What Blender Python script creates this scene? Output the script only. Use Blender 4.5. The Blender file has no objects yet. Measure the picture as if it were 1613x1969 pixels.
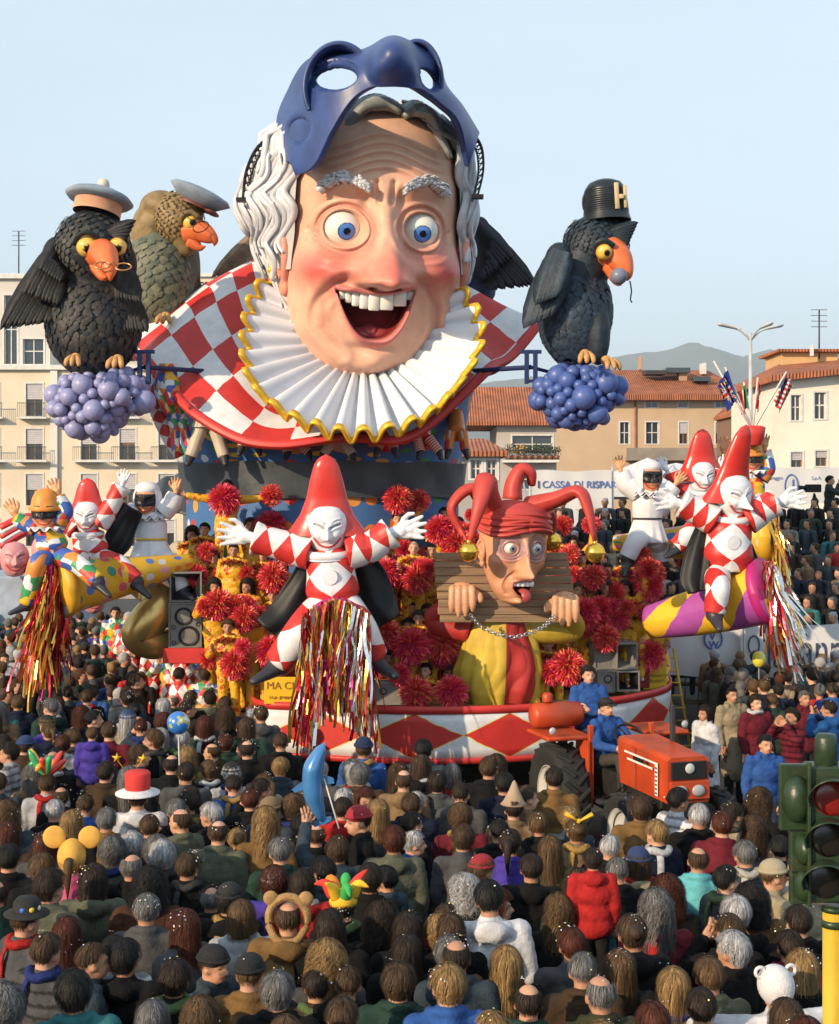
import bpy, math, random
import numpy as np
from mathutils import Vector, Matrix, noise as mnoise
random.seed(7)
rng = np.random.default_rng(7)
S = bpy.context.scene
C = S.collection
R = math.radians
# ------------------------------------------------------------------ camera
F, CX, HY, CH = 2705.0, 806.5, 940.0, 4.7          # focal length in photo pixels, principal point, eye height (m)
cam_d = bpy.data.cameras.new('camera')
cam = bpy.data.objects.new('camera', cam_d); C.objects.link(cam); S.camera = cam
cam.location = (0, 0, CH); cam.rotation_euler = (R(90), 0, 0)
cam_d.sensor_fit = 'VERTICAL'; cam_d.sensor_height = 24.0; cam_d.sensor_width = 24.0 * 1613 / 1969
cam_d.lens = 24.0 * F / 1969; cam_d.shift_y = -(984.5 - HY) / 1969
cam_d.clip_start = 0.1; cam_d.clip_end = 30000
# ------------------------------------------------------------------ light
SUN = Vector((-0.68, -0.64, 0.36)).normalized()
world = bpy.data.worlds.new('World'); S.world = world; world.use_nodes = True
wn = world.node_tree; wn.nodes.clear()
sky = wn.nodes.new('ShaderNodeTexSky'); sky.sky_type = 'NISHITA'; sky.sun_disc = False
sky.sun_elevation = math.asin(SUN.z); sky.sun_rotation = math.atan2(SUN.x, SUN.y)
sky.air_density = 1.0; sky.dust_density = 0.6; sky.ozone_density = 3.0; sky.altitude = 0
bg = wn.nodes.new('ShaderNodeBackground'); bg.inputs['Strength'].default_value = 0.13
wo = wn.nodes.new('ShaderNodeOutputWorld')
shs = wn.nodes.new('ShaderNodeHueSaturation'); shs.inputs['Saturation'].default_value = .52; shs.inputs['Value'].default_value = 1.25
wn.links.new(sky.outputs[0], shs.inputs['Color']); smx = wn.nodes.new('ShaderNodeMix'); smx.data_type = 'RGBA'; smx.inputs['Factor'].default_value = .66; smx.inputs['B'].default_value = (4.9, 6.2, 7.0, 1)
stc = wn.nodes.new('ShaderNodeTexCoord'); smp = wn.nodes.new('ShaderNodeMapping'); smp.inputs['Scale'].default_value = (1, 1, 3.5); snz = wn.nodes.new('ShaderNodeTexNoise'); snz.inputs['Scale'].default_value = 1.6; snz.inputs['Detail'].default_value = 7
smr = wn.nodes.new('ShaderNodeMapRange'); smr.inputs['From Min'].default_value = .3; smr.inputs['From Max'].default_value = .75; smr.inputs['To Min'].default_value = .96; smr.inputs['To Max'].default_value = 1.07
sv = wn.nodes.new('ShaderNodeHueSaturation'); wn.links.new(stc.outputs['Generated'], smp.inputs[0]); wn.links.new(smp.outputs[0], snz.inputs['Vector']); wn.links.new(snz.outputs['Fac'], smr.inputs['Value']); wn.links.new(smr.outputs[0], sv.inputs['Value'])
wn.links.new(shs.outputs[0], smx.inputs['A']); wn.links.new(smx.outputs['Result'], sv.inputs['Color']); wn.links.new(sv.outputs[0], bg.inputs[0]); wn.links.new(bg.outputs[0], wo.inputs[0])
sd = bpy.data.lights.new('sun', 'SUN'); sun = bpy.data.objects.new('sun', sd); C.objects.link(sun)
sd.energy = 4.2; sd.angle = R(0.6); sd.color = (1.0, 0.77, 0.50)
sun.rotation_euler = SUN.to_track_quat('Z', 'Y').to_euler(); sun.location = (-40, -30, 30)
S.view_settings.view_transform = 'Standard'; S.view_settings.look = 'None'
S.view_settings.exposure = 0.36; S.view_settings.gamma = 1; S.view_settings.use_curve_mapping = False
S.render.engine = 'CYCLES'
S.cycles.max_bounces = 5; S.cycles.diffuse_bounces = 2; S.cycles.glossy_bounces = 2
S.cycles.transparent_max_bounces = 4; S.cycles.volume_bounces = 0
S.cycles.use_denoising = True

def P(px, py, d):
    """world point that lies d metres in front of the lens on the sight line of a photo position"""
    return Vector(((px - CX) * d / F, d, CH - (py - HY) * d / F))

# ------------------------------------------------------------------ materials
MATS = {}
def nd(nt, t, **kw):
    n = nt.nodes.new(t)
    for k, v in kw.items(): setattr(n, k, v)
    return n
def mat(name, col=(.5, .5, .5), rough=.6, metal=0., var=.12, vs=3., bump=0., bs=40., src='col', spec=.4, detail=4.,
        coat=0., grime=0., stretch=None, sheen=0.):
    """one principled material; src = col | vcol (painted vertex colours) | obj (per object colour)"""
    if name in MATS: return MATS[name]
    m = bpy.data.materials.new(name); m.use_nodes = True; nt = m.node_tree
    b = nt.nodes['Principled BSDF']; L = nt.links.new
    b.inputs['Roughness'].default_value = rough; b.inputs['Metallic'].default_value = metal
    b.inputs['Specular IOR Level'].default_value = spec
    if coat: b.inputs['Coat Weight'].default_value = coat; b.inputs['Coat Roughness'].default_value = .15
    tc = nd(nt, 'ShaderNodeTexCoord')
    coord = tc.outputs['Object']
    if stretch:
        mp = nd(nt, 'ShaderNodeMapping'); mp.inputs['Scale'].default_value = stretch
        L(coord, mp.inputs[0]); coord = mp.outputs[0]
    n1 = nd(nt, 'ShaderNodeTexNoise'); n1.inputs['Scale'].default_value = vs; n1.inputs['Detail'].default_value = detail
    L(coord, n1.inputs['Vector'])
    if src == 'col':
        rgb = nd(nt, 'ShaderNodeRGB'); rgb.outputs[0].default_value = (*col, 1); co = rgb.outputs[0]
    elif src == 'vcol':
        a = nd(nt, 'ShaderNodeAttribute', attribute_name='Col'); co = a.outputs['Color']
    elif src == 'obj':
        a = nd(nt, 'ShaderNodeObjectInfo'); co = a.outputs['Color']
    elif src == 'objv':
        a = nd(nt, 'ShaderNodeObjectInfo'); a2 = nd(nt, 'ShaderNodeAttribute', attribute_name='Col')
        mx = nd(nt, 'ShaderNodeMix', data_type='RGBA', blend_type='MULTIPLY'); mx.inputs['Factor'].default_value = 1
        L(a.outputs['Color'], mx.inputs['A']); L(a2.outputs['Color'], mx.inputs['B']); co = mx.outputs['Result']
    mr = nd(nt, 'ShaderNodeMapRange'); mr.inputs['From Min'].default_value = .3; mr.inputs['From Max'].default_value = .7
    mr.inputs['To Min'].default_value = 1 - var; mr.inputs['To Max'].default_value = 1 + var
    L(n1.outputs['Fac'], mr.inputs['Value'])
    hs = nd(nt, 'ShaderNodeHueSaturation'); L(co, hs.inputs['Color']); L(mr.outputs[0], hs.inputs['Value'])
    out = hs.outputs[0]
    if grime:
        n2 = nd(nt, 'ShaderNodeTexNoise'); n2.inputs['Scale'].default_value = vs * .4; n2.inputs['Detail'].default_value = 8
        n2.inputs['Roughness'].default_value = .7
        L(tc.outputs['Object'], n2.inputs['Vector'])
        cr = nd(nt, 'ShaderNodeMapRange'); cr.inputs['From Min'].default_value = .5; cr.inputs['From Max'].default_value = .75
        cr.inputs['To Max'].default_value = grime; L(n2.outputs['Fac'], cr.inputs['Value'])
        mx = nd(nt, 'ShaderNodeMix', data_type='RGBA'); mx.inputs['B'].default_value = (.13, .10, .075, 1)
        L(cr.outputs[0], mx.inputs['Factor']); L(out, mx.inputs['A']); out = mx.outputs['Result']
    L(out, b.inputs['Base Color'])
    if bump:
        n3 = nd(nt, 'ShaderNodeTexNoise'); n3.inputs['Scale'].default_value = bs; n3.inputs['Detail'].default_value = 5
        L(coord, n3.inputs['Vector'])
        bp = nd(nt, 'ShaderNodeBump'); bp.inputs['Strength'].default_value = bump; bp.inputs['Distance'].default_value = .02
        L(n3.outputs['Fac'], bp.inputs['Height']); L(bp.outputs[0], b.inputs['Normal'])
    MATS[name] = m
    return m
def math_node(nt, op, a, b=None, c=None):
    n = nd(nt, 'ShaderNodeMath', operation=op)
    for i, x in enumerate((a, b, c)):
        if x is None: continue
        if isinstance(x, (int, float)): n.inputs[i].default_value = x
        else: nt.links.new(x, n.inputs[i])
    return n.outputs[0]
def patmat(name, kind, c1, c2, su=1., sv=1., rough=.5, bump=.15, bs=20., c3=None, line=None, spec=.4):
    """painted patterns laid out on UV: check, diamond, stripe, spiral, dots"""
    if name in MATS: return MATS[name]
    m = bpy.data.materials.new(name); m.use_nodes = True; nt = m.node_tree; L = nt.links.new
    b = nt.nodes['Principled BSDF']; b.inputs['Roughness'].default_value = rough; b.inputs['Specular IOR Level'].default_value = spec
    tc = nd(nt, 'ShaderNodeTexCoord'); sx = nd(nt, 'ShaderNodeSeparateXYZ'); L(tc.outputs['UV'], sx.inputs[0])
    nz = nd(nt, 'ShaderNodeTexNoise'); nz.inputs['Scale'].default_value = 2.5; L(tc.outputs['Object'], nz.inputs['Vector'])
    wob = math_node(nt, 'MULTIPLY', math_node(nt, 'SUBTRACT', nz.outputs['Fac'], .5), .10)
    u = math_node(nt, 'ADD', math_node(nt, 'MULTIPLY', sx.outputs[0], su), wob)
    v = math_node(nt, 'ADD', math_node(nt, 'MULTIPLY', sx.outputs[1], sv), wob)
    mixc = nd(nt, 'ShaderNodeMix', data_type='RGBA'); mixc.inputs['A'].default_value = (*c1, 1); mixc.inputs['B'].default_value = (*(c2 if isinstance(c2, tuple) else c1), 1)
    last = None
    if kind == 'check':
        a = math_node(nt, 'FLOOR', u); c = math_node(nt, 'FLOOR', v)
        fac = math_node(nt, 'FLOORED_MODULO', math_node(nt, 'ADD', a, c), 2.)
    elif kind == 'diamond':
        a = math_node(nt, 'ABSOLUTE', math_node(nt, 'SUBTRACT', math_node(nt, 'FRACT', u), .5))
        c = math_node(nt, 'ABSOLUTE', math_node(nt, 'SUBTRACT', math_node(nt, 'FRACT', v), .5))
        s = math_node(nt, 'ADD', a, c)
        fac = math_node(nt, 'LESS_THAN', s, .5)
        if line:
            last = math_node(nt, 'LESS_THAN', math_node(nt, 'ABSOLUTE', math_node(nt, 'SUBTRACT', s, .5)), line)
    elif kind == 'stripe':
        fac = math_node(nt, 'GREATER_THAN', math_node(nt, 'FRACT', v), .5)
    elif kind == 'spiral':
        fac = math_node(nt, 'GREATER_THAN', math_node(nt, 'FRACT', math_node(nt, 'ADD', u, v)), .5)
    elif kind in ('dots', 'harlequin'):
        cx = nd(nt, 'ShaderNodeCombineXYZ'); L(u, cx.inputs[0]); L(v, cx.inputs[1])
        vo = nd(nt, 'ShaderNodeTexVoronoi'); vo.inputs['Scale'].default_value = 1.; vo.voronoi_dimensions = '2D'
        vo.inputs['Randomness'].default_value = .55 if kind == 'dots' else .8
        if kind == 'harlequin': vo.distance = 'MANHATTAN'
        L(cx.outputs[0], vo.inputs['Vector'])
        fac = math_node(nt, 'LESS_THAN', vo.outputs['Distance'], c3 or .27)
        cr = nd(nt, 'ShaderNodeValToRGB'); cr.color_ramp.interpolation = 'CONSTANT'
        cols = c2; e = cr.color_ramp.elements
        e[0].color = (*cols[0], 1); e[1].position = 1 / len(cols); e[1].color = (*cols[1], 1)
        for i in range(2, len(cols)):
            q = e.new(i / len(cols)); q.color = (*cols[i], 1)
        ss = nd(nt, 'ShaderNodeSeparateXYZ'); L(vo.outputs['Color'], ss.inputs[0]); L(ss.outputs[0], cr.inputs[0])
        L(cr.outputs[0], mixc.inputs['B'])
        if kind == 'harlequin': fac = 1.0
    if isinstance(fac, float): mixc.inputs['Factor'].default_value = fac
    else: L(fac, mixc.inputs['Factor'])
    out = mixc.outputs['Result']
    if last is not None:
        m2 = nd(nt, 'ShaderNodeMix', data_type='RGBA'); m2.inputs['B'].default_value = (.75, .55, .12, 1)
        L(last, m2.inputs['Factor']); L(out, m2.inputs['A']); out = m2.outputs['Result']
    n1 = nd(nt, 'ShaderNodeTexNoise'); n1.inputs['Scale'].default_value = 4; n1.inputs['Detail'].default_value = 8; n1.inputs['Roughness'].default_value = .65
    L(tc.outputs['Object'], n1.inputs['Vector'])
    mr = nd(nt, 'ShaderNodeMapRange'); mr.inputs['From Min'].default_value = .3; mr.inputs['From Max'].default_value = .7
    mr.inputs['To Min'].default_value = .84; mr.inputs['To Max'].default_value = 1.1; L(n1.outputs['Fac'], mr.inputs['Value'])
    hs = nd(nt, 'ShaderNodeHueSaturation'); L(out, hs.inputs['Color']); L(mr.outputs[0], hs.inputs['Value']); L(hs.outputs[0], b.inputs['Base Color'])
    n3 = nd(nt, 'ShaderNodeTexNoise'); n3.inputs['Scale'].default_value = bs; L(tc.outputs['Object'], n3.inputs['Vector'])
    bp = nd(nt, 'ShaderNodeBump'); bp.inputs['Strength'].default_value = bump; bp.inputs['Distance'].default_value = .03
    L(n3.outputs['Fac'], bp.inputs['Height']); L(bp.outputs[0], b.inputs['Normal'])
    MATS[name] = m
    return m

RED = (.55, .035, .03); WHITE = (.72, .72, .74); YEL = (.75, .42, .03); BLUE = (.05, .13, .38)
# ------------------------------------------------------------------ mesh building
def V3(a): return np.asarray(a, dtype=float)
class MB:
    def __init__(s): s.v = []; s.f = []; s.m = []; s.c = []; s.u = []; s.n = 0
    def add(s, g, mi=0, col=None, M=None):
        v, f, u = g[0], g[1], (g[2] if len(g) > 2 else None)
        v = np.asarray(v, float).reshape(-1, 3)
        if M is not None:
            A = np.array(M); v = v @ A[:3, :3].T + A[:3, 3]
        s.v.append(v); o = s.n
        s.f.extend([tuple(i + o for i in q) for q in f]); s.m.extend([mi] * len(f)); s.n += len(v)
        if col is None: col = (1, 1, 1)
        col = np.asarray(col, float)
        s.c.append(np.tile(col[:3], (len(v), 1)) if col.ndim == 1 else col)
        s.u.append(np.zeros((len(v), 2)) if u is None else np.asarray(u, float))
        return s
    def arrays(s): return np.concatenate(s.v), s.f, np.concatenate(s.c), np.concatenate(s.u)
    def mesh(s, name, mats, smooth=True, uv=False):
        me = bpy.data.meshes.new(name); v, f, c, u = s.arrays()
        me.from_pydata(v.tolist(), [], f)
        for m in (mats if isinstance(mats, (list, tuple)) else [mats]): me.materials.append(m)
        me.polygons.foreach_set('material_index', s.m)
        me.polygons.foreach_set('use_smooth', [smooth] * len(f))
        ca = me.color_attributes.new('Col', 'FLOAT_COLOR', 'POINT')
        ca.data.foreach_set('color', np.c_[c, np.ones(len(c))].ravel())
        if uv:
            ul = me.uv_layers.new(name='UVMap'); li = np.zeros(len(me.loops), int); me.loops.foreach_get('vertex_index', li)
            ul.data.foreach_set('uv', u[li].ravel())
        me.update(); return me
    def build(s, name, mats, parent=None, smooth=True, uv=False, M=None):
        o = bpy.data.objects.new(name, s.mesh(name, mats, smooth, uv)); C.objects.link(o)
        if parent is not None: o.parent = parent
        if M is not None: o.matrix_world = M
        return o
def obj(name, me, parent=None, loc=None, rotz=None, color=None, M=None):
    o = bpy.data.objects.new(name, me); C.objects.link(o)
    if parent is not None: o.parent = parent
    if M is not None: o.matrix_local = M
    if loc is not None: o.location = loc
    if rotz is not None: o.rotation_euler = (0, 0, rotz)
    if color is not None: o.color = (*color, 1)
    return o
def empty(name, loc=(0, 0, 0), rotz=0.):
    o = bpy.data.objects.new(name, None); C.objects.link(o); o.location = loc; o.rotation_euler = (0, 0, rotz)
    o.empty_display_size = .2
    return o
def tag(o, label, cat, group=None, kind=None):
    o['label'] = label; o['category'] = cat
    if group: o['group'] = group
    if kind: o['kind'] = kind
    return o
def struct(o): o['kind'] = 'structure'; return o
def stuff(o): o['kind'] = 'stuff'; return o
# primitives: each returns (verts, faces, uv)
def surf(nu, nv, fn, flip=False):
    """fn(U, V) -> x, y, z arrays with U, V in 0..1"""
    u = np.linspace(0, 1, nu); v = np.linspace(0, 1, nv); U, V = np.meshgrid(u, v)
    x, y, z = fn(U, V)
    vs = np.stack([x + 0 * U, y + 0 * U, z + 0 * U], -1).reshape(-1, 3)
    f = []
    for j in range(nv - 1):
        for i in range(nu - 1):
            a = j * nu + i; q = (a, a + 1, a + nu + 1, a + nu)
            f.append(q[::-1] if flip else q)
    return vs, f, np.stack([U, V], -1).reshape(-1, 2)
def ell(c=(0, 0, 0), r=(1, 1, 1), nu=16, nv=10, M=None):
    c = V3(c); r = V3(r) * np.ones(3)
    th = np.linspace(0, 2 * np.pi, nu, endpoint=False); ph = np.linspace(0, np.pi, nv + 1)[1:-1]
    T, Ph = np.meshgrid(th, ph)
    vs = np.stack([np.sin(Ph) * np.cos(T), np.sin(Ph) * np.sin(T), np.cos(Ph)], -1).reshape(-1, 3)
    vs = np.vstack([vs, [[0, 0, 1], [0, 0, -1]]]); n = (nv - 1) * nu
    f = []
    for j in range(nv - 2):
        for i in range(nu):
            a = j * nu + i; b = j * nu + (i + 1) % nu; f.append((a, a + nu, b + nu, b))
    for i in range(nu):
        f.append((n, i, (i + 1) % nu)); f.append((n + 1, (nv - 2) * nu + (i + 1) % nu, (nv - 2) * nu + i))
    vs = vs * r
    if M is not None: vs = vs @ np.array(M)[:3, :3].T
    return vs + c, f
def box(lo, hi, ch=0.0):
    lo, hi = V3(lo), V3(hi)
    if ch <= 0:
        x0, y0, z0 = lo; x1, y1, z1 = hi
        v = [(x0, y0, z0), (x1, y0, z0), (x1, y1, z0), (x0, y1, z0), (x0, y0, z1), (x1, y0, z1), (x1, y1, z1), (x0, y1, z1)]
        f = [(3, 2, 1, 0), (4, 5, 6, 7), (0, 1, 5, 4), (1, 2, 6, 5), (2, 3, 7, 6), (3, 0, 4, 7)]
        return V3(v), f
    c = (lo + hi) / 2; h = (hi - lo) / 2; v = []; idx = {}
    for sx in (-1, 1):
        for sy in (-1, 1):
            for sz in (-1, 1):
                for ax in range(3):
                    p = np.array([sx, sy, sz], float) * h; q = p - np.array([sx, sy, sz]) * ch; q[ax] = p[ax]
                    idx[(sx, sy, sz, ax)] = len(v); v.append(q + c)
    f = []
    for ax in range(3):
        a, b = [k for k in range(3) if k != ax]
        for s in (-1, 1):
            loop = []
            for (p, q) in ((-1, -1), (1, -1), (1, 1), (-1, 1)):
                k = [0, 0, 0]; k[ax] = s; k[a] = p; k[b] = q; loop.append(idx[(*k, ax)])
            flip = (s == 1) != (ax == 1)
            f.append(tuple(loop if flip else loop[::-1]))
    for ax in range(3):
        a, b = [k for k in range(3) if k != ax]
        for p in (-1, 1):
            for q in (-1, 1):
                k0 = [0, 0, 0]; k0[a] = p; k0[b] = q; k0[ax] = -1; k1 = list(k0); k1[ax] = 1
                loop = [idx[(*k0, a)], idx[(*k1, a)], idx[(*k1, b)], idx[(*k0, b)]]
                flip = (p * q == 1) != (ax == 1)
                f.append(tuple(loop[::-1] if flip else loop))
    for sx in (-1, 1):
        for sy in (-1, 1):
            for sz in (-1, 1):
                l = [idx[(sx, sy, sz, k)] for k in range(3)]
                f.append(tuple(l if sx * sy * sz > 0 else l[::-1]))
    return np.array(v), f
def tube(pts, rad, n=8, cap=True, flat=1.0, closed=False):
    """round tube along a path, radius per point; flat squeezes it; uv = (around, along)"""
    p = V3(pts); k = len(p); rad = np.ones(k) * V3(rad)
    t = np.gradient(p, axis=0) if not closed else (np.roll(p, -1, 0) - np.roll(p, 1, 0))
    t /= np.linalg.norm(t, axis=1)[:, None] + 1e-9
    up = np.array([0, 0, 1.]) if abs(t[0][2]) < .9 else np.array([1., 0, 0])
    nrm = np.cross(t[0], up); nrm /= np.linalg.norm(nrm); N = []
    for i in range(k):
        nrm = nrm - t[i] * np.dot(nrm, t[i]); nrm /= np.linalg.norm(nrm) + 1e-9; N.append(nrm.copy())
    N = np.array(N); B = np.cross(t, N)
    m = n + 1
    a = np.linspace(0, 2 * np.pi, m)
    vs = p[:, None, :] + rad[:, None, None] * (np.cos(a)[None, :, None] * N[:, None, :] + flat * np.sin(a)[None, :, None] * B[:, None, :])
    f = []
    for j in range(k - 1 if not closed else k):
        j2 = (j + 1) % k
        for i in range(n): f.append((j * m + i, j * m + i + 1, j2 * m + i + 1, j2 * m + i))
    ln = np.r_[0, np.cumsum(np.linalg.norm(np.diff(p, axis=0), axis=1))]; ln /= ln[-1] + 1e-9
    uv = np.stack(np.meshgrid(np.linspace(0, 1, m), ln), -1).reshape(-1, 2)
    if cap and not closed:
        f.append(tuple(range(n - 1, -1, -1))); f.append(tuple((k - 1) * m + i for i in range(n)))
    return vs.reshape(-1, 3), f, uv
def limb(a, b, ra, rb, n=10, flat=1.):
    """tapered capsule"""
    a, b = V3(a), V3(b); d = (b - a); L = np.linalg.norm(d) + 1e-9; u = d / L
    pts = [a - u * ra * .95, a - u * ra * .7, a - u * ra * .3, a, a + d * .33, a + d * .66, b, b + u * rb * .3, b + u * rb * .7, b + u * rb * .95]
    return tube(pts, [ra * .25, ra * .7, ra * .95, ra, ra + (rb - ra) * .33, ra + (rb - ra) * .66, rb, rb * .95, rb * .7, rb * .25], n, True, flat)
def lathe(prof, n=24, sx=1., sy=1.):
    p = V3(prof); k = len(p); m = n + 1; a = np.linspace(0, 2 * np.pi, m)
    vs = np.stack([p[:, 0:1] * np.cos(a) * sx, p[:, 0:1] * np.sin(a) * sy, p[:, 1:2] + 0 * a], -1).reshape(-1, 3)
    f = [(j * m + i, j * m + i + 1, (j + 1) * m + i + 1, (j + 1) * m + i) for j in range(k - 1) for i in range(n)]
    uv = np.stack(np.meshgrid(np.linspace(0, 1, m), np.linspace(0, 1, k)), -1).reshape(-1, 2)
    return vs, f, uv
def prism(out, y0, y1, axis='y'):
    """2-D outline (x, z) extruded between y0 and y1"""
    o = V3(out); n = len(o)
    v = np.vstack([np.c_[o[:, 0], np.full(n, y0), o[:, 1]], np.c_[o[:, 0], np.full(n, y1), o[:, 1]]])
    if axis == 'x': v = v[:, [1, 0, 2]]
    f = [tuple(range(n)), tuple(range(2 * n - 1, n - 1, -1))] + [(i, i + n, (i + 1) % n + n, (i + 1) % n) for i in range(n)]
    return v, f
def curve(pts, n=20):
    """Catmull-Rom through points"""
    p = V3(pts); k = len(p); q = np.vstack([2 * p[0] - p[1], p, 2 * p[-1] - p[-2]]); out = []
    for t in np.linspace(0, k - 1 - 1e-6, n):
        i = int(t); u = t - i; a, b, c, d = q[i:i + 4]
        out.append(.5 * (2 * b + (c - a) * u + (2 * a - 5 * b + 4 * c - d) * u * u + (3 * b - a - 3 * c + d) * u ** 3))
    return np.array(out)
def frame(u, loc):
    """matrix whose local -Y looks along u (kept upright)"""
    q = Vector(u).to_track_quat('-Y', 'Z'); return Matrix.Translation(loc) @ q.to_matrix().to_4x4()
def fuse(mb, voxel, smooth=3, fac=.5):
    """one continuous skin from overlapping volumes; returns (verts, faces)"""
    me = mb.mesh('tmp', []); o = bpy.data.objects.new('tmp', me); C.objects.link(o)
    r = o.modifiers.new('r', 'REMESH'); r.mode = 'VOXEL'; r.voxel_size = voxel
    s = o.modifiers.new('s', 'SMOOTH'); s.iterations = smooth; s.factor = fac
    ev = o.evaluated_get(bpy.context.evaluated_depsgraph_get()); m2 = ev.to_mesh()
    v = np.zeros(len(m2.vertices) * 3); m2.vertices.foreach_get('co', v)
    f = [tuple(p.vertices) for p in m2.polygons]
    ev.to_mesh_clear(); bpy.data.objects.remove(o); bpy.data.meshes.remove(me)
    return v.reshape(-1, 3), f
def sst(a, b, x):
    t = np.clip((x - a) / (b - a), 0, 1); return t * t * (3 - 2 * t)
def lerp(a, b, t): return a + (b - a) * t
def gau(x, z, cx, cz, sx, sz): return np.exp(-((x - cx) / sx) ** 2 - ((z - cz) / sz) ** 2)
def pld(x, z, pl):
    """distance to a polyline in the x-z plane"""
    d = np.full(np.shape(x), 1e9)
    for (a, b), (c, e) in zip(pl[:-1], pl[1:]):
        ex, ez = c - a, e - b; t = np.clip(((x - a) * ex + (z - b) * ez) / (ex * ex + ez * ez + 1e-9), 0, 1)
        d = np.minimum(d, np.hypot(x - a - t * ex, z - b - t * ez))
    return d
# ================================================================== THE GIANT HEAD
K = 1 / 112.0
HC = Vector((-0.82, 24.15, 9.07))
HM = Matrix.Translation(HC) @ Matrix.Rotation(R(11), 4, 'Z') @ Matrix.Rotation(R(10), 4, 'X') @ Matrix.Scale(K, 4) @ Matrix.Diagonal((1.045, 1, 1, 1))
zk = [-300, -288, -270, -240, -200, -150, -100, -50, 0, 50, 100, 150, 190, 215, 235, 246]
wk = [4, 66, 102, 132, 151, 161, 164, 161, 155, 155, 152, 145, 126, 100, 60, 4]
fk = [4, 72, 104, 132, 150, 156, 156, 150, 146, 148, 146, 134, 112, 86, 50, 4]
bk = [4, 20, 40, 66, 90, 118, 142, 160, 170, 172, 168, 156, 132, 104, 62, 4]
HEAD = dict(z=zk, w=wk, f=fk, b=bk)
def interp_s(z, zz, vv):
    # smooth interpolation
    zz = V3(zz); vv = V3(vv); d = np.gradient(vv, zz)
    i = np.clip(np.searchsorted(zz, z) - 1, 0, len(zz) - 2); h = zz[i + 1] - zz[i]; t = np.clip((z - zz[i]) / h, 0, 1)
    return (2 * t**3 - 3 * t**2 + 1) * vv[i] + (t**3 - 2 * t**2 + t) * h * d[i] + (-2 * t**3 + 3 * t**2) * vv[i + 1] + (t**3 - t**2) * h * d[i + 1]
def skull(a, z, prof=HEAD, off=0):
    """surface point of the loft: a = angle from straight ahead (negative = viewer's left)"""
    w = np.maximum(interp_s(z, prof['z'], prof['w']), 1) + off; f = np.maximum(interp_s(z, prof['z'], prof['f']), 1) + off
    b = np.maximum(interp_s(z, prof['z'], prof['b']), 1) + off
    ca = np.cos(a)
    return w * np.sin(a), -np.where(ca > 0, f * np.sign(ca) * np.abs(ca) ** .9, b * ca), z
def face_mesh(prof, disp_fn, na=260, nz=250):
    s = np.linspace(-1, 1, na); a = np.pi * (.42 * s + .58 * np.sign(s) * np.abs(s) ** 2.2)   # denser in front
    zmin, zmax = prof['z'][0], prof['z'][-1]
    t = np.linspace(0, 1, nz); z = zmin + (zmax - zmin) * (t - .05 * np.sin(2 * np.pi * t))
    A, Z = np.meshgrid(a, z)
    x, y, _ = skull(A, Z, prof)
    dn, dy, dz, col = disp_fn(x, Z, A)
    nx = np.sin(A); ny = -np.cos(A)
    X = x + nx * dn; Y = y + ny * dn - dy
    vs = np.stack([X, Y, Z + dz], -1).reshape(-1, 3)
    f = [(j * na + i, j * na + i + 1, (j + 1) * na + i + 1, (j + 1) * na + i) for j in range(nz - 1) for i in range(na - 1)]
    return vs, f, None, col.reshape(-1, 3)
MXC = -14; ML, MT = 66, -100
def mouth_m(x, z):
    xx = (x - MXC) / ML
    top = MT - 8 * (1 - xx**2) + 2 * xx; bot = MT - 92 * np.clip(1 - np.abs(xx) ** 2.3, 0, 1) ** .8
    return np.minimum(np.minimum(top - z, z - bot), (1 - np.abs(xx)) * ML * 1.5), np.where(z > (top + bot) / 2, 1, -1)
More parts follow.
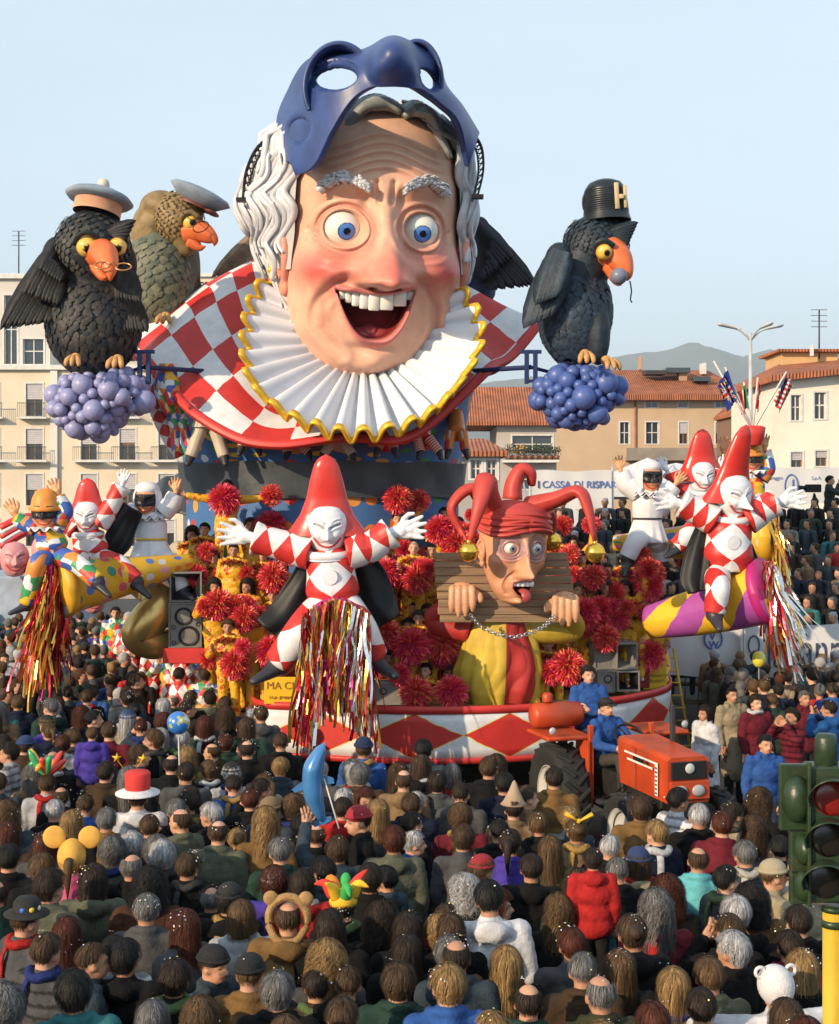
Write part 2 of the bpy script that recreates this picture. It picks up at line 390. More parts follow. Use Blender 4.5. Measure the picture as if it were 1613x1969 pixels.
def head_disp(x, z, A):
    fr = sst(.1, .5, np.cos(A))
    dn = 0 * x; dy = 0 * x
    # nose
    ridge = np.clip((66 - z) / 136, 0, 1); wid = 18 + 24 * ridge
    nose = (8 + 84 * ridge ** 1.3) * np.exp(-(np.abs(x) / wid) ** 2.3) * sst(-96, -74, z) * sst(96, 40, z)
    dy += nose + 34 * gau(x, z, 0, -64, 30, 22) + 34 * gau(x, z, -37, -74, 16, 15) + 32 * gau(x, z, 37, -74, 16, 15)
    dy += 6 * gau(x, z, 0, 10, 22, 40)
    for sx in (-1, 1):
        dy -= 16 * gau(x, z, sx * 22, -90, 7, 5)
        dy += 15 * gau(x, z, sx * 66, 88, 44, 17) - 9 * gau(x, z, sx * 30, 62, 12, 20)
        dy -= 30 * gau(x, z, sx * 67, 20, 37, 33)
        r = np.hypot((x - sx * 68) / 1.06, z - 8) + 6
        dy += 19 * np.exp(-((r - 41) / 5.0) ** 2) + 7 * np.exp(-((r - 53) / 4.5) ** 2) * sst(10, -12, z - 8) + 6 * np.exp(-((r - 64) / 5) ** 2) * sst(-8, -28, z - 8)
        dy += 7 * np.exp(-((r - 54) / 4.5) ** 2) * sst(-8, 12, z - 8)
        dn += 26 * gau(x, z, sx * 98, -66, 44, 38) * fr; dy += 14 * gau(x, z, sx * 84, -58, 34, 26)
        # laughter folds
        p1 = curve([(sx * 40, -66), (sx * 78, -94), (sx * 100 + MXC * .5, -128), (sx * 102 + MXC * .5, -170), (sx * 84, -205), (sx * 70, -225)], 18)
        dy += (-9 * np.exp(-(pld(x, z, p1) / 9) ** 2) * sst(-232, -190, z) + 5 * np.exp(-((pld(x, z, p1) - 15) / 9) ** 2)) * fr
        p2 = curve([(sx * 128, -110), (sx * 126, -160), (sx * 110, -212), (sx * 64, -254), (0, -266)], 18)
        dy += (-5.5 * np.exp(-(pld(x, z, p2) / 11) ** 2)) * fr * sst(-95, -140, z)
        p3 = [(sx * 112, -6), (sx * 126, 6)]; p4 = [(sx * 112, -16), (sx * 128, -18)]
        dy -= 5 * np.exp(-(pld(x, z, p3) / 4) ** 2) + 5 * np.exp(-(pld(x, z, p4) / 4) ** 2)
        dy -= 9 * np.exp(-(pld(x, z, [(sx * 11, 56), (sx * 15, 92)]) / 5) ** 2)
    # muzzle, lips, mouth hollow
    dy += 22 * gau(x, z, MXC, -140, 84, 70)
    for sx in (-1, 1): dn += 10 * gau(x, z, sx * 118, -150, 30, 50) * fr
    m, tp = mouth_m(x, z)
    lip = np.where(tp > 0, 7 * np.exp(-((m + 5) / 6.5) ** 2), 13 * np.exp(-((m + 7) / 9) ** 2)) * sst(1.12, .8, np.abs(x - MXC) / ML / 1.1)
    dy += lip * fr * sst(1.25, 1.0, np.abs(x - MXC) / ML) - 62 * sst(-2, 10, m) * fr
    dy += 20 * gau(x, z, MXC + 2, -236, 27, 20) - 13 * gau(x, z, MXC, -205, 34, 9) - 7 * np.exp(-(pld(x, z, [(-45, -252), (0, -262), (40, -254)]) / 6) ** 2)
    # forehead wrinkles
    for k, zz in enumerate((112, 126, 141, 157, 173)):
        yy = zz + 9 * np.cos(x / 30.) - .0012 * (x - 0) ** 2
        dy += 3.2 * (np.exp(-((z - yy) / 5) ** 2) - np.exp(-((z - yy + 7) / 3.5) ** 2)) * sst(125, 80, np.abs(x))
    # paint
    base = np.array([.72, .40, .28]); col = np.tile(base, (*x.shape, 1))
    def blend(c, w): nonlocal col; w = np.clip(w, 0, 1)[..., None]; col = col * (1 - w) + np.array(c) * w
    blend((.74, .46, .33), sst(40, 200, z) * .8)
    blend((.60, .085, .075), .9 * gau(x, z, -98, -66, 46, 36) * fr); blend((.60, .085, .075), .95 * gau(x, z, 98, -66, 44, 36) * fr)
    blend((.64, .11, .09), .8 * gau(x, z, 0, -58, 40, 30) * fr)
    for sx in (-1, 1):
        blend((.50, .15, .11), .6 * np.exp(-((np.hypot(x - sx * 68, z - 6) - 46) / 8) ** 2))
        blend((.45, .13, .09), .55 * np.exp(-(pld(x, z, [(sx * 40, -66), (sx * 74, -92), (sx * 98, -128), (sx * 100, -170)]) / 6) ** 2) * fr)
        blend((.30, .03, .03), 1.0 * gau(x, z, sx * 22, -90, 7, 4))
    blend((.60, .17, .17), 1.2 * np.exp(-((m + 6) / np.where(tp > 0, 4.5, 8)) ** 2) * sst(1.12, .98, np.abs(x - MXC) / ML) * fr)
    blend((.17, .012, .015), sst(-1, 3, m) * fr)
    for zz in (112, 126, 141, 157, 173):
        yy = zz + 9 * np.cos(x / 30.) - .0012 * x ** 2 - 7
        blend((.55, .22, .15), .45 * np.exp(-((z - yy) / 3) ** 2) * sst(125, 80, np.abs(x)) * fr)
    dz = -16 * gau(x, z, 0, -76, 30, 22) - 5 * gau(x, z, -38, -76, 14, 12) - 5 * gau(x, z, 38, -76, 14, 12)
    return dn, dy, dz, col
head = empty('giant_head', HC)
HMi = Matrix.Translation(-HC) @ HM           # local to the empty
M_face = mat('painted_papier_mache_face', rough=.45, src='vcol', var=.10, vs=4, bump=.16, bs=14, spec=.35, grime=.06)
vs, f, _, col = face_mesh(HEAD, head_disp)
mb = MB(); mb.add((vs, f), col=col, M=HMi); face = mb.build('face', M_face, head)
# eyeballs with blue irises
def eyeball(r, look, iris=(.07, .20, .60), n=48, white=(.75, .72, .66), ir=.47, pu=.19, spike=False):
    v, f = ell((0, 0, 0), (r, r, r), n, n // 2)
    q = v / r; a = np.arccos(np.clip(q @ (V3(look) / np.linalg.norm(look)), -1, 1))
    c = np.tile(V3(white), (len(v), 1))
    c[a < ir] = iris; c[(a < ir) & (a > ir * .86)] = V3(iris) * .35; c[a < pu] = (.008, .008, .012)
    c[a > 1.25] = V3(white) * (.9, .6, .55)
    return v, f, None, c
M_eye = mat('glossy_eye_paint', rough=.12, src='vcol', var=.02, spec=.6)
for sx in (-1, 1):
    v, f, _, c = eyeball(35.5, (.10 if sx < 0 else .06, -1, -.16), n=170)
    mb = MB(); mb.add((v, f), col=c, M=HMi @ Matrix.Translation((sx * 68, -106, 8)))
    e = mb.build('eyeball', M_eye, head)
# eyebrows
M_brow = mat('grey_hair_paint', rough=.55, src='vcol', var=.15, vs=12, bump=.3, bs=30)
for sx in (-1, 1):
    mb = MB()
    for i in range(110):
        t = random.random(); x = sx * (30 + 78 * t); zc = 78 + 22 * math.sin(t * 2.6) - 14 * t * t; r = random.uniform(-8, 8)
        yb = -(interp_s(zc + 0., zk, fk) * math.sqrt(max(0.05, 1 - (x / 158) ** 2))) - 14
        L = random.uniform(10, 17); dx = sx * (random.uniform(.2, .7) + t * .5)
        p = [(x, yb, zc + r), (x + dx * L * .5, yb - 8, zc + r + L * .35), (x + dx * L, yb - 3, zc + r + L * .45 - t * 6)]
        g = random.uniform(.52, .66); mb.add(tube(curve(p, 5), [3.4, 3.6, 3.0, 2.0, .6], 5), col=(g, g, g * 1.05), M=HMi)
    mb.build('eyebrow', M_brow, head)
# teeth: a row of separate blocks along the upper lip, and the tongue
M_teeth = mat('enamel_white', (.88, .87, .84), .18, var=.03, spec=.6)
tx = -64.
for w in (10, 11, 13, 15, 20, 24, 24, 18, 15, 12, 10, 8):
    xx = tx + w / 2 - 1 + 2; h = 28 - .0032 * (xx) ** 2; zt = MT - 2 - 8 * (1 - ((xx - 2) / 62) ** 2)
    y = -(interp_s(-120., zk, fk) * math.sqrt(1 - ((xx + MXC) / 160) ** 2)) - 12 + abs(xx) * .10
    mb = MB(); mb.add(box((xx - w / 2 + .2, -6, -h), (xx + w / 2 - .2, 6, 6), 2.2), M=HMi @ Matrix.Translation((MXC, y, zt)))
    t_ = mb.build('tooth', M_teeth, head); tx += w
mb = MB(); mb.add(ell((MXC, -100, -184), (42, 40, 16), 32, 16), M=HMi); mb.add(ell((MXC - 3, -106, -180), (20, 36, 15), 24, 12), M=HMi)
mb.build('tongue', mat('tongue_paint', (.42, .07, .07), .35, var=.1), head)
# ears
def ear_mb(s=1.):
    mb = MB(); mb.add(ell((0, 0, 0), (9, 17, 40), 16, 12))
    mb.add(tube(curve([(-4, -8, -34), (-8, -17, -10), (-8, -16, 22), (-7, 0, 42), (-7, 16, 26), (-6, 14, 0), (-4, 4, -28)], 24), 6.5, 8))
    mb.add(ell((-3, -6, -42), (8, 12, 14), 12, 8)); mb.add(tube(curve([(-7, -4, 22), (-9, 6, 6), (-7, -2, -14)], 10), 4, 6))
    return mb
M_skin = mat('ear_paint', (.68, .27, .19), .45, var=.1, vs=6)
for sx in (-1, 1):
    mb = ear_mb(); v, f = fuse(mb, 2.2, 3)
    if sx > 0: v = v * (-1, 1, 1); f = [q[::-1] for q in f]
    m2 = MB(); m2.add((v, f), M=HMi @ Matrix.Translation((sx * 162, -34, -52)) @ Matrix.Rotation(sx * R(-20), 4, 'Z') @ Matrix.Scale(1.25, 4)); m2.build('ear', M_skin, head)
# hair: a bulky mass with rope-like waved locks on it
def hair_off(A, Z):
    side = sst(.35, .9, np.abs(np.sin(A))) ; back = sst(0, -.6, np.cos(A))
    return 14 + (50 * np.where(np.sin(A) > 0, .28, 1.) * gau(0, Z, 0, 60, 1, 110) * side * sst(.5, -.1, np.cos(A)) + 46 * gau(0, Z, 0, 50, 1, 150) * back)
def hair_pt(a, z, off=0):
    x, y, zz = skull(np.array([a]), np.array([z * 1.]), HEAD, 0); o = float(hair_off(np.array([a]), np.array([z]))[0]) + off
    o *= 1.0
    return np.array([x[0] + math.sin(a) * o, y[0] - math.cos(a) * o * .75, z + (o * .45 if z > 150 else 0)])
M_hair = mat('grey_painted_hair', rough=.5, src='vcol', var=.10, vs=6, bump=.15, bs=25)
def hairmass(U, V):
    A = R(64) + U * R(232); Z = lerp(-70, 243, V); x, y, z = skull(A, Z); o = hair_off(A, Z) - 4
    return x + np.sin(A) * o, y - np.cos(A) * o * .75, Z + np.where(Z > 150, (o * .45), 0)
mb = MB(); g = surf(90, 50, hairmass); mb.add(g, col=(.45, .44, .43), M=HMi)
def lock(a0, z0, a1, z1, wa, wf, rad, c, off=4, n=22, ph=0):
    pts = []
    for t in np.linspace(0, 1, n):
        a = lerp(a0, a1, t) + wa * math.sin(wf * t * 6.28 + ph) * (1 - .3 * t) / 57.3; z = lerp(z0, z1, t)
        pts.append(hair_pt(a, z, off + 4 * math.sin(wf * t * 6.28 + ph + 1)))
    rr = rad * np.sin(np.linspace(.35, 2.95, n)) ** .6
    mb.add(tube(pts, rr, 7, flat=.8), col=c, M=HMi)
def flow(a0, zt, zb, sweep, rad, c, off, ph, n=70):
    pts = []
    for t in np.linspace(0, 1, n):
        z = lerp(zt, zb, t); s_ = 1 if a0 > 0 else -1
        w = math.sin(z / 15. + a0 * 2.2 * s_ + ph)
        pts.append(hair_pt(a0 + s_ * R(sweep) * t + s_ * R(4.6) * w * min(1, t * 3), z + 5 * math.sin(z / 15. + a0 * 2 + ph + 1.4), off + 4 * math.sin(z / 15. + a0 * 2.2 * s_ + ph + 1.6)))
    rr = rad * np.sin(np.linspace(.5, 2.95, n)) ** .5
    mb.add(tube(pts, rr, 7, flat=.85), col=c, M=HMi)
for side in (-1, 1):
    for i in range(44):
        aa = 61 + i * 2.7; g = random.uniform(.50, .66)
        zt = 236 - 26 * (i < 5) - random.uniform(0, 8); zb = -78 + 45 * math.sin(i * .35) ** 2 + random.uniform(-8, 8) + (30 if i < 8 else 0)
        flow(side * R(aa), zt, zb, 9, random.uniform(6.2, 8.2), (g * .92, g * .93, g), random.uniform(0, 3), .5 * math.sin(i * .7))
    for i in range(40):     # shorter locks riding on top
        aa = random.uniform(64, 150); g = random.uniform(.52, .68); zt = random.uniform(40, 220)
        flow(side * R(aa), zt, zt - random.uniform(80, 150), 6, random.uniform(5, 7), (g * .92, g * .93, g), random.uniform(6, 13), random.uniform(-.6, .6), 40)
    for i in range(10):     # hairline sweeping back from the temple
        z0 = lerp(150, 238, i / 9.); a0 = side * R(60 + 5 * math.sin(i)) if z0 < 190 else side * R(40)
        g = random.uniform(.40, .66) * (1 if z0 < 170 else .6)  # upper locks toned down like the crown, mask shade put into the colour
        lock(a0, z0, a0 + side * R(60), z0 - random.uniform(60, 150), 5, 1.7, 7.5, (g, g, g), 2, 26, i * .7)
# swept crown with a parting; its grey is darkened for the shade under the mask
for side in (-1, 1):
    for i in range(64):
        t = i / 63.; x0 = 34 + side * 3; y0 = lerp(-104, 120, t); g = random.uniform(.10, .20) * (1 + .8 * (t < .2))
        pts = []
        spread = side * (118 if side < 0 else 88)
        for q in np.linspace(0, 1, 16):
            x = x0 + spread * q; zz = 222 + 36 * math.sin(math.pi * (.12 + .8 * q)) * (1 - .3 * t) - 66 * q * q - (8 if side > 0 else 0) - 14 * (1 - min(1, t * 4)) + 3 * math.sin(q * 14 + i)
            pts.append((x, y0 * (1 - .15 * q) + 6 * math.sin(q * 9 + i * .6), zz))
        mb.add(tube(pts, 10.5 * np.sin(np.linspace(.5, 2.9, 16)) ** .6, 8), col=(g * 1.15, g * 1.25, g * 1.25), M=HMi)
# long thin locks falling behind the viewer-left ear onto the ruff
for i in range(34):
    x0 = random.uniform(-196, -150); g = random.uniform(.48, .7); y0 = random.uniform(-20, 30)
    pts = [(x0, y0, -20), (x0 + 8, y0 - 14, -80), (x0 + 34 + random.uniform(-8, 8), y0 - 34, -150), (x0 + 56 + random.uniform(-16, 10), y0 - 60, random.uniform(-215, -180))]
    p = curve(pts, 20); p[:, 0] += 3 * np.sin(np.linspace(0, 14, 20) + i)
    mb.add(tube(p, 4.5 * np.linspace(1, .35, 20), 6), col=(g, g, g), M=HMi)
mb.build('hair', M_hair, head)
tag(head, 'giant grinning papier-mache head with grey waved hair and wide blue eyes above the float', 'head sculpture')
# ---------------------------------------------------------------- blue half mask pushed up over the hair
M_mask = mat('deep_blue_paint', (.028, .055, .19), .42, var=.25, vs=3, bump=.1, bs=14, spec=.5)
mo = P(715, 300, 24.0); mask = empty('half_mask', mo)
lo_pts = [(578, 334, 22.6), (612, 322, 22.2), (644, 258, 22.0), (682, 196, 21.85), (720, 170, 21.8), (760, 164, 21.8), (800, 177, 21.9), (840, 206, 22.2), (872, 240, 22.6), (893, 318, 23.1)]
up_pts = [(560, 310, 23.5), (543, 240, 23.9), (562, 182, 23.7), (600, 124, 23.1), (680, 112, 22.8), (762, 96, 22.7), (825, 112, 22.9), (850, 172, 23.5), (880, 210, 23.9), (912, 262, 23.8)]
lc = curve([P(*p) for p in lo_pts], 220); uc = curve([P(*p) for p in up_pts], 220)
def to_px(p): return (CX + p[..., 0] * F / p[..., 1], HY + (CH - p[..., 2]) * F / p[..., 1])
nv = 70; g = []
for j in range(nv):
    t = j / (nv - 1); g.append(lerp(lc, uc, t) + np.array([0, -.30 * math.sin(math.pi * t), 0]))
G = np.array(g); PX, PY = to_px(G)
dpt = 0.55 * np.exp(-((PX - 757) / 30) ** 2 - ((PY - 118) / 36) ** 2) + .12 * np.exp(-((PX - 735) / 14) ** 2 - ((PY - 142) / 12) ** 2) + .12 * np.exp(-((PX - 788) / 14) ** 2 - ((PY - 140) / 12) ** 2)
def ring(cx, cy, rx, ry, ang):
    c, s = math.cos(ang), math.sin(ang); dx = PX - cx; dy = PY - cy
    return np.hypot((dx * c + dy * s) / rx, (-dx * s + dy * c) / ry)
r1 = ring(648, 152, 45, 26, -.12); r2 = ring(816, 150, 20, 34, -.55); rc = ring(586, 252, 27, 36, .35)
dpt -= .16 * np.exp(-((r1 - 1.0) / .35) ** 2) * 0 + .05 * (r1 < 1)
dpt -= .10 * sst(1.0, .75, rc); dpt -= .30 * np.exp(-(np.clip(r2 - .6, 0, 9) / .5) ** 2)
G[..., 1] -= dpt
keep = (r1 > 1.0) & (r2 > .8)
mbm = MB(); vv = G.reshape(-1, 3) - V3(mo); ff = []
for j in range(nv - 1):
    for i in range(219):
        if keep[j, i] and keep[j, i + 1] and keep[j + 1, i] and keep[j + 1, i + 1]:
            a = j * 220 + i; ff.append((a, a + 220, a + 221, a + 1))
mbm.add((vv, ff)); mshell = mbm.build('mask_shell', M_mask, mask)
so = mshell.modifiers.new('thick', 'SOLIDIFY'); so.thickness = .11; so.offset = -1
def ring_tube(cx, cy, rx, ry, ang, rad, lift=.0, a0=0, a1=6.2832, n=60, d0=None):
    pts = []
    for a in np.linspace(a0, a1, n):
        x = rx * math.cos(a); y = ry * math.sin(a); px = cx + x * math.cos(ang) - y * math.sin(ang); py = cy + x * math.sin(ang) + y * math.cos(ang)
        k = np.argmin((PX - px) ** 2 + (PY - py) ** 2); d = G.reshape(-1, 3)[k, 1] - lift if d0 is None else d0
        pts.append(V3(P(px, py, d)) - V3(mo))
    pts = np.array(pts); ys = np.convolve(np.r_[pts[-4:, 1], pts[:, 1], pts[:4, 1]], np.ones(9) / 9, 'valid'); pts[:, 1] = ys
    return tube(pts, rad, 8)
mb = MB()
mb.add(ring_tube(648, 152, 47, 28, -.12, .07)); mb.build('eye_rim', M_mask, mask)
mb = MB(); mb.add(ring_tube(816, 150, 19, 31, -.55, .06)); mb.build('eye_rim', M_mask, mask)
mb = MB(); mb.add(ring_tube(586, 252, 29, 39, .35, .065, .06)); mb.build('cheek_rim', M_mask, mask)
# great hooped brows rising over both eyes
mb = MB()
def hoop(px0, n_, cx, cy, rx, ry, d, a0, a1, w, depth):
    A_ = np.linspace(a0, a1, 60); fn_v = []
    for a in A_:
        for k, (rr, dd) in enumerate(((.66, .34), (.80, .10), (.93, -.02), (1.0, .06), (.98, .34), (.84, .42), (.70, .40))):
            p = P(cx + rx * rr * math.cos(a), cy + ry * rr * math.sin(a), d + dd * depth); fn_v.append(V3(p) - V3(mo))
    m = 7; f = [(j * m + i, j * m + (i + 1) % m, (j + 1) * m + (i + 1) % m, (j + 1) * m + i) for j in range(59) for i in range(m)]
    return fn_v, [q[::-1] for q in f]
mb.add(hoop(0, 0, 652, 168, 72, 90, 22.3, R(150), R(352), 1, 1.9)); mb.build('brow', M_mask, mask)
mb = MB(); mb.add(hoop(0, 0, 802, 158, 52, 84, 22.45, R(195), R(385), 1, 1.9)); mb.build('brow', M_mask, mask)
M_gold_l = mat('dry_brushed_gilt', (.55, .47, .38), .5, var=.3, vs=20)
mb = MB()
for k in range(5):
    pts = [P(655 + k * 5, 92 + k * 2, 22.6), P(690 + k * 3, 104 + k * 3, 22.55), P(712 + k, 132 + k * 2, 22.5)]
    mb.add(tube(curve([V3(p) - V3(mo) for p in pts], 14), .012, 5))
    pts = [P(572 + k * 4, 168 + k * 3, 23.45), P(560 + k * 5, 195 + k * 3, 23.5), P(566 + k * 6, 222, 23.35)]
    mb.add(tube(curve([V3(p) - V3(mo) for p in pts], 14), .012, 5))
    pts = [P(600 + k * 4, 214 - k, 22.85), P(625 + k * 2, 206 + k * 2, 22.75), P(640, 222 + k * 3, 22.7)]
    mb.add(tube(curve([V3(p) - V3(mo) for p in pts], 14), .01, 5))
stuff(mb.build('gilt_line', M_gold_l, mask))
tag(mask, 'huge dark blue half mask with hooped brows pushed up over the giant head', 'mask')
# lattice booms that hold the mask
M_steel = mat('black_steel', (.02, .02, .022), .5, .6)
for pts, lab in (([(466, 384, 23.6), (472, 330, 23.6), (492, 285, 23.6), (520, 262, 23.6), (548, 256, 23.6)], 'curved black lattice boom beside the grey hair on the left'),
                 ([(918, 378, 23.6), (929, 330, 23.6), (928, 290, 23.6), (918, 266, 23.6), (902, 252, 23.6)], 'curved black lattice boom beside the grey hair on the right')):
    c = curve([P(*p) for p in pts], 16); o = c[0].copy(); sgn = 1 if pts[0][0] < 700 else -1
    mb = MB(); off = np.array([.055 * sgn, 0, -.05]); o1 = c - o; o2 = c - o + off * 1.6; o3 = c - o + np.array([0, .12, 0])
    for q in (o1, o2, o3): mb.add(tube(q, .018, 5))
    for i in range(15):
        mb.add(tube([o1[i], o2[i + 1]], .011, 4)); mb.add(tube([o2[i], o3[i + 1]], .011, 4)); mb.add(tube([o3[i], o1[i + 1]], .011, 4))
    mb.add(box((-.10, -.06, -.03), (.10, .1, .03)))
    b = mb.build('lattice_boom', M_steel, None, False); b.location = o; tag(b, lab, 'boom', 'lattice booms of the mask')
# ================================================================== FLOAT BODY
flt = empty('carnival_float', (0.8, 24.5, 0))
FO = V3(flt.location)
def rel(o, pts): return [V3(p) - V3(o) for p in pts]
M_red = mat('red_paint', RED, .45, var=.15, vs=3, bump=.08, grime=.15)
M_white = mat('white_paint', WHITE, .5, var=.08, vs=3, bump=.05, grime=.12)
# --- checkered cape
CC = P(640, 700, 25.0)
def cape_pt(th, t):
    """th: angle round the neck (0 = front), t: 0 neck .. 1 hem"""
    s, c = np.sin(th), np.cos(th)
    horn = np.exp(-((np.abs(th) - 1.62) / .20) ** 2)
    Rx = 3.30 + .50 * horn + .07 * np.sin(th * 9); Ry = 2.75 + .08 * np.cos(th)
    z1 = 5.46 + 1.46 * sst(.30, 1.25, np.abs(th)) + .45 * horn + .06 * np.sin(th * 9)
    z0 = 6.55 + 2.4 * sst(.25, 1.5, np.abs(th))
    e = t ** 1.15
    x = s * (1.0 + (Rx - 1.0) * e); y = -c * (.9 + (Ry - .9) * e)
    z = z0 + (z1 - z0) * (t ** (1.35 - .35 * sst(.2, 1.2, np.abs(th)))) + .10 * np.sin(th * 9 + 1) * t * np.sin(np.pi * t) + .35 * horn * t ** 6 + .25 * np.sin(np.pi * t) * np.abs(s)
    return x + (-1.66), y + 25.2, z
fn = lambda U, V: tuple(a - b for a, b in zip(cape_pt(lerp(-2.7, 2.7, U), lerp(.02, 1, V)), FO))
mb = MB(); mb.add(surf(300, 90, fn, True))
M_check = patmat('red_white_check', 'check', RED, WHITE, 21, 6.2, .45, .12, 12)
cape = mb.build('cape', M_check, flt, uv=True)
so = cape.modifiers.new('t', 'SOLIDIFY'); so.thickness = .05; so.offset = -1
th = np.linspace(-2.7, 2.7, 240); hx, hy, hz = cape_pt(th, 1.0)
mb = MB(); mb.add(tube(np.stack([hx, hy, hz], -1) - FO, .085, 8)); mb.build('cape_hem', M_red, flt)
# --- pleated ruff with a gilt rim (bowl tilted toward the street)
RC = V3(P(692, 640, 23.05))
def ruff_pt(th, r, rim=0):
    """th = 0 down, r 0..1"""
    npl = 32; ph = th * npl; w = np.sin(ph) * (1.15 - .25 * np.sin(ph) ** 2)
    a = 1.95 + .05 * np.sin(th * 5); b = 1.68 + .06 * np.cos(th)
    rr = .30 + .70 * r
    x = a * rr * np.sin(th); z = -b * rr * np.cos(th)
    y = .95 - r ** .85 * (.75 + 1.05 * np.cos(th))
    amp = .092 * (.45 + r) ; z = z + .55 * amp * w * np.cos(th) * 0 + amp * w * (.35 + .5 * np.cos(th) ** 2); y = y - amp * w * .75 - .12
    x = x + .5 * amp * w * np.sin(th)
    return x + RC[0], y + RC[1], z + RC[2]
fn = lambda U, V: tuple(a - b for a, b in zip(ruff_pt(lerp(-2.55, 2.45, U), V), FO))
mb = MB(); mb.add(surf(1100, 14, fn))
ruff = mb.build('ruff', mat('ruff_white', (.66, .67, .72), .6, var=.07, vs=2, bump=.05, grime=.08), flt)
so = ruff.modifiers.new('t', 'SOLIDIFY'); so.thickness = .02
fn = lambda U, V: tuple(a - b for a, b in zip(ruff_pt(lerp(-2.55, 2.45, U), lerp(.955, 1.02, V)), FO + np.array([0, .025, 0])))
mb = MB(); mb.add(surf(1100, 3, fn)); rim = mb.build('gilt_rim', mat('gilt_paint', (.78, .50, .04), .32, .35, var=.25, vs=8), flt)
so = rim.modifiers.new('t', 'SOLIDIFY'); so.thickness = .05
# --- polka dot drum with dark tarpaulin band
DOTC = [(.75, .22, .03), (.75, .50, .03), (.60, .04, .04), (.04, .30, .06), (.75, .30, .05), (.62, .64, .66)]
M_dots = patmat('blue_polka_dots', 'dots', (.055, .15, .36), DOTC, 1, 1, .55, .1, 8, c3=.25)
dc = np.array([-1.78, 26.0, 0])
def drum(U, V, z0, z1, flare=0, r=2.52, a0=-1.9, a1=1.9):
    a = lerp(a0, a1, U); rr = r + flare * V ** 1.5
    if z1 > 7: z1 = 5.75 + 1.5 * sst(.55, 1.4, np.abs(a))
    return rr * np.sin(a) + dc[0] - FO[0], -rr * np.cos(a) * .95 + dc[1] - FO[1], lerp(z0, z1, V) + 0 * U - FO[2]
for nm, z0, z1, fl, r, m, su, sv in (('drum_lower', 3.0, 4.58, 0, 2.50, M_dots, 20, 3.4), ('drum_upper', 5.12, 7.2, .42, 2.56, M_dots, 20, 4.2)):
    mb = MB(); v, f, u = surf(80, 12, lambda U, V: drum(U, V, z0, z1, fl, r)); u = u * (su, sv); mb.add((v, f, u)); mb.build(nm, m, flt, uv=True)
mb = MB(); mb.add(surf(160, 12, lambda U, V: tuple(a + b for a, b in zip(drum(U, V, 4.55, 5.16, .06, 2.60), (0, .02 * np.sin(U * 60 + V * 3), .015 * np.sin(U * 37))))))
mb.build('tarpaulin_band', mat('dark_tarpaulin', (.045, .055, .065), .45, var=.25, vs=2.5, bump=.4, bs=6), flt)
mb = MB(); mb.add(ell((dc[0] - FO[0], dc[1] - FO[1], 5.1), (2.4, 2.2, .1), 32, 4)); mb.build('drum_floor', mat('plywood', (.30, .20, .11), .7, var=.2, vs=4), flt)
# --- stage skirt with red diamonds
sk = curve([(-2.52, 26.5), (-2.52, 24), (-2.50, 21.35), (-1.6, 20.85), (-.2, 20.50), (1.2, 20.62), (2.7, 21.25), (3.6, 22.1), (4.12, 23.1), (4.25, 24.6), (4.1, 27.5)], 160)
sk[:0] = sk[:0]
sl = np.r_[0, np.cumsum(np.linalg.norm(np.diff(sk, axis=0), axis=1))]
def skirt(off, z0, z1, name, m, nz=2, uv=False):
    n = len(sk); t = np.gradient(sk, axis=0); t /= np.linalg.norm(t, axis=1)[:, None]; nn = np.stack([t[:, 1], -t[:, 0]], -1)
    p = sk + nn * off; mb = MB(); v = []; u = []
    for j in range(nz):
        q = j / (nz - 1)
        for i in range(n): v.append((p[i, 0] - FO[0], p[i, 1] - FO[1], lerp(z0, z1, q))); u.append(((sl[i] - 5.15) / 1.44 - .36, q))
    f = [(j * n + i, j * n + i + 1, (j + 1) * n + i + 1, (j + 1) * n + i) for j in range(nz - 1) for i in range(n - 1)]
    mb.add((v, f, u)); o = mb.build(name, m, flt, uv=uv); s_ = o.modifiers.new('t', 'SOLIDIFY'); s_.thickness = .03; return o
M_dia = patmat('red_diamonds', 'diamond', (.70, .70, .73), RED, 1, 1, .5, .05, 10, line=.012)
skirt(0, .77, 1.42, 'skirt_panel', M_dia, 6, True)
skirt(.015, .69, .775, 'skirt_bottom_band', M_red); skirt(.015, 1.415, 1.53, 'skirt_top_band', M_red)
# stage deck, tiers, chassis
M_ply = MATS['plywood']; M_dark = mat('dark_underside', (.03, .03, .035), .8)
def poly_deck(pts, z, th, name, m):
    n = len(pts); v = [(x - FO[0], y - FO[1], z) for x, y in pts] + [(x - FO[0], y - FO[1], z - th) for x, y in pts]
    f = [tuple(range(n)), tuple(range(2 * n - 1, n - 1, -1))] + [(i, i + n, (i + 1) % n + n, (i + 1) % n) for i in range(n)]
    mb = MB(); mb.add((v, f)); return mb.build(name, m, flt, False)
n_, = sk[::4].shape[:1]
poly_deck([tuple(p * 1.0) for p in (sk[::4] - [0.8, 24.5]) * .985 + [0.8, 24.5]] + [(4.0, 29.5), (-2.5, 29.5)], 1.46, .12, 'stage_deck', M_ply)
poly_deck([(-3.9, 21.9), (-2.56, 21.9), (-2.56, 28), (-3.9, 28)], 1.05, .1, 'side_deck', M_ply)
for k, (z, y0) in enumerate(((2.0, 22.6), (2.6, 23.4), (3.15, 24.2))):
    mb = MB(); mb.add(box(((-2.4 if k == 0 else -3.6) - FO[0], y0 - FO[1], 1.5 + .01 * k), (3.7 - .5 * k - FO[0], 29 - FO[1], z), .01)); mb.build('tier_step', mat('tier_red', (.34, .03, .03), .7, var=.3, vs=4), flt, False)
mb = MB(); mb.add(lathe([(2.2, 1.4), (2.2, 3.05)], 40), M=Matrix.Translation((dc[0] - FO[0], dc[1] - FO[1], 0))); mb.build('drum_base', M_dark, flt)
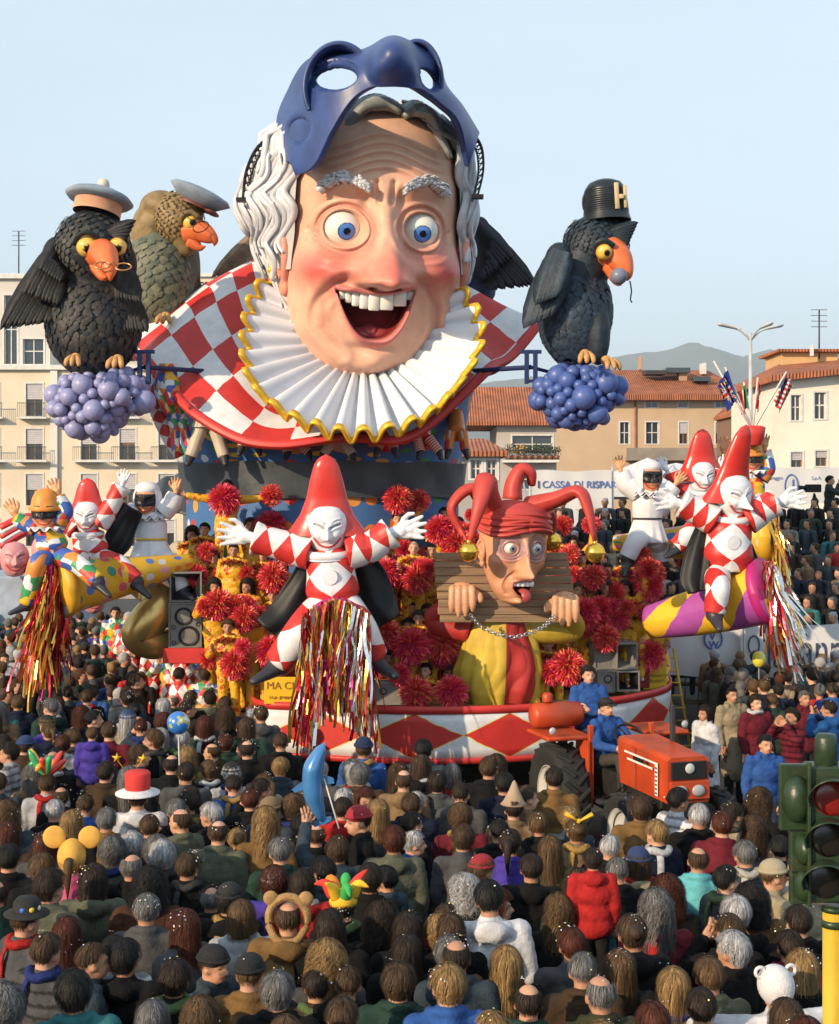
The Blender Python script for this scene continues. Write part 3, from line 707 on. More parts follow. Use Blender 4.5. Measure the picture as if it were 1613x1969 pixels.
mb = MB(); mb.add(box((-2.2 - FO[0], 21.6 - FO[1], .45), (3.4 - FO[0], 29 - FO[1], .75), .02)); mb.build('chassis', M_dark, flt, False)
for x in (-1.7, 3.0):
    for y in (23.2, 27.5):
        mb = MB(); v, f, u = lathe([(0, -.13), (.36, -.13), (.42, -.09), (.43, 0), (.42, .09), (.36, .13), (0, .13)], 28)
        mb.add((v[:, [2, 0, 1]], f)); w = mb.build('wheel', mat('rubber', (.02, .02, .02), .8, bump=.2), flt); w.location = (x - FO[0], y - FO[1], .43)
tag(flt, 'carnival float with checkered cape, pleated white ruff and red diamond skirt', 'carnival float')
# little blue brackets at the cape tips, outrigger arms to the grapes
M_navy = mat('navy_steel', (.02, .035, .12), .45, .3)
for x, xe in ((277, 190), (1021, 1112)):
    c = P(x, 706, 22.9) - Vector(FO); mb = MB()
    for dx in (-.07, .07): mb.add(box((c.x + dx - .035, c.y - .05, c.z - .27), (c.x + dx + .035, c.y + .05, c.z + .25), .006))
    mb.add(box((c.x - .17, c.y - .03, c.z + .22), (c.x + .17, c.y + .03, c.z + .28), .005)); mb.add(box((c.x - .1, c.y - .03, c.z - .25), (c.x + .1, c.y + .03, c.z - .2), .005))
    e = P(xe, 730, 23.4) - Vector(FO)
    mb.add(tube([c, e], .03, 8)); mb.add(tube([c, V3(P(640, 730, 25.5)) - FO], .04, 8))
    mb.build('bracket', M_navy, flt, False)
# ================================================================== BIRDS AND GRAPES
M_feather = mat('painted_feathers', rough=.55, src='vcol', var=.3, vs=7, bump=.5, bs=18, spec=.35)
M_beak = mat('orange_beak_paint', (.72, .16, .05), .38, var=.14, vs=5, bump=.1, bs=8)
M_claw = mat('ochre_claw_paint', (.50, .27, .10), .55, var=.25, vs=9, bump=.3)
def leafquad(p, d, n, L, W, up=.16):
    """a curved feather scale: root p, direction d, outward normal n"""
    p, d, n = V3(p), V3(d), V3(n); s = np.cross(d, n); s /= np.linalg.norm(s) + 1e-9
    v = [p - s * W * .35, p + s * W * .35, p + d * L * .55 + s * W * .5 + n * L * .08, p + d * L + n * L * .10, p + d * L * .55 - s * W * .5 + n * L * .08, p + d * L * .5 + n * L * .17]
    return v, [(0, 1, 5), (1, 2, 5), (2, 3, 5), (3, 4, 5), (4, 0, 5)]
def scales(mb, c, r, n, L, W, c0, c1, M=None, cond=None, down=(0, 0, -1)):
    ga = 2.39996
    for i in range(n):
        z = 1 - 2 * (i + .5) / n; q = math.sqrt(1 - z * z); a = i * ga; u = np.array([q * math.cos(a), q * math.sin(a), z])
        if cond and not cond(u): continue
        p = V3(c) + u * V3(r) * .995; nn = u / V3(r); nn /= np.linalg.norm(nn)
        d = V3(down) + .35 * rng.normal(size=3); d -= nn * np.dot(d, nn); k = np.linalg.norm(d)
        if k < .15: continue
        d /= k; t = random.random(); mb.add(leafquad(p, d, nn, L * random.uniform(.8, 1.2), W), col=V3(c0) * (1 - t) + V3(c1) * t, M=M)
def feather(mb, a, b, w, n, col, bend=.1, M=None):
    a, b = V3(a), V3(b); d = b - a; L = np.linalg.norm(d); s = np.cross(d / L, n); s /= np.linalg.norm(s); n = V3(n)
    prof = [(0, .5), (.25, .9), (.5, 1.), (.75, .85), (.92, .45), (1, .04)]
    v = []
    for t, k in prof:
        c = a + d * t + n * bend * L * math.sin(t * 2.6) * .5
        v += [c - s * w * k * .5, c + n * w * .14, c + s * w * k * .5, c - n * w * .05]
    f = []
    for i in range(5):
        for k in range(4): f.append((i * 4 + k, i * 4 + (k + 1) % 4, i * 4 + 4 + (k + 1) % 4, i * 4 + 4 + k))
    mb.add((v, f), col=col, M=M)
def wing(rows, col0, col1, n, name, parent, thick=None):
    """rows: list of (root a, root b, tip a, tip b, count, width)"""
    mb = MB()
    for (ra, rb, ta, tb, k, w, off) in rows:
        for i in range(k):
            t = i / (k - 1); t2 = t + random.uniform(-.03, .03)
            a = lerp(V3(ra), V3(rb), t) + V3(n) * off; b = lerp(V3(ta), V3(tb), t2) + V3(n) * (off + .02)
            q = random.random(); feather(mb, a, b, w, n, V3(col0) * (1 - q) + V3(col1) * q)
    if thick:
        for (c, r) in thick: mb.add(ell(c, r, 16, 10), col=V3(col0) * .9)
    return mb.build(name, M_feather, parent)
def foot(parent, c, s=.16, rot=0):
    mb = MB(); c = V3(c)
    for k in range(3):
        a = rot + (k - 1) * .45; d = np.array([math.sin(a), -math.cos(a), 0])
        p = [c + [0, 0, s * .4], c + d * s * .8 + [0, 0, s * .5], c + d * s * 1.5 + [0, 0, 0], c + d * s * 1.7 - [0, 0, s * .6]]
        mb.add(tube(curve(p, 9), s * .27 * np.array([1, 1.1, 1, 1.05, 1, 1.15, 1, .9, .5]), 8))
    mb.add(ell(c + [0, .02, s * .5], (s * .6, s * .7, s * .55), 10, 8))
    return mb.build('claw_foot', M_claw, parent)
def beak(parent, base, tip, r, openm=0, width=1., lower=True):
    """hooked beak from base towards tip"""
    b, t = V3(base), V3(tip); d = t - b; L = np.linalg.norm(d); u = d / L
    mb = MB(); drop = np.array([0, 0, -1.]) - u * u[2] * -1
    path = curve([b - u * .1, b + u * L * .35 + [0, 0, .16 * L], b + u * L * .75 + [0, 0, .10 * L], t + [0, 0, -.02 * L], t + [0, 0, -.22 * L]], 16)
    rr = r * np.array([1, 1.02, 1, .97, .93, .88, .82, .75, .67, .58, .49, .40, .31, .22, .13, .03])
    mb.add(tube(path, rr, 14, flat=width)); o = mb.build('beak', M_beak, parent)
    if lower:
        mb = MB(); path = curve([b + [0, 0, -r * .7], b + u * L * .35 + [0, 0, -r * 1.0 - openm * .5], b + u * L * .62 + [0, 0, -r * .75 - openm]], 10)
        mb.add(tube(path, r * np.linspace(.7, .06, 10), 10, flat=width * .9)); mb.build('lower_beak', M_beak, parent)
    return o
def bird_eye(parent, c, r, look, iris=(.02, .015, .01)):
    v, f, _, col = eyeball(r, look, iris=iris, n=40, white=(.78, .50, .10), ir=.42, pu=.42)
    mb = MB(); mb.add((v, f), col=col); o = mb.build('eye', M_eye, parent); o.location = c; return o
def bpt(o, px, py, d): return V3(P(px, py, d)) - V3(o.location)
BLK, BLK2, TEAL = (.010, .011, .013), (.045, .04, .04), (.02, .035, .055)
# -- bird A: black crow, sailor beret, small spectacles
A = empty('crow_sculpture', P(180, 718, 22.6)); s = 22.6 / F
bc = bpt(A, 180, 618, 22.9); br = (92 * s, 80 * s, 108 * s)
hc = bpt(A, 178, 478, 22.7); hr = (72 * s, 66 * s, 76 * s)
mb = MB(); mb.add(ell(bc, br, 32, 20)); mb.add(ell(hc, hr, 28, 18)); mb.add(limb(bc + [0, 0, .55], hc, .52, .50, 16))
v, f = fuse(mb, .05, 4); mb = MB(); mb.add((v, f), col=(.014, .018, .024))
scales(mb, bc, V3(br) * 1.01, 900, .15, .11, (.010, .015, .024), (.05, .043, .038), cond=lambda u: u[2] < .75)
mb.build('body', M_feather, A)
mb = MB(); scales(mb, hc, V3(hr) * 1.02, 420, .10, .10, (.02, .022, .025), (.055, .05, .045), cond=lambda u: not (u[1] < -.55 and -.5 < u[2] < .25 and u[0] > -.35) and u[2] < .8)
stuff(mb.build('head_curls', M_feather, A))
beak(A, bpt(A, 192, 492, 22.25), bpt(A, 212, 522, 21.7), .24)
for px, r in ((168, 21), (226, 17)): bird_eye(A, bpt(A, px, 474, 22.15 if px < 200 else 22.25), r * s, (.3, -1, -.45))
mb = MB(); mb.add(tube(curve([bpt(A, 142, 470, 22.1), bpt(A, 152, 452, 22.0), bpt(A, 172, 448, 22.0), bpt(A, 192, 462, 22.1)], 14), .04, 8), col=(.02, .02, .022)); mb.build('brow', M_feather, A)
mb = MB()
for k in range(7): feather(mb, bpt(A, 205 + k * 3, 446 + k * 2, 22.3), bpt(A, 262 - k * 4, 424 + k * 9, 22.3), .16, (0, -1, 0), (.02, .018, .025))
mb.build('crest', M_feather, A)
wing([(bpt(A, 98, 480, 22.7), bpt(A, 118, 560, 22.7), bpt(A, 2, 636, 22.3), bpt(A, 92, 622, 22.4), 13, .26, 0), (bpt(A, 100, 478, 22.6), bpt(A, 128, 520, 22.6), bpt(A, 48, 570, 22.3), bpt(A, 110, 590, 22.3), 10, .24, .06), (bpt(A, 108, 470, 22.6), bpt(A, 130, 500, 22.6), bpt(A, 80, 525, 22.3), bpt(A, 118, 548, 22.3), 8, .22, .12)], BLK, (.025, .022, .02), (.1, -1, .1), 'wing', A, [(bpt(A, 108, 500, 22.75), (.24, .2, .38))])
wing([(bpt(A, 232, 500, 22.8), bpt(A, 250, 560, 22.8), bpt(A, 222, 640, 22.5), bpt(A, 284, 640, 22.5), 11, .24, 0), (bpt(A, 226, 490, 22.7), bpt(A, 252, 520, 22.7), bpt(A, 228, 580, 22.4), bpt(A, 272, 585, 22.4), 9, .22, .06)], BLK, (.025, .022, .02), (-.1, -1, .1), 'wing', A, [(bpt(A, 240, 510, 22.8), (.2, .18, .35))])
foot(A, bpt(A, 145, 696, 22.1), .14); foot(A, bpt(A, 226, 700, 22.1), .15)
Mt = Matrix.Translation(bpt(A, 192, 378, 22.7)) @ Matrix.Rotation(R(9), 4, 'Y') @ Matrix.Rotation(R(-8), 4, 'X')
mb = MB(); mb.add(lathe([(0, .10), (.30, .10), (.48, .03), (.55, -.04), (.50, -.09), (.3, -.12), (0, -.12)], 40), M=Mt); mb.build('beret', mat('blue_grey_felt', (.22, .27, .34), .7, var=.2, vs=4, bump=.2, bs=10), A)
mb = MB(); mb.add(ell((0.02, 0, .2), (.10, .10, .11), 20, 12), M=Mt); mb.build('pompon', mat('cream_ball', (.55, .50, .42), .6, var=.15), A)
mb = MB(); mb.add(lathe([(.38, -.30), (.385, -.25), (.37, -.24), (.385, -.20), (.37, -.19), (.385, -.15), (.38, -.10)], 40), M=Mt); mb.build('cap_band', mat('salmon_band', (.60, .30, .18), .6, var=.2, vs=3), A)
M_wire = mat('brass_wire', (.55, .28, .10), .3, .7)
for px, py in ((197, 510), (237, 513)):
    mb = MB(); t_ = np.linspace(0, 6.2832, 30); c = bpt(A, px, py, 21.6)
    mb.add(tube(np.stack([c[0] + .12 * np.cos(t_), c[1] + .04 * np.sin(t_), c[2] + .06 * np.sin(t_)], -1), .012, 6)); mb.build('spectacle_ring', M_wire, A)
mb = MB(); mb.add(tube([bpt(A, 211, 508, 21.6), bpt(A, 218, 503, 21.5), bpt(A, 224, 510, 21.6)], .012, 6)); mb.build('spectacle_bridge', M_wire, A)
tag(A, 'black crow sculpture with pale blue sailor beret and wire spectacles, perched at far left', 'bird sculpture')
# -- bird B: brown vulture, cap, monocle, behind the crow
B = empty('vulture_sculpture', P(312, 630, 25)); s = 25 / F
mb = MB(); mb.add(ell(bpt(B, 306, 530, 25.2), (66 * s, 62 * s, 100 * s), 28, 18)); mb.add(ell(bpt(B, 352, 520, 25.3), (34 * s, 40 * s, 90 * s), 20, 14)); v, f = fuse(mb, .05, 5)
mb = MB(); mb.add((v, f), col=(.10, .12, .095)); scales(mb, bpt(B, 306, 530, 25.2), (66 * s, 62 * s, 100 * s), 380, .16, .17, (.09, .11, .085), (.17, .165, .11), cond=lambda u: u[2] < .7); mb.build('body', M_feather, B)
mb = MB(); mb.add(ell(bpt(B, 345, 415, 25), (46 * s, 44 * s, 46 * s), 24, 16)); mb.add(ell(bpt(B, 310, 400, 25.1), (42 * s, 40 * s, 34 * s), 24, 16)); mb.add(limb(bpt(B, 345, 430, 24.9), bpt(B, 358, 478, 24.9), .36, .16, 14))
mb.add(limb(bpt(B, 300, 430, 25.2), bpt(B, 290, 480, 25.3), .42, .42, 14)); v, f = fuse(mb, .04, 4)
mb = MB(); mb.add((v, f), col=(.22, .15, .065)); scales(mb, bpt(B, 345, 420, 24.95), (48 * s, 46 * s, 54 * s), 360, .07, .07, (.20, .135, .055), (.30, .20, .09)); mb.build('head', M_feather, B)
M_beak_b = M_beak; beak(B, bpt(B, 368, 448, 24.75), bpt(B, 412, 462, 24.6), .21)
bird_eye(B, bpt(B, 366, 428, 24.62), 16 * s, (.6, -1, -.2), (.25, .12, .03))
mb = MB(); mb.add(tube(curve([bpt(B, 348, 434, 24.6), bpt(B, 350, 416, 24.5), bpt(B, 366, 408, 24.5), bpt(B, 382, 418, 24.5)], 14), .05, 8), col=(.16, .11, .05)); mb.build('brow', M_feather, B)
mb = MB(); mb.add(tube([bpt(B, 346, 405, 24.3), bpt(B, 378, 432, 24.3)], .008, 5)); t_ = np.linspace(0, 6.2832, 30); c = bpt(B, 386, 436, 24.3)
mb.add(tube(np.stack([c[0] + .13 * np.cos(t_), c[1] + .03 * np.cos(t_), c[2] + .09 * np.sin(t_) + .04 * np.cos(t_)], -1), .009, 6)); stuff(mb.build('monocle', M_steel, B))
Mt = Matrix.Translation(bpt(B, 386, 372, 24.8)) @ Matrix.Rotation(R(24), 4, 'Y')
mb = MB(); mb.add(lathe([(0, .06), (.30, .08), (.50, .04), (.56, -.02), (.46, -.10), (.34, -.20), (.32, -.20)], 36, 1.02, .8), M=Mt); mb.build('cap', MATS['blue_grey_felt'], B)
mb = MB(); mb.add(lathe([(.33, -.26), (.335, -.17), (.36, -.15)], 36, 1, .8), M=Mt); mb.add(ell((.34, -.12, -.25), (.14, .2, .045), 16, 8), M=Mt); mb.build('cap_peak', mat('dark_red_band', (.13, .035, .03), .5, var=.2), B)
wing([(bpt(B, 262, 430, 25.1), bpt(B, 285, 520, 25.1), bpt(B, 240, 600, 25), bpt(B, 300, 620, 25), 9, .3, 0)], (.13, .13, .10), (.22, .2, .13), (-.2, -1, 0), 'wing', B)
wing([(bpt(B, 372, 480, 25.2), bpt(B, 380, 560, 25.3), bpt(B, 352, 600, 25.1), bpt(B, 376, 610, 25.1), 6, .25, 0)], (.07, .06, .05), (.12, .1, .07), (.3, -1, 0), 'wing', B)
foot(B, bpt(B, 318, 616, 24.6), .15)
tag(B, 'brown and grey-green vulture sculpture with peaked cap and hooked orange beak, behind the crow', 'bird sculpture')
# -- bird C: blue raven mostly hidden behind the head, wing spread right
Cc = empty('raven_sculpture', P(925, 600, 26.0)); s = 26.4 / F
mb = MB(); mb.add(ell(bpt(Cc, 914, 515, 26.6), (42 * s, 50 * s, 92 * s), 28, 18)); v, f = fuse(mb, .05, 4); mb = MB(); mb.add((v, f), col=(.025, .045, .11))
scales(mb, bpt(Cc, 914, 515, 26.6), (42.6 * s, 50 * s, 92.6 * s), 520, .15, .13, (.025, .045, .11), (.05, .07, .14)); mb.build('body', M_feather, Cc)
wing([(bpt(Cc, 918, 430, 26.3), bpt(Cc, 940, 520, 26.3), bpt(Cc, 1030, 552, 26), bpt(Cc, 940, 560, 26), 12, .28, 0), (bpt(Cc, 915, 425, 26.2), bpt(Cc, 930, 490, 26.2), bpt(Cc, 985, 500, 26), bpt(Cc, 925, 545, 26), 10, .28, .07)], BLK, (.02, .02, .035), (0, -1, .1), 'wing', Cc, [(bpt(Cc, 922, 450, 26.4), (.22, .2, .33))])
wing([(bpt(Cc, 500, 440, 26.6), bpt(Cc, 505, 480, 26.6), bpt(Cc, 408, 536, 26.4), bpt(Cc, 470, 532, 26.4), 8, .22, 0)], (.17, .11, .06), (.3, .2, .12), (0, -1, .1), 'tail', Cc)
tag(Cc, 'dark blue raven sculpture with spread wing, half hidden behind the giant head', 'bird sculpture')
# -- bird D: black bird with policeman helmet, right
D = empty('raven_sculpture', P(1140, 700, 22.8)); s = 22.8 / F
bc = bpt(D, 1105, 600, 23); 
mb = MB(); mb.add(ell(bc, (70 * s, 66 * s, 104 * s), 32, 20, Matrix.Rotation(R(-8), 4, 'Y'))); mb.add(ell(bpt(D, 1146, 470, 22.9), (62 * s, 56 * s, 58 * s), 26, 16)); mb.add(limb(bc + [0, 0, .5], bpt(D, 1140, 480, 22.9), .5, .42, 16)); mb.add(ell(bpt(D, 1150, 640, 22.7), (.20, .26, .55), 18, 12))
v, f = fuse(mb, .05, 4); mb = MB(); mb.add((v, f), col=(.016, .026, .04))
scales(mb, bc, (72 * s, 68 * s, 106 * s), 900, .14, .11, (.018, .03, .05), (.03, .05, .085)); scales(mb, bpt(D, 1146, 470, 22.9), (64 * s, 58 * s, 60 * s), 380, .09, .09, (.015, .022, .032), (.02, .035, .05), cond=lambda u: u[2] < .8); mb.build('body', M_feather, D)
beak(D, bpt(D, 1176, 490, 22.55), bpt(D, 1206, 528, 22.35), .25, .10)
bird_eye(D, bpt(D, 1161, 484, 22.3), 16 * s, (.35, -1, -.35))
mb = MB(); mb.add(tube(curve([bpt(D, 1143, 492, 22.35), bpt(D, 1146, 470, 22.25), bpt(D, 1162, 462, 22.2), bpt(D, 1180, 472, 22.25)], 14), .045, 8), col=(.015, .025, .035)); mb.build('brow', M_feather, D)
mb = MB()
for k in range(7): feather(mb, bpt(D, 1165 + k * 3, 448 + k * 2, 22.5), bpt(D, 1227 - k * 3, 428 + k * 7, 22.5), .16, (0, -1, 0), (.015, .025, .035))
mb.build('crest', M_feather, D)
mb = MB(); mb.add(ell(bpt(D, 1190, 531, 22.2), (.135, .135, .135), 24, 14)); mb.build('held_grape', mat('grape_grey', (.16, .18, .26), .35, var=.1), D)
mb = MB(); mb.add(tube(curve([bpt(D, 1211, 540, 22.3), bpt(D, 1214, 560, 22.3), bpt(D, 1212, 575, 22.3), bpt(D, 1215, 582, 22.3)], 12), .012, 5)); mb.build('stalk', M_steel, D)
wing([(bpt(D, 1062, 490, 22.6), bpt(D, 1092, 500, 22.5), bpt(D, 1008, 634, 22.4), bpt(D, 1060, 610, 22.35), 11, .30, 0), (bpt(D, 1070, 480, 22.5), bpt(D, 1095, 488, 22.4), bpt(D, 1035, 590, 22.3), bpt(D, 1072, 575, 22.3), 8, .3, .07)], (.018, .03, .045), (.035, .055, .08), (-.4, -1, .1), 'wing', D, [(bpt(D, 1075, 505, 22.7), (.24, .22, .33))])
foot(D, bpt(D, 1125, 690, 22.3), .15); foot(D, bpt(D, 1166, 702, 22.3), .15, .4)
Mt = Matrix.Translation(bpt(D, 1166, 420, 22.8)) @ Matrix.Rotation(R(-3), 4, 'Y'); hp = [(.40, -.05), (.36, .08), (.335, .22), (.34, .36), (.325, .48), (.26, .57), (.14, .62), (0, .63)]
mb = MB(); mb.add(lathe(hp, 36), M=Mt)
for i in range(12): mb.add(lathe([(.36 - .002 * i, .04 + i * .035), (.375 - .003 * i, .055 + i * .035), (.36 - .002 * i, .07 + i * .035)], 36), M=Mt)
mb.build('helmet', mat('dark_helmet', (.015, .02, .028), .35, var=.3, vs=6), D)
mb = MB(); M_cream = mat('cream_badge', (.55, .42, .24), .6)
for (x0, x1, z0, z1) in ((.10, .17, .08, .50), (.17, .25, .24, .31), (.25, .30, .10, .46)): mb.add(box((x0, -.365 + .04 * (x0 > .2), z0), (x1, -.325 + .06 * (x0 > .2), z1), .005), M=Mt)
stuff(mb.build('badge', M_cream, D))
mb = MB(); mb.add(tube(curve([bpt(D, 1135, 360, 22.8), bpt(D, 1122, 378, 22.8), bpt(D, 1122, 400, 22.8), bpt(D, 1130, 410, 22.8)], 14), .02, 6)); mb.build('chin_strap', MATS['dark_helmet'], D)
tag(D, 'blue-black raven sculpture with tall dark helmet and a grape in its orange beak, at right', 'bird sculpture')
# -- grape bunches
def grapes(name, cpx, cpy, d, ext, col, lab, seed, shape):
    g = empty(name, P(cpx, cpy, d)); rr = np.random.default_rng(seed); me = {}
    m = mat('grape_paint_' + ('lilac' if col[0] > .2 else 'blue'), col, .4, var=.16, vs=4, bump=.08, bs=14, spec=.5)
    mbs = MB(); mbs.add(ell((0, 0, 0), (1, 1, 1), 20, 12)); base = mbs.mesh('grape', m)
    pts = []; tries = 0
    while len(pts) < 125 and tries < 9000:
        tries += 1; u = rr.normal(size=3); u /= np.linalg.norm(u)
        if u[1] > .6: continue
        k = shape(u); p = u * V3(ext) * k; r = rr.choice([.085, .115, .145, .175, .20], p=[.2, .25, .25, .2, .1])
        if all(np.linalg.norm(p - q) > (r + r2) * .72 for q, r2 in pts): pts.append((p, r))
    for p, r in pts:
        o = obj('grape', base, g, loc=p); o.scale = (r, r, r)
    mb = MB(); mb.add(ell((0, 0, 0), V3(ext) * .80, 20, 12)); mb.build('cluster_core', m, g)
    tag(g, lab, 'grape bunch', 'grape bunches under the birds'); return g
grapes('grape_bunch', 186, 775, 22.9, (.70, .5, .50), (.27, .28, .50), 'bunch of lilac-grey grapes under the crow with the sailor beret', 3, lambda u: 1 + .15 * (u[0] > .3) * (u[2] > 0) - .25 * (u[0] > .4) * (u[2] < -.2))
grapes('grape_bunch', 1114, 762, 22.9, (.68, .5, .44), (.07, .12, .36), 'bunch of deep blue grapes under the helmeted raven', 5, lambda u: 1 - .18 * (abs(u[0]) > .6) * (u[2] < -.2))
# ================================================================== PUPPETS ON CANNONS
def hand_mb(mb, wrist, d, thumb, size=.19, spread=.16, curl=.15, bend=None):
    """palm and five fingers; d = finger direction, thumb = side the thumb leaves from"""
    w = V3(wrist); d = V3(d) / np.linalg.norm(d); t = V3(thumb); t = t - d * np.dot(t, d); t /= np.linalg.norm(t); n = np.cross(d, t)
    if bend is not None and np.dot(n, bend) < 0: n = -n
    s = size
    mb.add(limb(w - d * s * .12, w + d * s * .14, s * .16, s * .2, 10)); mb.add(limb(w + d * s * .12 + t * s * .13, w + d * s * .38 + t * s * .17, s * .13, s * .11, 8))
    mb.add(limb(w + d * s * .12 - t * s * .12, w + d * s * .36 - t * s * .17, s * .12, s * .10, 8)); mb.add(limb(w + d * s * .2, w + d * s * .42, s * .14, s * .12, 8))
    for k, (o, L) in enumerate(((.20, .44), (.07, .50), (-.07, .46), (-.20, .36))):
        b = w + d * s * .42 + t * s * o; a = spread * (1.5 - k); c = curl
        p = [b]; dd = d * math.cos(a) + t * math.sin(a)
        for q in range(3):
            ang = c * (q + 1); p.append(p[-1] + (dd * math.cos(ang) + n * math.sin(ang)) * s * L * (.42, .33, .25)[q])
        mb.add(tube(p, s * np.array([.075, .072, .064, .045]), 7))
    b = w + d * s * .14 + t * s * .22; p = [b - t * s * .1, b + (t * .7 + d * .7) * s * .17, b + (t * .65 + d * .85) * s * .34 + n * s * .05, b + (t * .45 + d * 1.0) * s * .46 + n * s * .08]
    mb.add(tube(p, s * np.array([.10, .085, .075, .05]), 7)); return mb
def hand(name, parent, m, *a, **k):
    mb = MB(); hand_mb(mb, *a, **k); sz = k.get('size', .19); v, f = fuse(mb, sz * .028, 2); mb = MB(); mb.add((v, f)); return mb.build(name, m, parent)
M_hwhite = mat('white_glove_paint', (.70, .70, .74), .45, var=.08, vs=5, bump=.05)
M_hskin = mat('ochre_skin_paint', (.62, .32, .16), .5, var=.15, vs=6, bump=.08)
M_clown = patmat('clown_diamonds', 'diamond', RED, WHITE, 1, 1, .42, .1, 10)
M_harl = patmat('harlequin_patches', 'harlequin', WHITE, [(.62, .05, .04), (.75, .45, .03), (.70, .70, .72), (.05, .12, .42), (.04, .28, .10), (.70, .25, .05)], 1, 1, .45, .1, 10)
M_pulc = mat('pulcinella_white', (.68, .68, .72), .55, var=.1, vs=3, bump=.25, bs=6, grime=.1)
M_black = mat('black_cape_cloth', (.008, .009, .011), .5, var=.3, vs=4, bump=.3, bs=5, spec=.3)
M_shoe = mat('dark_grey_shoe', (.035, .035, .045), .4, var=.2)
M_redgl = mat('glossy_red_hat', (.55, .03, .02), .28, var=.18, vs=3, bump=.06, bs=6, spec=.5, coat=.3)
M_orange = mat('orange_hat_paint', (.65, .24, .04), .45, var=.2, vs=4)
M_vpaint = mat('painted_face', rough=.42, src='vcol', var=.06, vs=6, bump=.04)
SP = dict(z=[-125, -118, -100, -70, -30, 10, 50, 85, 110, 122], w=[4, 36, 62, 82, 94, 98, 94, 76, 46, 4], f=[4, 40, 66, 84, 94, 96, 92, 74, 42, 4], b=[4, 36, 60, 82, 94, 98, 94, 76, 46, 4])
def clown_disp(nose=1., base=(.70, .70, .74), mask=None, half=False):
    def fn(x, z, A):
        fr = sst(.1, .5, np.cos(A)); r = np.clip((30 - z) / 60, 0, 1)
        dy = (4 + 44 * nose * r ** 1.5) * np.exp(-(np.abs(x) / (9 + 9 * r)) ** 2.3) * sst(-52, -34, z) * sst(44, 20, z)
        dy += 12 * gau(x, z, -46, -20, 26, 22) + 12 * gau(x, z, 46, -20, 26, 22) + 10 * gau(x, z, 0, -96, 24, 16)
        col = np.tile(V3(base), (*x.shape, 1))
        def bl(c, w): nonlocal col; w = np.clip(w, 0, 1)[..., None] * fr[..., None]; col = col * (1 - w) + V3(c) * w
        for s in (-1, 1):
            e = pld(x, z, curve([(s * 14, 14), (s * 34, 25), (s * 58, 32)], 8)); dy -= 9 * np.exp(-(e / 6) ** 2); bl((.16, .16, .22), .9 * np.exp(-(e / 4) ** 2))
            dy += 6 * np.exp(-((e - 11) / 5) ** 2)
            e = pld(x, z, curve([(s * 16, 38), (s * 38, 54), (s * 62, 56)], 8)); dy += 6 * np.exp(-(e / 5) ** 2); bl((.40, .40, .46), .8 * np.exp(-(e / 4) ** 2))
            e = pld(x, z, curve([(s * 16, -58), (s * 50, -50), (s * 70, -18)], 8)); bl((.45, .1, .08), .5 * np.exp(-(e / 4) ** 2)); dy -= 4 * np.exp(-(e / 4) ** 2)
        e = pld(x, z, curve([(-62, -34), (-34, -66), (0, -76), (34, -66), (62, -34)], 16)); bl((.50, .02, .02), np.exp(-(e / 6) ** 4)); dy += 5 * np.exp(-(e / 7) ** 2)
        if mask is not None:
            w = sst(-38, -30, z) * sst(60, 52, z) * (np.abs(x) < 90); bl(mask, w); dy += 8 * w
            for s in (-1, 1): bl((.01, .01, .01), gau(x, z, s * 34, 18, 12, 9) * 1.3)
        return 0 * x, dy, 0 * x, col
    return fn
def small_head(parent, pos, scale, yaw, pitch, disp, roll=0, name='head', na=110, nz=100):
    v, f, _, c = face_mesh(SP, disp, na, nz); mb = MB()
    M = Matrix.Translation(pos) @ Matrix.Rotation(R(yaw), 4, 'Z') @ Matrix.Rotation(R(roll), 4, 'Y') @ Matrix.Rotation(R(pitch), 4, 'X') @ Matrix.Scale(scale, 4)
    mb.add((v, f), col=c, M=M); mb.build(name, M_vpaint, parent); return M
def ruffcol(parent, M, r0, r1, z, m, n=16, amp=6, name='collar', layers=1):
    mb = MB()
    for l in range(layers):
        def fn(U, V):
            a = U * 2 * np.pi; r = lerp(r0, r1, V); w = np.sin(a * n + l); return r * np.sin(a), r * np.cos(a), z - l * 14 + amp * w * V - 10 * V
        mb.add(surf(n * 10, 5, fn), M=M)
    o = mb.build(name, m, parent); s_ = o.modifiers.new('t', 'SOLIDIFY'); s_.thickness = .012; return o
def garment(name, parent, pts, rad, m, su, sv, uo=0., vo=0., flat=1., n=20, seg=22, cap=True):
    p = curve(pts, seg); r = np.interp(np.linspace(0, 1, seg), np.linspace(0, 1, len(rad)), rad)
    r = np.convolve(np.r_[r[0], r, r[-1]], [.25, .5, .25], 'valid')
    v, f, u = tube(p, r, n, cap, flat); u = u * (su, sv) + (uo, vo)
    mb = MB(); mb.add((v, f, u)); return mb.build(name, m, parent, uv=True)
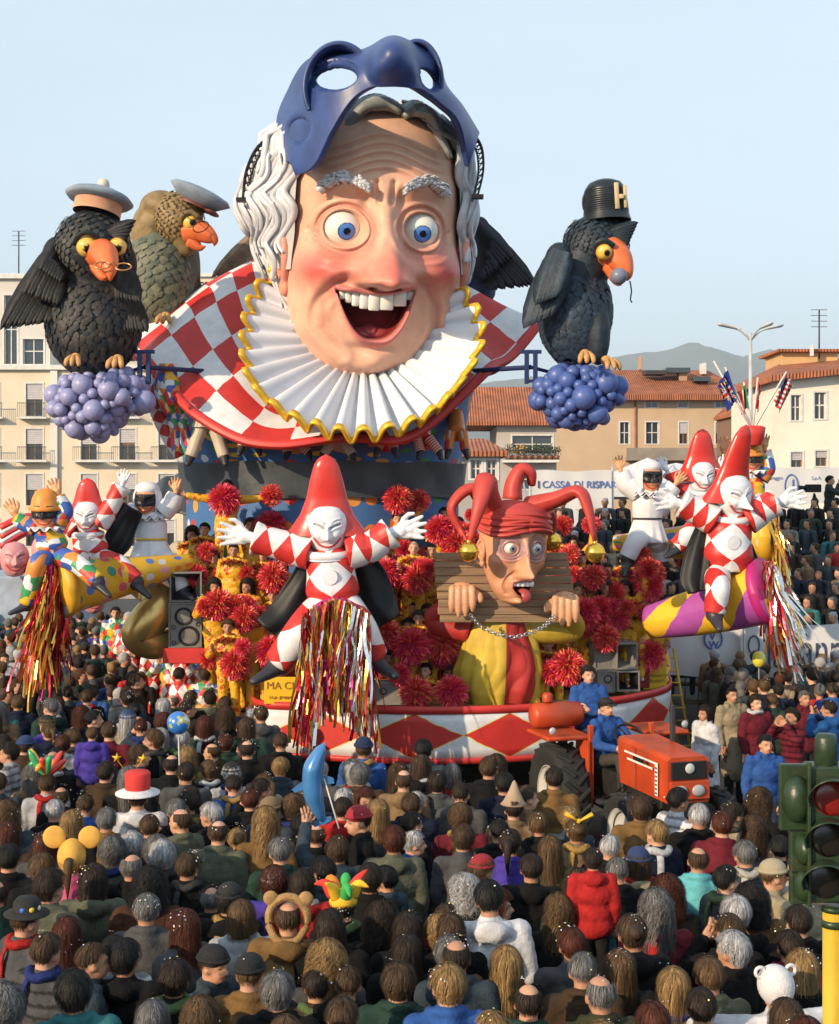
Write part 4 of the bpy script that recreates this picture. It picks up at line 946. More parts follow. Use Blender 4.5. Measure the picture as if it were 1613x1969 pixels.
def puppet(o, d, J, kind, lab, head_s, yaw=0, pitch=6, roll=0, group=None, hat=None, dd={}, face_nose=1.):
    """J: joints in photo positions, converted at distance d (+ per joint offset)"""
    e = empty(o, P(*J['hip'], d)); s = d / F
    q = lambda k, off=0.: V3(P(*J[k][:2], d + (J[k][2] if len(J[k]) > 2 else 0) + off)) - V3(e.location)
    m = {'clown': M_clown, 'harl': M_harl, 'pulc': M_pulc}[kind]
    hm = M_hwhite if kind == 'clown' else M_hskin
    neck, hip = q('neck'), q('hip'); w = J['w'] * s
    td = (.62, .62)
    if kind == 'clown': garment('torso', e, [neck, lerp(neck, hip, .3), lerp(neck, hip, .65), hip], [w * .48, w * .78, w * .80, w * .90, w * .6], m, 3, 1.5, .5, -.2, 1.28)
    elif kind == 'harl': garment('torso', e, [neck, lerp(neck, hip, .4), hip], [w * .48, w * .8, w * .76, w * .88, w * .5], m, 8, 6, 0, 0, 1.25)
    else:
        garment('tunic', e, [neck, lerp(neck, hip, .4), lerp(neck, hip, .7)], [w * .5, w * .8, w * .78, w * .72], m, 1, 1, 0, 0, 1.25)
        mb = MB(); B = hip + (hip - neck) * .12; T = lerp(neck, hip, .62)
        def fn(U, V):
            a = U * 2 * np.pi; r = w * lerp(.88, 1.35, V) * (1 + .06 * V * np.sin(a * 12)); return lerp(T[0], B[0], V) + r * np.sin(a), lerp(T[1], B[1], V) - .8 * r * np.cos(a), lerp(T[2], B[2], V)
        mb.add(surf(120, 8, fn, True)); z_ = mb.build('tunic_skirt', m, e); s_ = z_.modifiers.new('t', 'SOLIDIFY'); s_.thickness = .02
        mb = MB(); t_ = np.linspace(0, 6.2832, 30); mb.add(tube(np.stack([T[0] + w * .93 * np.sin(t_), T[1] - w * .75 * np.cos(t_), T[2] + 0 * t_], -1), w * .07, 6)); mb.build('belt', M_shoe if yaw > 0 else MATS['gilt_paint'], e)
    ar = J.get('ar', .36) * w
    for sd_ in ('L', 'R'):
        sh, el, wr = q('sh' + sd_), q('el' + sd_), q('wr' + sd_)
        garment('sleeve', e, [sh, lerp(sh, el, .6), el, lerp(el, wr, .6), wr], [ar * 1.2, ar * 1.15, ar * 1.05, ar, ar * (1.15 if kind == 'clown' else .9)], m, 2 if kind == 'clown' else 4, 2.5 if kind == 'clown' else 4, .2, 0)
        hd = wr - el; up = V3((0, 0, 1)) if abs(hd[2]) < abs(hd[0]) else V3((1 if sd_ == 'L' else -1, 0, .2))
        if 'hd' + sd_ in J: hd = V3(J['hd' + sd_])
        hand('hand', e, hm, wr + hd / np.linalg.norm(hd) * ar * .4, hd, up, size=J.get('hs', 1.) * head_s * 96, spread=.2, curl=.12, bend=V3((0, -1, 0)))
    lr = J.get('lr', .5) * w
    for sd_ in ('L', 'R'):
        if 'kn' + sd_ not in J: continue
        hp = hip + V3(((-.45 if sd_ == 'L' else .45) * w, 0, -.1 * w)); kn, an = q('kn' + sd_), q('an' + sd_)
        garment('trouser_leg', e, [hp, lerp(hp, kn, .6), kn, lerp(kn, an, .6), an], [lr * 1.15, lr * 1.1, lr, lr * .95, lr * .9], m, 2 if kind == 'clown' else 4, 2 if kind == 'clown' else 5, .3, .2)
        dn = V3(J.get('ft' + sd_, (-.5 if sd_ == 'L' else .5, -.6, -.35))); dn /= np.linalg.norm(dn)
        mb = MB(); mb.add(limb(an - V3((0, 0, lr * .3)), an + dn * lr * 2.2, lr * .7, lr * .35, 12, .7)); mb.add(ell(an - V3((0, 0, lr * .1)), lr * .8, 12, 8)); v, f = fuse(mb, lr * .12, 3); mb = MB(); mb.add((v, f)); mb.build('shoe', M_shoe, e)
    hp_ = q('head')
    disp = clown_disp(face_nose) if kind == 'clown' else clown_disp(1.2, (.60, .27, .13), (.012, .012, .014))
    Mh = small_head(e, hp_, head_s, yaw, pitch, disp, roll)
    if kind == 'clown':
        ruffcol(e, Mh, 60, 118, -128, M_hwhite, 3, 3, layers=1)
        mb = MB(); t_ = np.linspace(0, 6.2832, 40); mb.add(tube(np.stack([100 * np.sin(t_), 90 * np.cos(t_) - 6, -122 + 0 * t_], -1), 22, 10), M=Mh); mb.build('neck_roll', M_hwhite, e)
        H = J.get('hat', dict(h=420, w=235, lean=0))
        mb = MB()
        def fn(U, V):
            a = U * 2 * np.pi; pr = np.interp(V, [0, .06, .2, .4, .65, .85, .95, 1], [H['w'], H['w'] * .88, H['w'] * .66, H['w'] * .50, H['w'] * .40, H['w'] * .30, H['w'] * .18, 1])
            return pr * np.sin(a) + H['lean'] * V ** 1.4, -pr * .52 * np.cos(a) + 26 - 10 * V, 20 + (-48) * (1 - V) ** 3 + H['h'] * V
        mb.add(surf(48, 30, fn, True), M=Mh); h_ = mb.build('hat', M_redgl, e)
        c = lerp(neck, hip, .48); mb = MB(); mb.add(lathe([(0, 0), (w * .30, 0), (w * .33, w * .05), (w * .31, w * .10), (0, w * .12)], 30), M=Matrix.Translation(c - V3((0, w * .80, 0))) @ Matrix.Rotation(R(90), 4, 'X') @ Matrix.Rotation(R(yaw * .6), 4, 'Y')); mb.build('button', M_hwhite, e, False)
    elif kind == 'harl':
        ruffcol(e, Mh, 50, 135, -92, M_hwhite, 12, 14, 'collar')
        mb = MB(); mb.add(lathe([(115, 18), (122, 30), (100, 52), (90, 100), (66, 148), (34, 162), (0, 165)], 32), M=Mh); mb.build('hat', M_orange, e)
    else:
        mb = MB()
        def fn(U, V):
            a = R(48) + U * R(264); ph = V; zz = lerp(-100, 118, V); x, y, z = skull(a, zz, SP, 9); return x, y, z
        mb.add(surf(40, 24, fn), M=Mh); mb.add(ell((0, 0, 84), (92, 92, 56), 24, 12), M=Mh); mb.build('skull_cap', M_pulc, e)
        ruffcol(e, Mh, 50, 150, -98, M_pulc, 14, 14, 'collar', 2)
    if 'cape' in J:
        for pl in J['cape']:
            mb = MB(); pts = [V3(P(x, y, d + .28 + dz)) - V3(e.location) for x, y, dz in pl]; n = len(pts) // 2
            a, b = curve(pts[:n], 24), curve(pts[n:][::-1], 24)
            def fn(U, V):
                i = np.clip((V * 23).round().astype(int), 0, 23); pp = lerp(a[i], b[i], U[..., None]); return pp[..., 0], pp[..., 1] + .035 * np.sin(U * 9 + V * 2), pp[..., 2]
            mb.add(surf(26, 24, fn)); c_ = mb.build('cape', M_black, e); s_ = c_.modifiers.new('t', 'SOLIDIFY'); s_.thickness = .03
    tag(e, lab, 'puppet', group); return e
GP = 'carnival puppets astride the cannons'
puppet('clown_puppet', 20.2, dict(hip=(642, 1168), neck=(632, 1052), w=46, ar=.62, lr=.72, head=(629, 1016), shL=(596, 1062), elL=(548, 1050), wrL=(488, 1034), shR=(668, 1062), elR=(712, 1052), wrR=(752, 1024),
    hdL=(-1, -.1, .12), hdR=(1, -.1, .16), hs=1.75, knL=(580, 1215, -.35), anL=(538, 1272, -.2), knR=(694, 1215, -.35), anR=(716, 1262, -.2),
    cape=[[(584, 1066, 0), (560, 1104, .1), (524, 1158, .1), (493, 1194, 0), (545, 1236, 0), (580, 1216, 0), (604, 1150, .1), (610, 1080, 0)], [(706, 1062, 0), (736, 1092, .1), (756, 1135, .1), (770, 1182, 0), (712, 1218, 0), (688, 1200, 0), (670, 1130, .1), (660, 1080, 0)]],
    hat=dict(h=335, w=196, lean=-6)), 'clown', 'white-faced clown puppet in red diamonds with tall red hat, arms spread, centre front', .0030, 4, 8, group=GP)
puppet('clown_puppet', 21.1, dict(hip=(1398, 1098), neck=(1404, 990), w=43, ar=.60, lr=.52, head=(1408, 952), shL=(1372, 1000), elL=(1345, 985), wrL=(1310, 968), shR=(1435, 1000), elR=(1465, 980), wrR=(1490, 966),
    hdL=(-1, -.2, .1), hdR=(1, -.1, .1), hs=1.6, knL=(1380, 1135, -.5), anL=(1374, 1178, -.5), ftL=(0, -.8, -.5),
    cape=[[(1340, 1005, -.2), (1318, 1060, -.3), (1308, 1115, -.4), (1325, 1143, -.5), (1358, 1135, -.5), (1364, 1100, -.4), (1364, 1050, -.3), (1360, 1010, -.2)], [(1440, 1040, .1), (1450, 1060, .1), (1460, 1085, .1), (1440, 1100, .1), (1430, 1100, .1), (1430, 1080, .1), (1430, 1060, .1), (1430, 1040, .1)]],
    hat=dict(h=360, w=170, lean=60)), 'clown', 'long-nosed clown puppet in a leaning red hat riding the purple-striped cannon', .0028, 24, 14, -4, GP, face_nose=2.)
puppet('clown_puppet', 23.8, dict(hip=(1352, 1010), neck=(1346, 955), w=26, ar=.55, lr=.7, head=(1348, 916), shL=(1330, 958), elL=(1305, 925), wrL=(1284, 905), shR=(1364, 958), elR=(1378, 930), wrR=(1388, 905), hs=1.2,
    knL=(1318, 1035, -.3), anL=(1300, 1052, -.3), knR=(1366, 1050, -.3), anR=(1372, 1074, -.3), hat=dict(h=330, w=215, lean=0)), 'clown', 'small round-faced clown puppet in red hat behind the leaning-hat clown', .0023, 8, 8, 0, GP)
puppet('pulcinella_puppet', 23.6, dict(hip=(1244, 1032), neck=(1246, 940), w=30, ar=.58, lr=.6, head=(1247, 918), shL=(1228, 948), elL=(1203, 930), wrL=(1194, 908), shR=(1264, 948), elR=(1282, 950), wrR=(1296, 934), hdL=(-.25, 0, 1), hs=1.2,
    knL=(1222, 1040, -.4), anL=(1206, 1072, -.4), knR=(1268, 1050, .2), anR=(1272, 1080, .2), ftL=(-.2, -.5, -.8)), 'pulc', 'white-robed puppet with black half mask waving, on the yellow cannon at right', .0022, 14, 6, 0, GP)
puppet('harlequin_puppet', 24.2, dict(hip=(1448, 985), neck=(1444, 920), w=26, ar=.55, lr=.6, head=(1442, 880), shL=(1424, 925), elL=(1402, 900), wrL=(1392, 872), shR=(1462, 920), elR=(1476, 900), wrR=(1470, 866), hdL=(-.1, 0, 1), hdR=(0, 0, 1), hs=1.3,
    knL=(1420, 1010, -.3), anL=(1410, 1040, -.3)), 'harl', 'patchwork puppet with raised hands behind the leaning-hat clown, flags above', .0022, 0, 6, 0, GP)
puppet('harlequin_puppet', 21.3, dict(hip=(104, 1068), neck=(92, 1012), w=29, ar=.5, lr=.62, head=(88, 985), shL=(70, 1015), elL=(44, 1005), wrL=(32, 994), shR=(112, 1006), elR=(126, 982), wrR=(112, 955), hdL=(-.55, 0, 1), hdR=(-.25, 0, 1), hs=1.35,
    knL=(72, 1085, -.3), anL=(52, 1160, -.2), knR=(150, 1085, -.35), anR=(188, 1118, -.5), ftR=(.6, -.4, -.6)), 'harl', 'patchwork puppet in orange hat and black mask, leftmost on the left cannon', .0022, 4, 6, 0, GP)
puppet('clown_puppet', 22.3, dict(hip=(178, 1072), neck=(166, 1018), w=31, ar=.55, lr=.62, head=(168, 994), shL=(146, 1018), elL=(128, 1005), wrL=(118, 996), shR=(190, 1010), elR=(212, 975), wrR=(234, 935), hdR=(.3, 0, 1), hs=1.2,
    knL=(150, 1080, -.3), anL=(140, 1110, -.2), knR=(232, 1088, -.4), anR=(262, 1118, -.5), ftR=(.6, -.4, -.6), cape=[[(232, 962, .1), (222, 985, .1), (205, 1020, 0), (196, 1050, 0), (236, 1070, 0), (252, 1052, 0), (262, 1020, .1), (274, 988, .1)]],
    hat=dict(h=260, w=200, lean=0)), 'clown', 'clown puppet in red hat raising one arm, between patchwork and white puppets at left', .0022, 2, 6, 0, GP)
puppet('pulcinella_puppet', 23.0, dict(hip=(292, 1068), neck=(288, 985), w=32, ar=.55, lr=.6, head=(284, 962), shL=(262, 992), elL=(248, 985), wrL=(240, 976), shR=(312, 985), elR=(330, 968), wrR=(338, 950), hdR=(.05, 0, 1), hs=1.2,
    knL=(262, 1085, -.3), anL=(250, 1110, -.2), knR=(326, 1085, -.4), anR=(350, 1132, -.4)), 'pulc', 'white-robed puppet with black half mask waving, above the left loudspeaker stack', .0022, -4, 6, 0, GP)
# ---------------------------------------------------------------- cannons and tinsel
M_can_d = patmat('yellow_dotted', 'dots', (.72, .42, .03), [(.05, .28, .2), (.62, .10, .18), (.62, .62, .66), (.70, .18, .03), (.10, .2, .55), (.70, .3, .45)], 1, 1, .4, .08, 8, c3=.27)
M_can_s = patmat('yellow_purple_stripes', 'spiral', (.78, .46, .03), (.38, .08, .36), 1, 1, .4, .05, 8)
M_tinsel = mat('foil_tinsel', rough=.22, metal=.85, src='vcol', var=.1, vs=3, spec=.6)
def cannon(name, a, b, ra, rb, m, su, sv, lab, rimm, bend=.0):
    A_, B_ = V3(P(*a)), V3(P(*b)); e = empty(name, A_); d = B_ - A_; L = np.linalg.norm(d); n = 26
    path = [d * t + V3((0, 0, -bend * math.sin(t * 3.14))) for t in np.linspace(0, 1, n)]; rr = [ra + (rb - ra) * t ** .9 for t in np.linspace(0, 1, n)]
    path += [d * 1.0, d * .93, d * .6]; rr += [rb * .94, rb * .92, rb * .75]
    v, f, u = tube(path, rr, 40, True); u = u * (su, sv); mb = MB(); mb.add((v, f, u)); mb.build('barrel', m, e, uv=True)
    rim = [d * .955, d * 1.0, d * 1.005]; mb = MB(); mb.add(tube([d * .93, d * .94, d * 1.0, d * 1.01, d * 1.0], [rb * 1.0, rb * 1.04, rb * 1.07, rb * 1.0, rb * .93], 40, False)); mb.build('muzzle_rim', rimm, e)
    tag(e, lab, 'cannon', 'giant paper cannons carrying the puppets'); return e, B_, d / L
M_mag = mat('magenta_paint', (.42, .02, .16), .45, var=.15); M_yel = mat('yellow_paint', (.70, .38, .03), .45, var=.15)
c1 = cannon('toy_cannon', (1250, 1196, 22.1), (1478, 1136, 21.0), .26, .48, M_can_s, 2, 2.4, 'purple and yellow striped cannon under the leaning-hat clown at right', M_mag, .04)
c2 = cannon('toy_cannon', (1180, 1044, 24.4), (1482, 1030, 23.6), .13, .46, M_can_d, 7, 12, 'yellow polka-dotted cannon under the white-robed puppet at right', M_yel, .05)
c3 = cannon('toy_cannon', (368, 1080, 22.7), (112, 1132, 21.3), .13, .43, M_can_d, 7, 12, 'yellow polka-dotted cannon carrying three puppets at left', M_yel, .02)
c4 = cannon('toy_cannon', (645, 1195, 22.0), (646, 1212, 19.55), .22, .43, M_mag, 1, 1, 'magenta cannon pointing at the viewer below the central clown', M_mag)
def tinsel(top, L, n, cols, d, lab, spread=.25, lean=(0, 0, 0), seed=1, width=.019, back=.25):
    """top: list of (px, py, d); strips hang with a sway and a slight twist"""
    rr = np.random.default_rng(seed); c = curve([P(*p) for p in top], 60); o = c[30]; v = []; f = []; col = []
    for i in range(n):
        s0 = c[rr.integers(0, 60)] - o + rr.normal(size=3) * (.02, .06, .02); l = L * rr.uniform(.45, 1.05); k = 13; ph = rr.uniform(0, 6.28); tw = rr.uniform(.3, 1.6); sw = rr.normal() * spread; cc = V3(cols[rr.integers(0, len(cols))]); w = width * rr.uniform(.6, 1.5); sb = rr.normal() * back
        for j in range(k):
            t = j / (k - 1); p = s0 + V3(lean) * t ** 1.3 + V3((sw * t + .03 * math.sin(t * 7 + ph), sb * t + .03 * math.cos(t * 6 + ph), -l * t))
            a = ph + t * tw; dx = V3((math.cos(a), math.sin(a), 0)) * w * (.5 + .5 * abs(math.sin(t * 5 + ph))); b = len(v); v += [p - dx, p + dx]; col += [cc, cc]
            if j: f.append((b - 2, b - 1, b + 1, b))
    mb = MB(); mb.add((v, f), col=np.array(col)); x = mb.build('tinsel_fringe', M_tinsel, None, False); x.location = o; tag(x, lab, 'tinsel', 'tinsel fringes hanging from the cannon mouths', 'stuff'); return x
GOLD, SILV, REDF, MAGF = (.85, .50, .10), (.72, .72, .72), (.60, .03, .05), (.55, .02, .25)
tinsel([(588, 1215, 19.5), (594, 1180, 19.45), (645, 1154, 19.4), (696, 1178, 19.45), (704, 1210, 19.5)], 1.72, 430, [GOLD, SILV, SILV, REDF, REDF, GOLD, GOLD, SILV, MAGF], 19.4, 'gold, silver and red tinsel hanging from the central cannon over the diamond skirt', .10, seed=3, back=.1)
tinsel([(1474, 1080, 20.9), (1484, 1090, 20.8), (1490, 1130, 20.8)], 1.45, 210, [SILV, SILV, GOLD, REDF, SILV], 20, 'silver and red tinsel hanging from the striped cannon at right', .16, (.26, 0, 0), 5)
tinsel([(1476, 984, 23.5), (1486, 990, 23.4), (1492, 1020, 23.4)], 1.2, 150, [GOLD, GOLD, SILV, REDF], 22, 'gold tinsel hanging from the dotted cannon at right', .10, (.1, 0, 0), 6)
tinsel([(128, 1085, 21.4), (104, 1086, 21.2), (88, 1100, 21.1), (84, 1130, 21.1)], 1.75, 400, [GOLD, GOLD, REDF, REDF, MAGF, GOLD], 21, 'gold and red tinsel hanging from the dotted cannon at left', .13, (-.12, 0, 0), 7)
# ---------------------------------------------------------------- half figures hanging under the cape hem
M_stripe = patmat('red_cream_stripes', 'stripe', RED, (.62, .52, .42), 1, 7, .5, .1, 10)
M_cream2 = mat('cream_cloth_paint', (.52, .45, .36), .55, var=.15, vs=4, bump=.15, bs=8)
def legs(px, py, d, L, m, lab, spread=14, big=False, lean=0):
    d += .45; e = empty('hanging_puppet', P(px, py, d)); s = d / F
    for k in (-1, 1):
        a = V3((k * 11 * s, 0, 0)); b = V3(((k * (spread + 8) + lean) * s, -.08, -L * s)); r = (12 if big else 9) * s
        garment('leg', e, [a, lerp(a, b, .5), b], [r * 1.15, r * 1.05, r], m, 1, 1)
        mb = MB(); mb.add(limb(b, b + V3((k * 4 * s, -.10, -14 * s)), r * .85, r * .5, 10)); mb.build('shoe', M_shoe, e)
    if big:
        mb = MB()
        def fn(U, V):
            a = U * 2 * np.pi; r = lerp(20, 31, V) * s * (1 + .07 * V * np.sin(a * 14)); return r * np.sin(a), -r * .8 * np.cos(a), lerp(32, -6, V) * s
        mb.add(surf(100, 6, fn, True)); mb.build('tunic_skirt', m, e)
    garment('torso', e, [(0, 0, -4 * s), (0, .15, 10 * s), (0, .35, 34 * s)], [16 * s, 17 * s, 14 * s], m, 1, 1, flat=1.2)
    tag(e, lab, 'puppet', 'puppets hanging under the cape hem'); return e
legs(400, 816, 22.9, 62, M_cream2, 'cream-clad puppet hanging leftmost under the cape against the polka-dot drum', 24, True)
legs(482, 838, 23.0, 22, M_stripe, 'striped-leg puppet under the cape beside the cream-clad one', 8)
legs(560, 846, 22.9, 24, M_stripe, 'striped-leg puppet under the cape, left of the red hat tip', 12, lean=14)
legs(650, 850, 22.8, 24, M_cream2, 'cream-legged puppet under the cape, right above the red hat tip', 20)
legs(742, 850, 22.9, 14, M_stripe, 'striped-leg puppet under the cape, right of the red hat tip', 8)
legs(812, 842, 23.2, 26, M_stripe, 'red-striped puppet under the cape, second from the right', 10, lean=14)
legs(878, 830, 23.8, 36, M_harl, 'patchwork-legged puppet hanging rightmost under the cape', 8)
e = empty('hanging_puppet', P(322, 700, 23.4)); s = 23.4 / F
garment('torso', e, [(0, 0, 0), (0, 0, -40 * s), (12 * s, 0, -80 * s)], [16 * s, 24 * s, 20 * s], M_harl, 8, 7)
for k in (-1, 1): garment('leg', e, [(12 * s + k * 9 * s, 0, -76 * s), (22 * s + k * 9 * s, 0, -120 * s), (30 * s + k * 14 * s, 0, -168 * s)], [12 * s, 10 * s, 8 * s], M_harl, 5, 8)
garment('sleeve', e, [(-10 * s, 0, -6 * s), (-16 * s, -.1, -50 * s), (4 * s, -.15, -96 * s)], [9 * s, 8 * s, 7 * s], M_harl, 4, 6); tag(e, 'patchwork puppet hanging under the left tip of the cape', 'puppet', 'puppets hanging under the cape hem')
e = empty('hanging_puppet', P(302, 720, 23.7)); garment('body', e, [(0, 0, 0), (2 * s, 0, -60 * s), (24 * s, 0, -120 * s), (44 * s, 0, -160 * s)], [12 * s, 20 * s, 16 * s, 10 * s], M_clown, 3, 6); tag(e, 'red and white diamond puppet outermost under the left tip of the cape', 'puppet', 'puppets hanging under the cape hem')
# ================================================================== JESTER IN THE PILLORY
Jo = P(985, 1330, 21.6); jes = empty('jester_sculpture', Jo); jq = lambda x, y, d: V3(P(x, y, d)) - V3(Jo)
JP = dict(z=[-190, -180, -160, -125, -80, -30, 20, 70, 110, 140, 160], w=[4, 30, 52, 76, 96, 112, 124, 128, 122, 90, 4], f=[4, 60, 84, 100, 108, 112, 118, 124, 118, 88, 4], b=[4, 20, 36, 62, 90, 112, 126, 130, 122, 90, 4])
def jester_disp(x, z, A):
    fr = sst(.1, .5, np.cos(A)); dn = 0 * x
    r = np.clip((60 - z) / 130, 0, 1)
    dy = (14 + 66 * r ** 1.1) * np.exp(-(np.abs(x) / (12 + 8 * r)) ** 2.4) * sst(-92, -66, z) * sst(86, 55, z) + 26 * gau(x, z, 0, -58, 18, 18) + 16 * gau(x, z, -20, -62, 10, 10) + 16 * gau(x, z, 20, -62, 10, 10)
    col = np.tile(V3((.62, .30, .17)), (*x.shape, 1))
    def bl(c, w): nonlocal col; w = np.clip(w, 0, 1)[..., None] * fr[..., None]; col = col * (1 - w) + V3(c) * w
    for s in (-1, 1):
        dy -= 16 * gau(x, z, s * 52, 34, 28, 30); rr = np.hypot(x - s * 52, z - 34)
        for k, R_ in enumerate((27, 38, 49)): dy += (9 - 2 * k) * np.exp(-((rr - R_) / 4) ** 2) * (1 if k == 0 else sst(12, -10, z - 34)); 
        bl((.20, .14, .20), .75 * np.exp(-((rr - 36) / 14) ** 2)); bl((.30, .1, .1), .5 * np.exp(-((rr - 26) / 4) ** 2))
        e = pld(x, z, curve([(s * 24, 78), (s * 52, 96), (s * 84, 84)], 10)); dy += 7 * np.exp(-(e / 5) ** 2); bl((.12, .06, .04), .8 * np.exp(-(e / 3) ** 2))
        e = pld(x, z, curve([(s * 26, -52), (s * 52, -80), (s * 58, -112), (s * 44, -140)], 12)); dy += -10 * np.exp(-(e / 6) ** 2); bl((.35, .12, .07), .6 * np.exp(-(e / 5) ** 2))
        dn = dn + 14 * gau(x, z, s * 82, -22, 30, 26) * fr; dn -= 12 * gau(x, z, s * 84, -90, 22, 30) * fr; bl((.60, .18, .10), .5 * gau(x, z, s * 80, -22, 30, 24))
    xx = (x - 10) / 40; m = np.minimum(np.minimum(-92 - 6 * xx ** 2 - z, z + 146 - 30 * xx ** 2), (1 - np.abs(xx)) * 50)
    dy += 9 * np.exp(-((m + 5) / 6) ** 2) * fr - 42 * sst(-1, 8, m) * fr; bl((.45, .10, .09), np.exp(-((m + 4) / 5) ** 2)); bl((.10, .01, .012), sst(-1, 2, m))
    dy += 24 * gau(x, z, 4, -170, 24, 18) - 8 * gau(x, z, 6, -154, 24, 6)
    return dn, dy, 0 * x, col
jk = 125 / 250. / 129; JM = Matrix.Translation(jq(984, 1066, 20.75)) @ Matrix.Rotation(R(20), 4, 'Z') @ Matrix.Rotation(R(2), 4, 'Y') @ Matrix.Rotation(R(4), 4, 'X') @ Matrix.Scale(jk, 4)
v, f, _, c = face_mesh(JP, jester_disp, 190, 170); mb = MB(); mb.add((v, f), col=c, M=JM); mb.build('head', M_vpaint, jes)
for s in (-1, 1):
    v, f, _, c = eyeball(25, (.15, -1, -.05), iris=(.25, .30, .38), n=64, ir=.50, pu=.22); mb = MB(); mb.add((v, f), col=c, M=JM @ Matrix.Translation((s * 52, -92, 34))); mb.build('eyeball', M_eye, jes)
for k in range(5):
    mb = MB(); mb.add(box((-9, -5, -14), (9, 5, 4), 2.5), M=JM @ Matrix.Translation((-26 + k * 18, -100 + abs(k - 2) * 2.5, -96))); mb.build('tooth', M_teeth, jes)
mb = MB(); mb.add(tube(curve([(14, -70, -130), (14, -104, -128), (16, -122, -142), (18, -124, -168)], 14), 20 * np.r_[np.ones(9), .98, .94, .85, .65, .2], 12, flat=.5), M=JM); mb.build('tongue', MATS['tongue_paint'], jes)
for s in (-1, 1):
    v, f = fuse(ear_mb(), 2.4, 3)
    if s > 0: v = v * (-1, 1, 1); f = [q[::-1] for q in f]
    mb = MB(); mb.add((v, f), M=JM @ Matrix.Translation((s * 124, -4, 10)) @ Matrix.Rotation(s * R(-20), 4, 'Z') @ Matrix.Scale(1.05, 4)); mb.build('ear', mat('jester_ear_paint', (.60, .28, .16), .45, var=.1), jes)
# cap
M_cap = mat('faded_red_cloth_paint', (.46, .05, .04), .5, var=.2, vs=3, bump=.35, bs=5)
mb = MB()
def fn(U, V):
    a = U * 2 * np.pi; r = np.interp(V, [0, .25, .5, .75, .93, 1], [136, 146, 140, 122, 70, 2]); w = 1 + .035 * np.sin(V * 34 + np.sin(a * 2) * 2) * (V < .6)
    return r * w * np.sin(a), -r * w * np.cos(a), 92 + V * 118 + 9 * np.sin(a * 3 + 1) * (1 - V)
mb.add(surf(70, 50, fn, True), M=JM)
for k in range(3): t_ = np.linspace(0, 6.2832, 50); mb.add(tube(np.stack([(141 + 3 * np.sin(3 * t_ + k)) * np.sin(t_), -(139 + 3 * np.sin(2 * t_)) * np.cos(t_), 96 + k * 15 + 7 * np.sin(t_ * 2 + k) + 9 * np.sin(t_ * 3 + 1)], -1), 9, 8), M=JM)
mb.build('cap', M_cap, jes)
horns = [([(945, 985, 20.6), (934, 950, 20.3), (934, 924, 20.2), (920, 978, 20.0), (903, 1040, 20.0)], [.22, .20, .16, .10, .035], (901, 1061, 20.0)),
         ([(940, 980, 21.0), (905, 940, 20.9), (868, 975, 20.8), (885, 1020, 20.8), (897, 1040, 20.6)], [.20, .13, .10, .06, .03], None),
         ([(985, 960, 21.2), (988, 930, 21.2), (1002, 904, 21.2), (1020, 908, 21.2), (1022, 930, 21.3)], [.22, .19, .16, .12, .09], None),
         ([(1020, 975, 20.8), (1070, 960, 20.6), (1112, 945, 20.4), (1130, 975, 20.3), (1143, 1040, 20.2)], [.24, .17, .13, .10, .035], (1144, 1063, 20.2)),
         ([(1030, 990, 21.3), (1050, 985, 21.5), (1062, 1005, 21.6), (1064, 1028, 21.6)], [.2, .14, .09, .03], (1061, 1041, 21.6))]
M_gold = mat('gold_leaf_bell', (.85, .55, .08), .2, .9, var=.2, vs=6, bump=.1)
for pts, rad, bell in horns:
    p = curve([jq(*q) for q in pts], 22); r = np.interp(np.linspace(0, 1, 22), np.linspace(0, 1, len(rad)), rad); mb = MB(); mb.add(tube(p, r, 14, flat=.7)); mb.build('cap_horn', M_cap, jes)
    if bell:
        mb = MB(); mb.add(ell((0, 0, 0), .145, 24, 14)); t_ = np.linspace(0, 6.2832, 30); mb.add(tube(np.stack([.147 * np.cos(t_), .147 * np.sin(t_), 0 * t_], -1), .012, 6)); mb.add(ell((0, 0, .145), .035, 10, 6)); b_ = mb.build('bell', M_gold, jes); b_.location = jq(*bell)
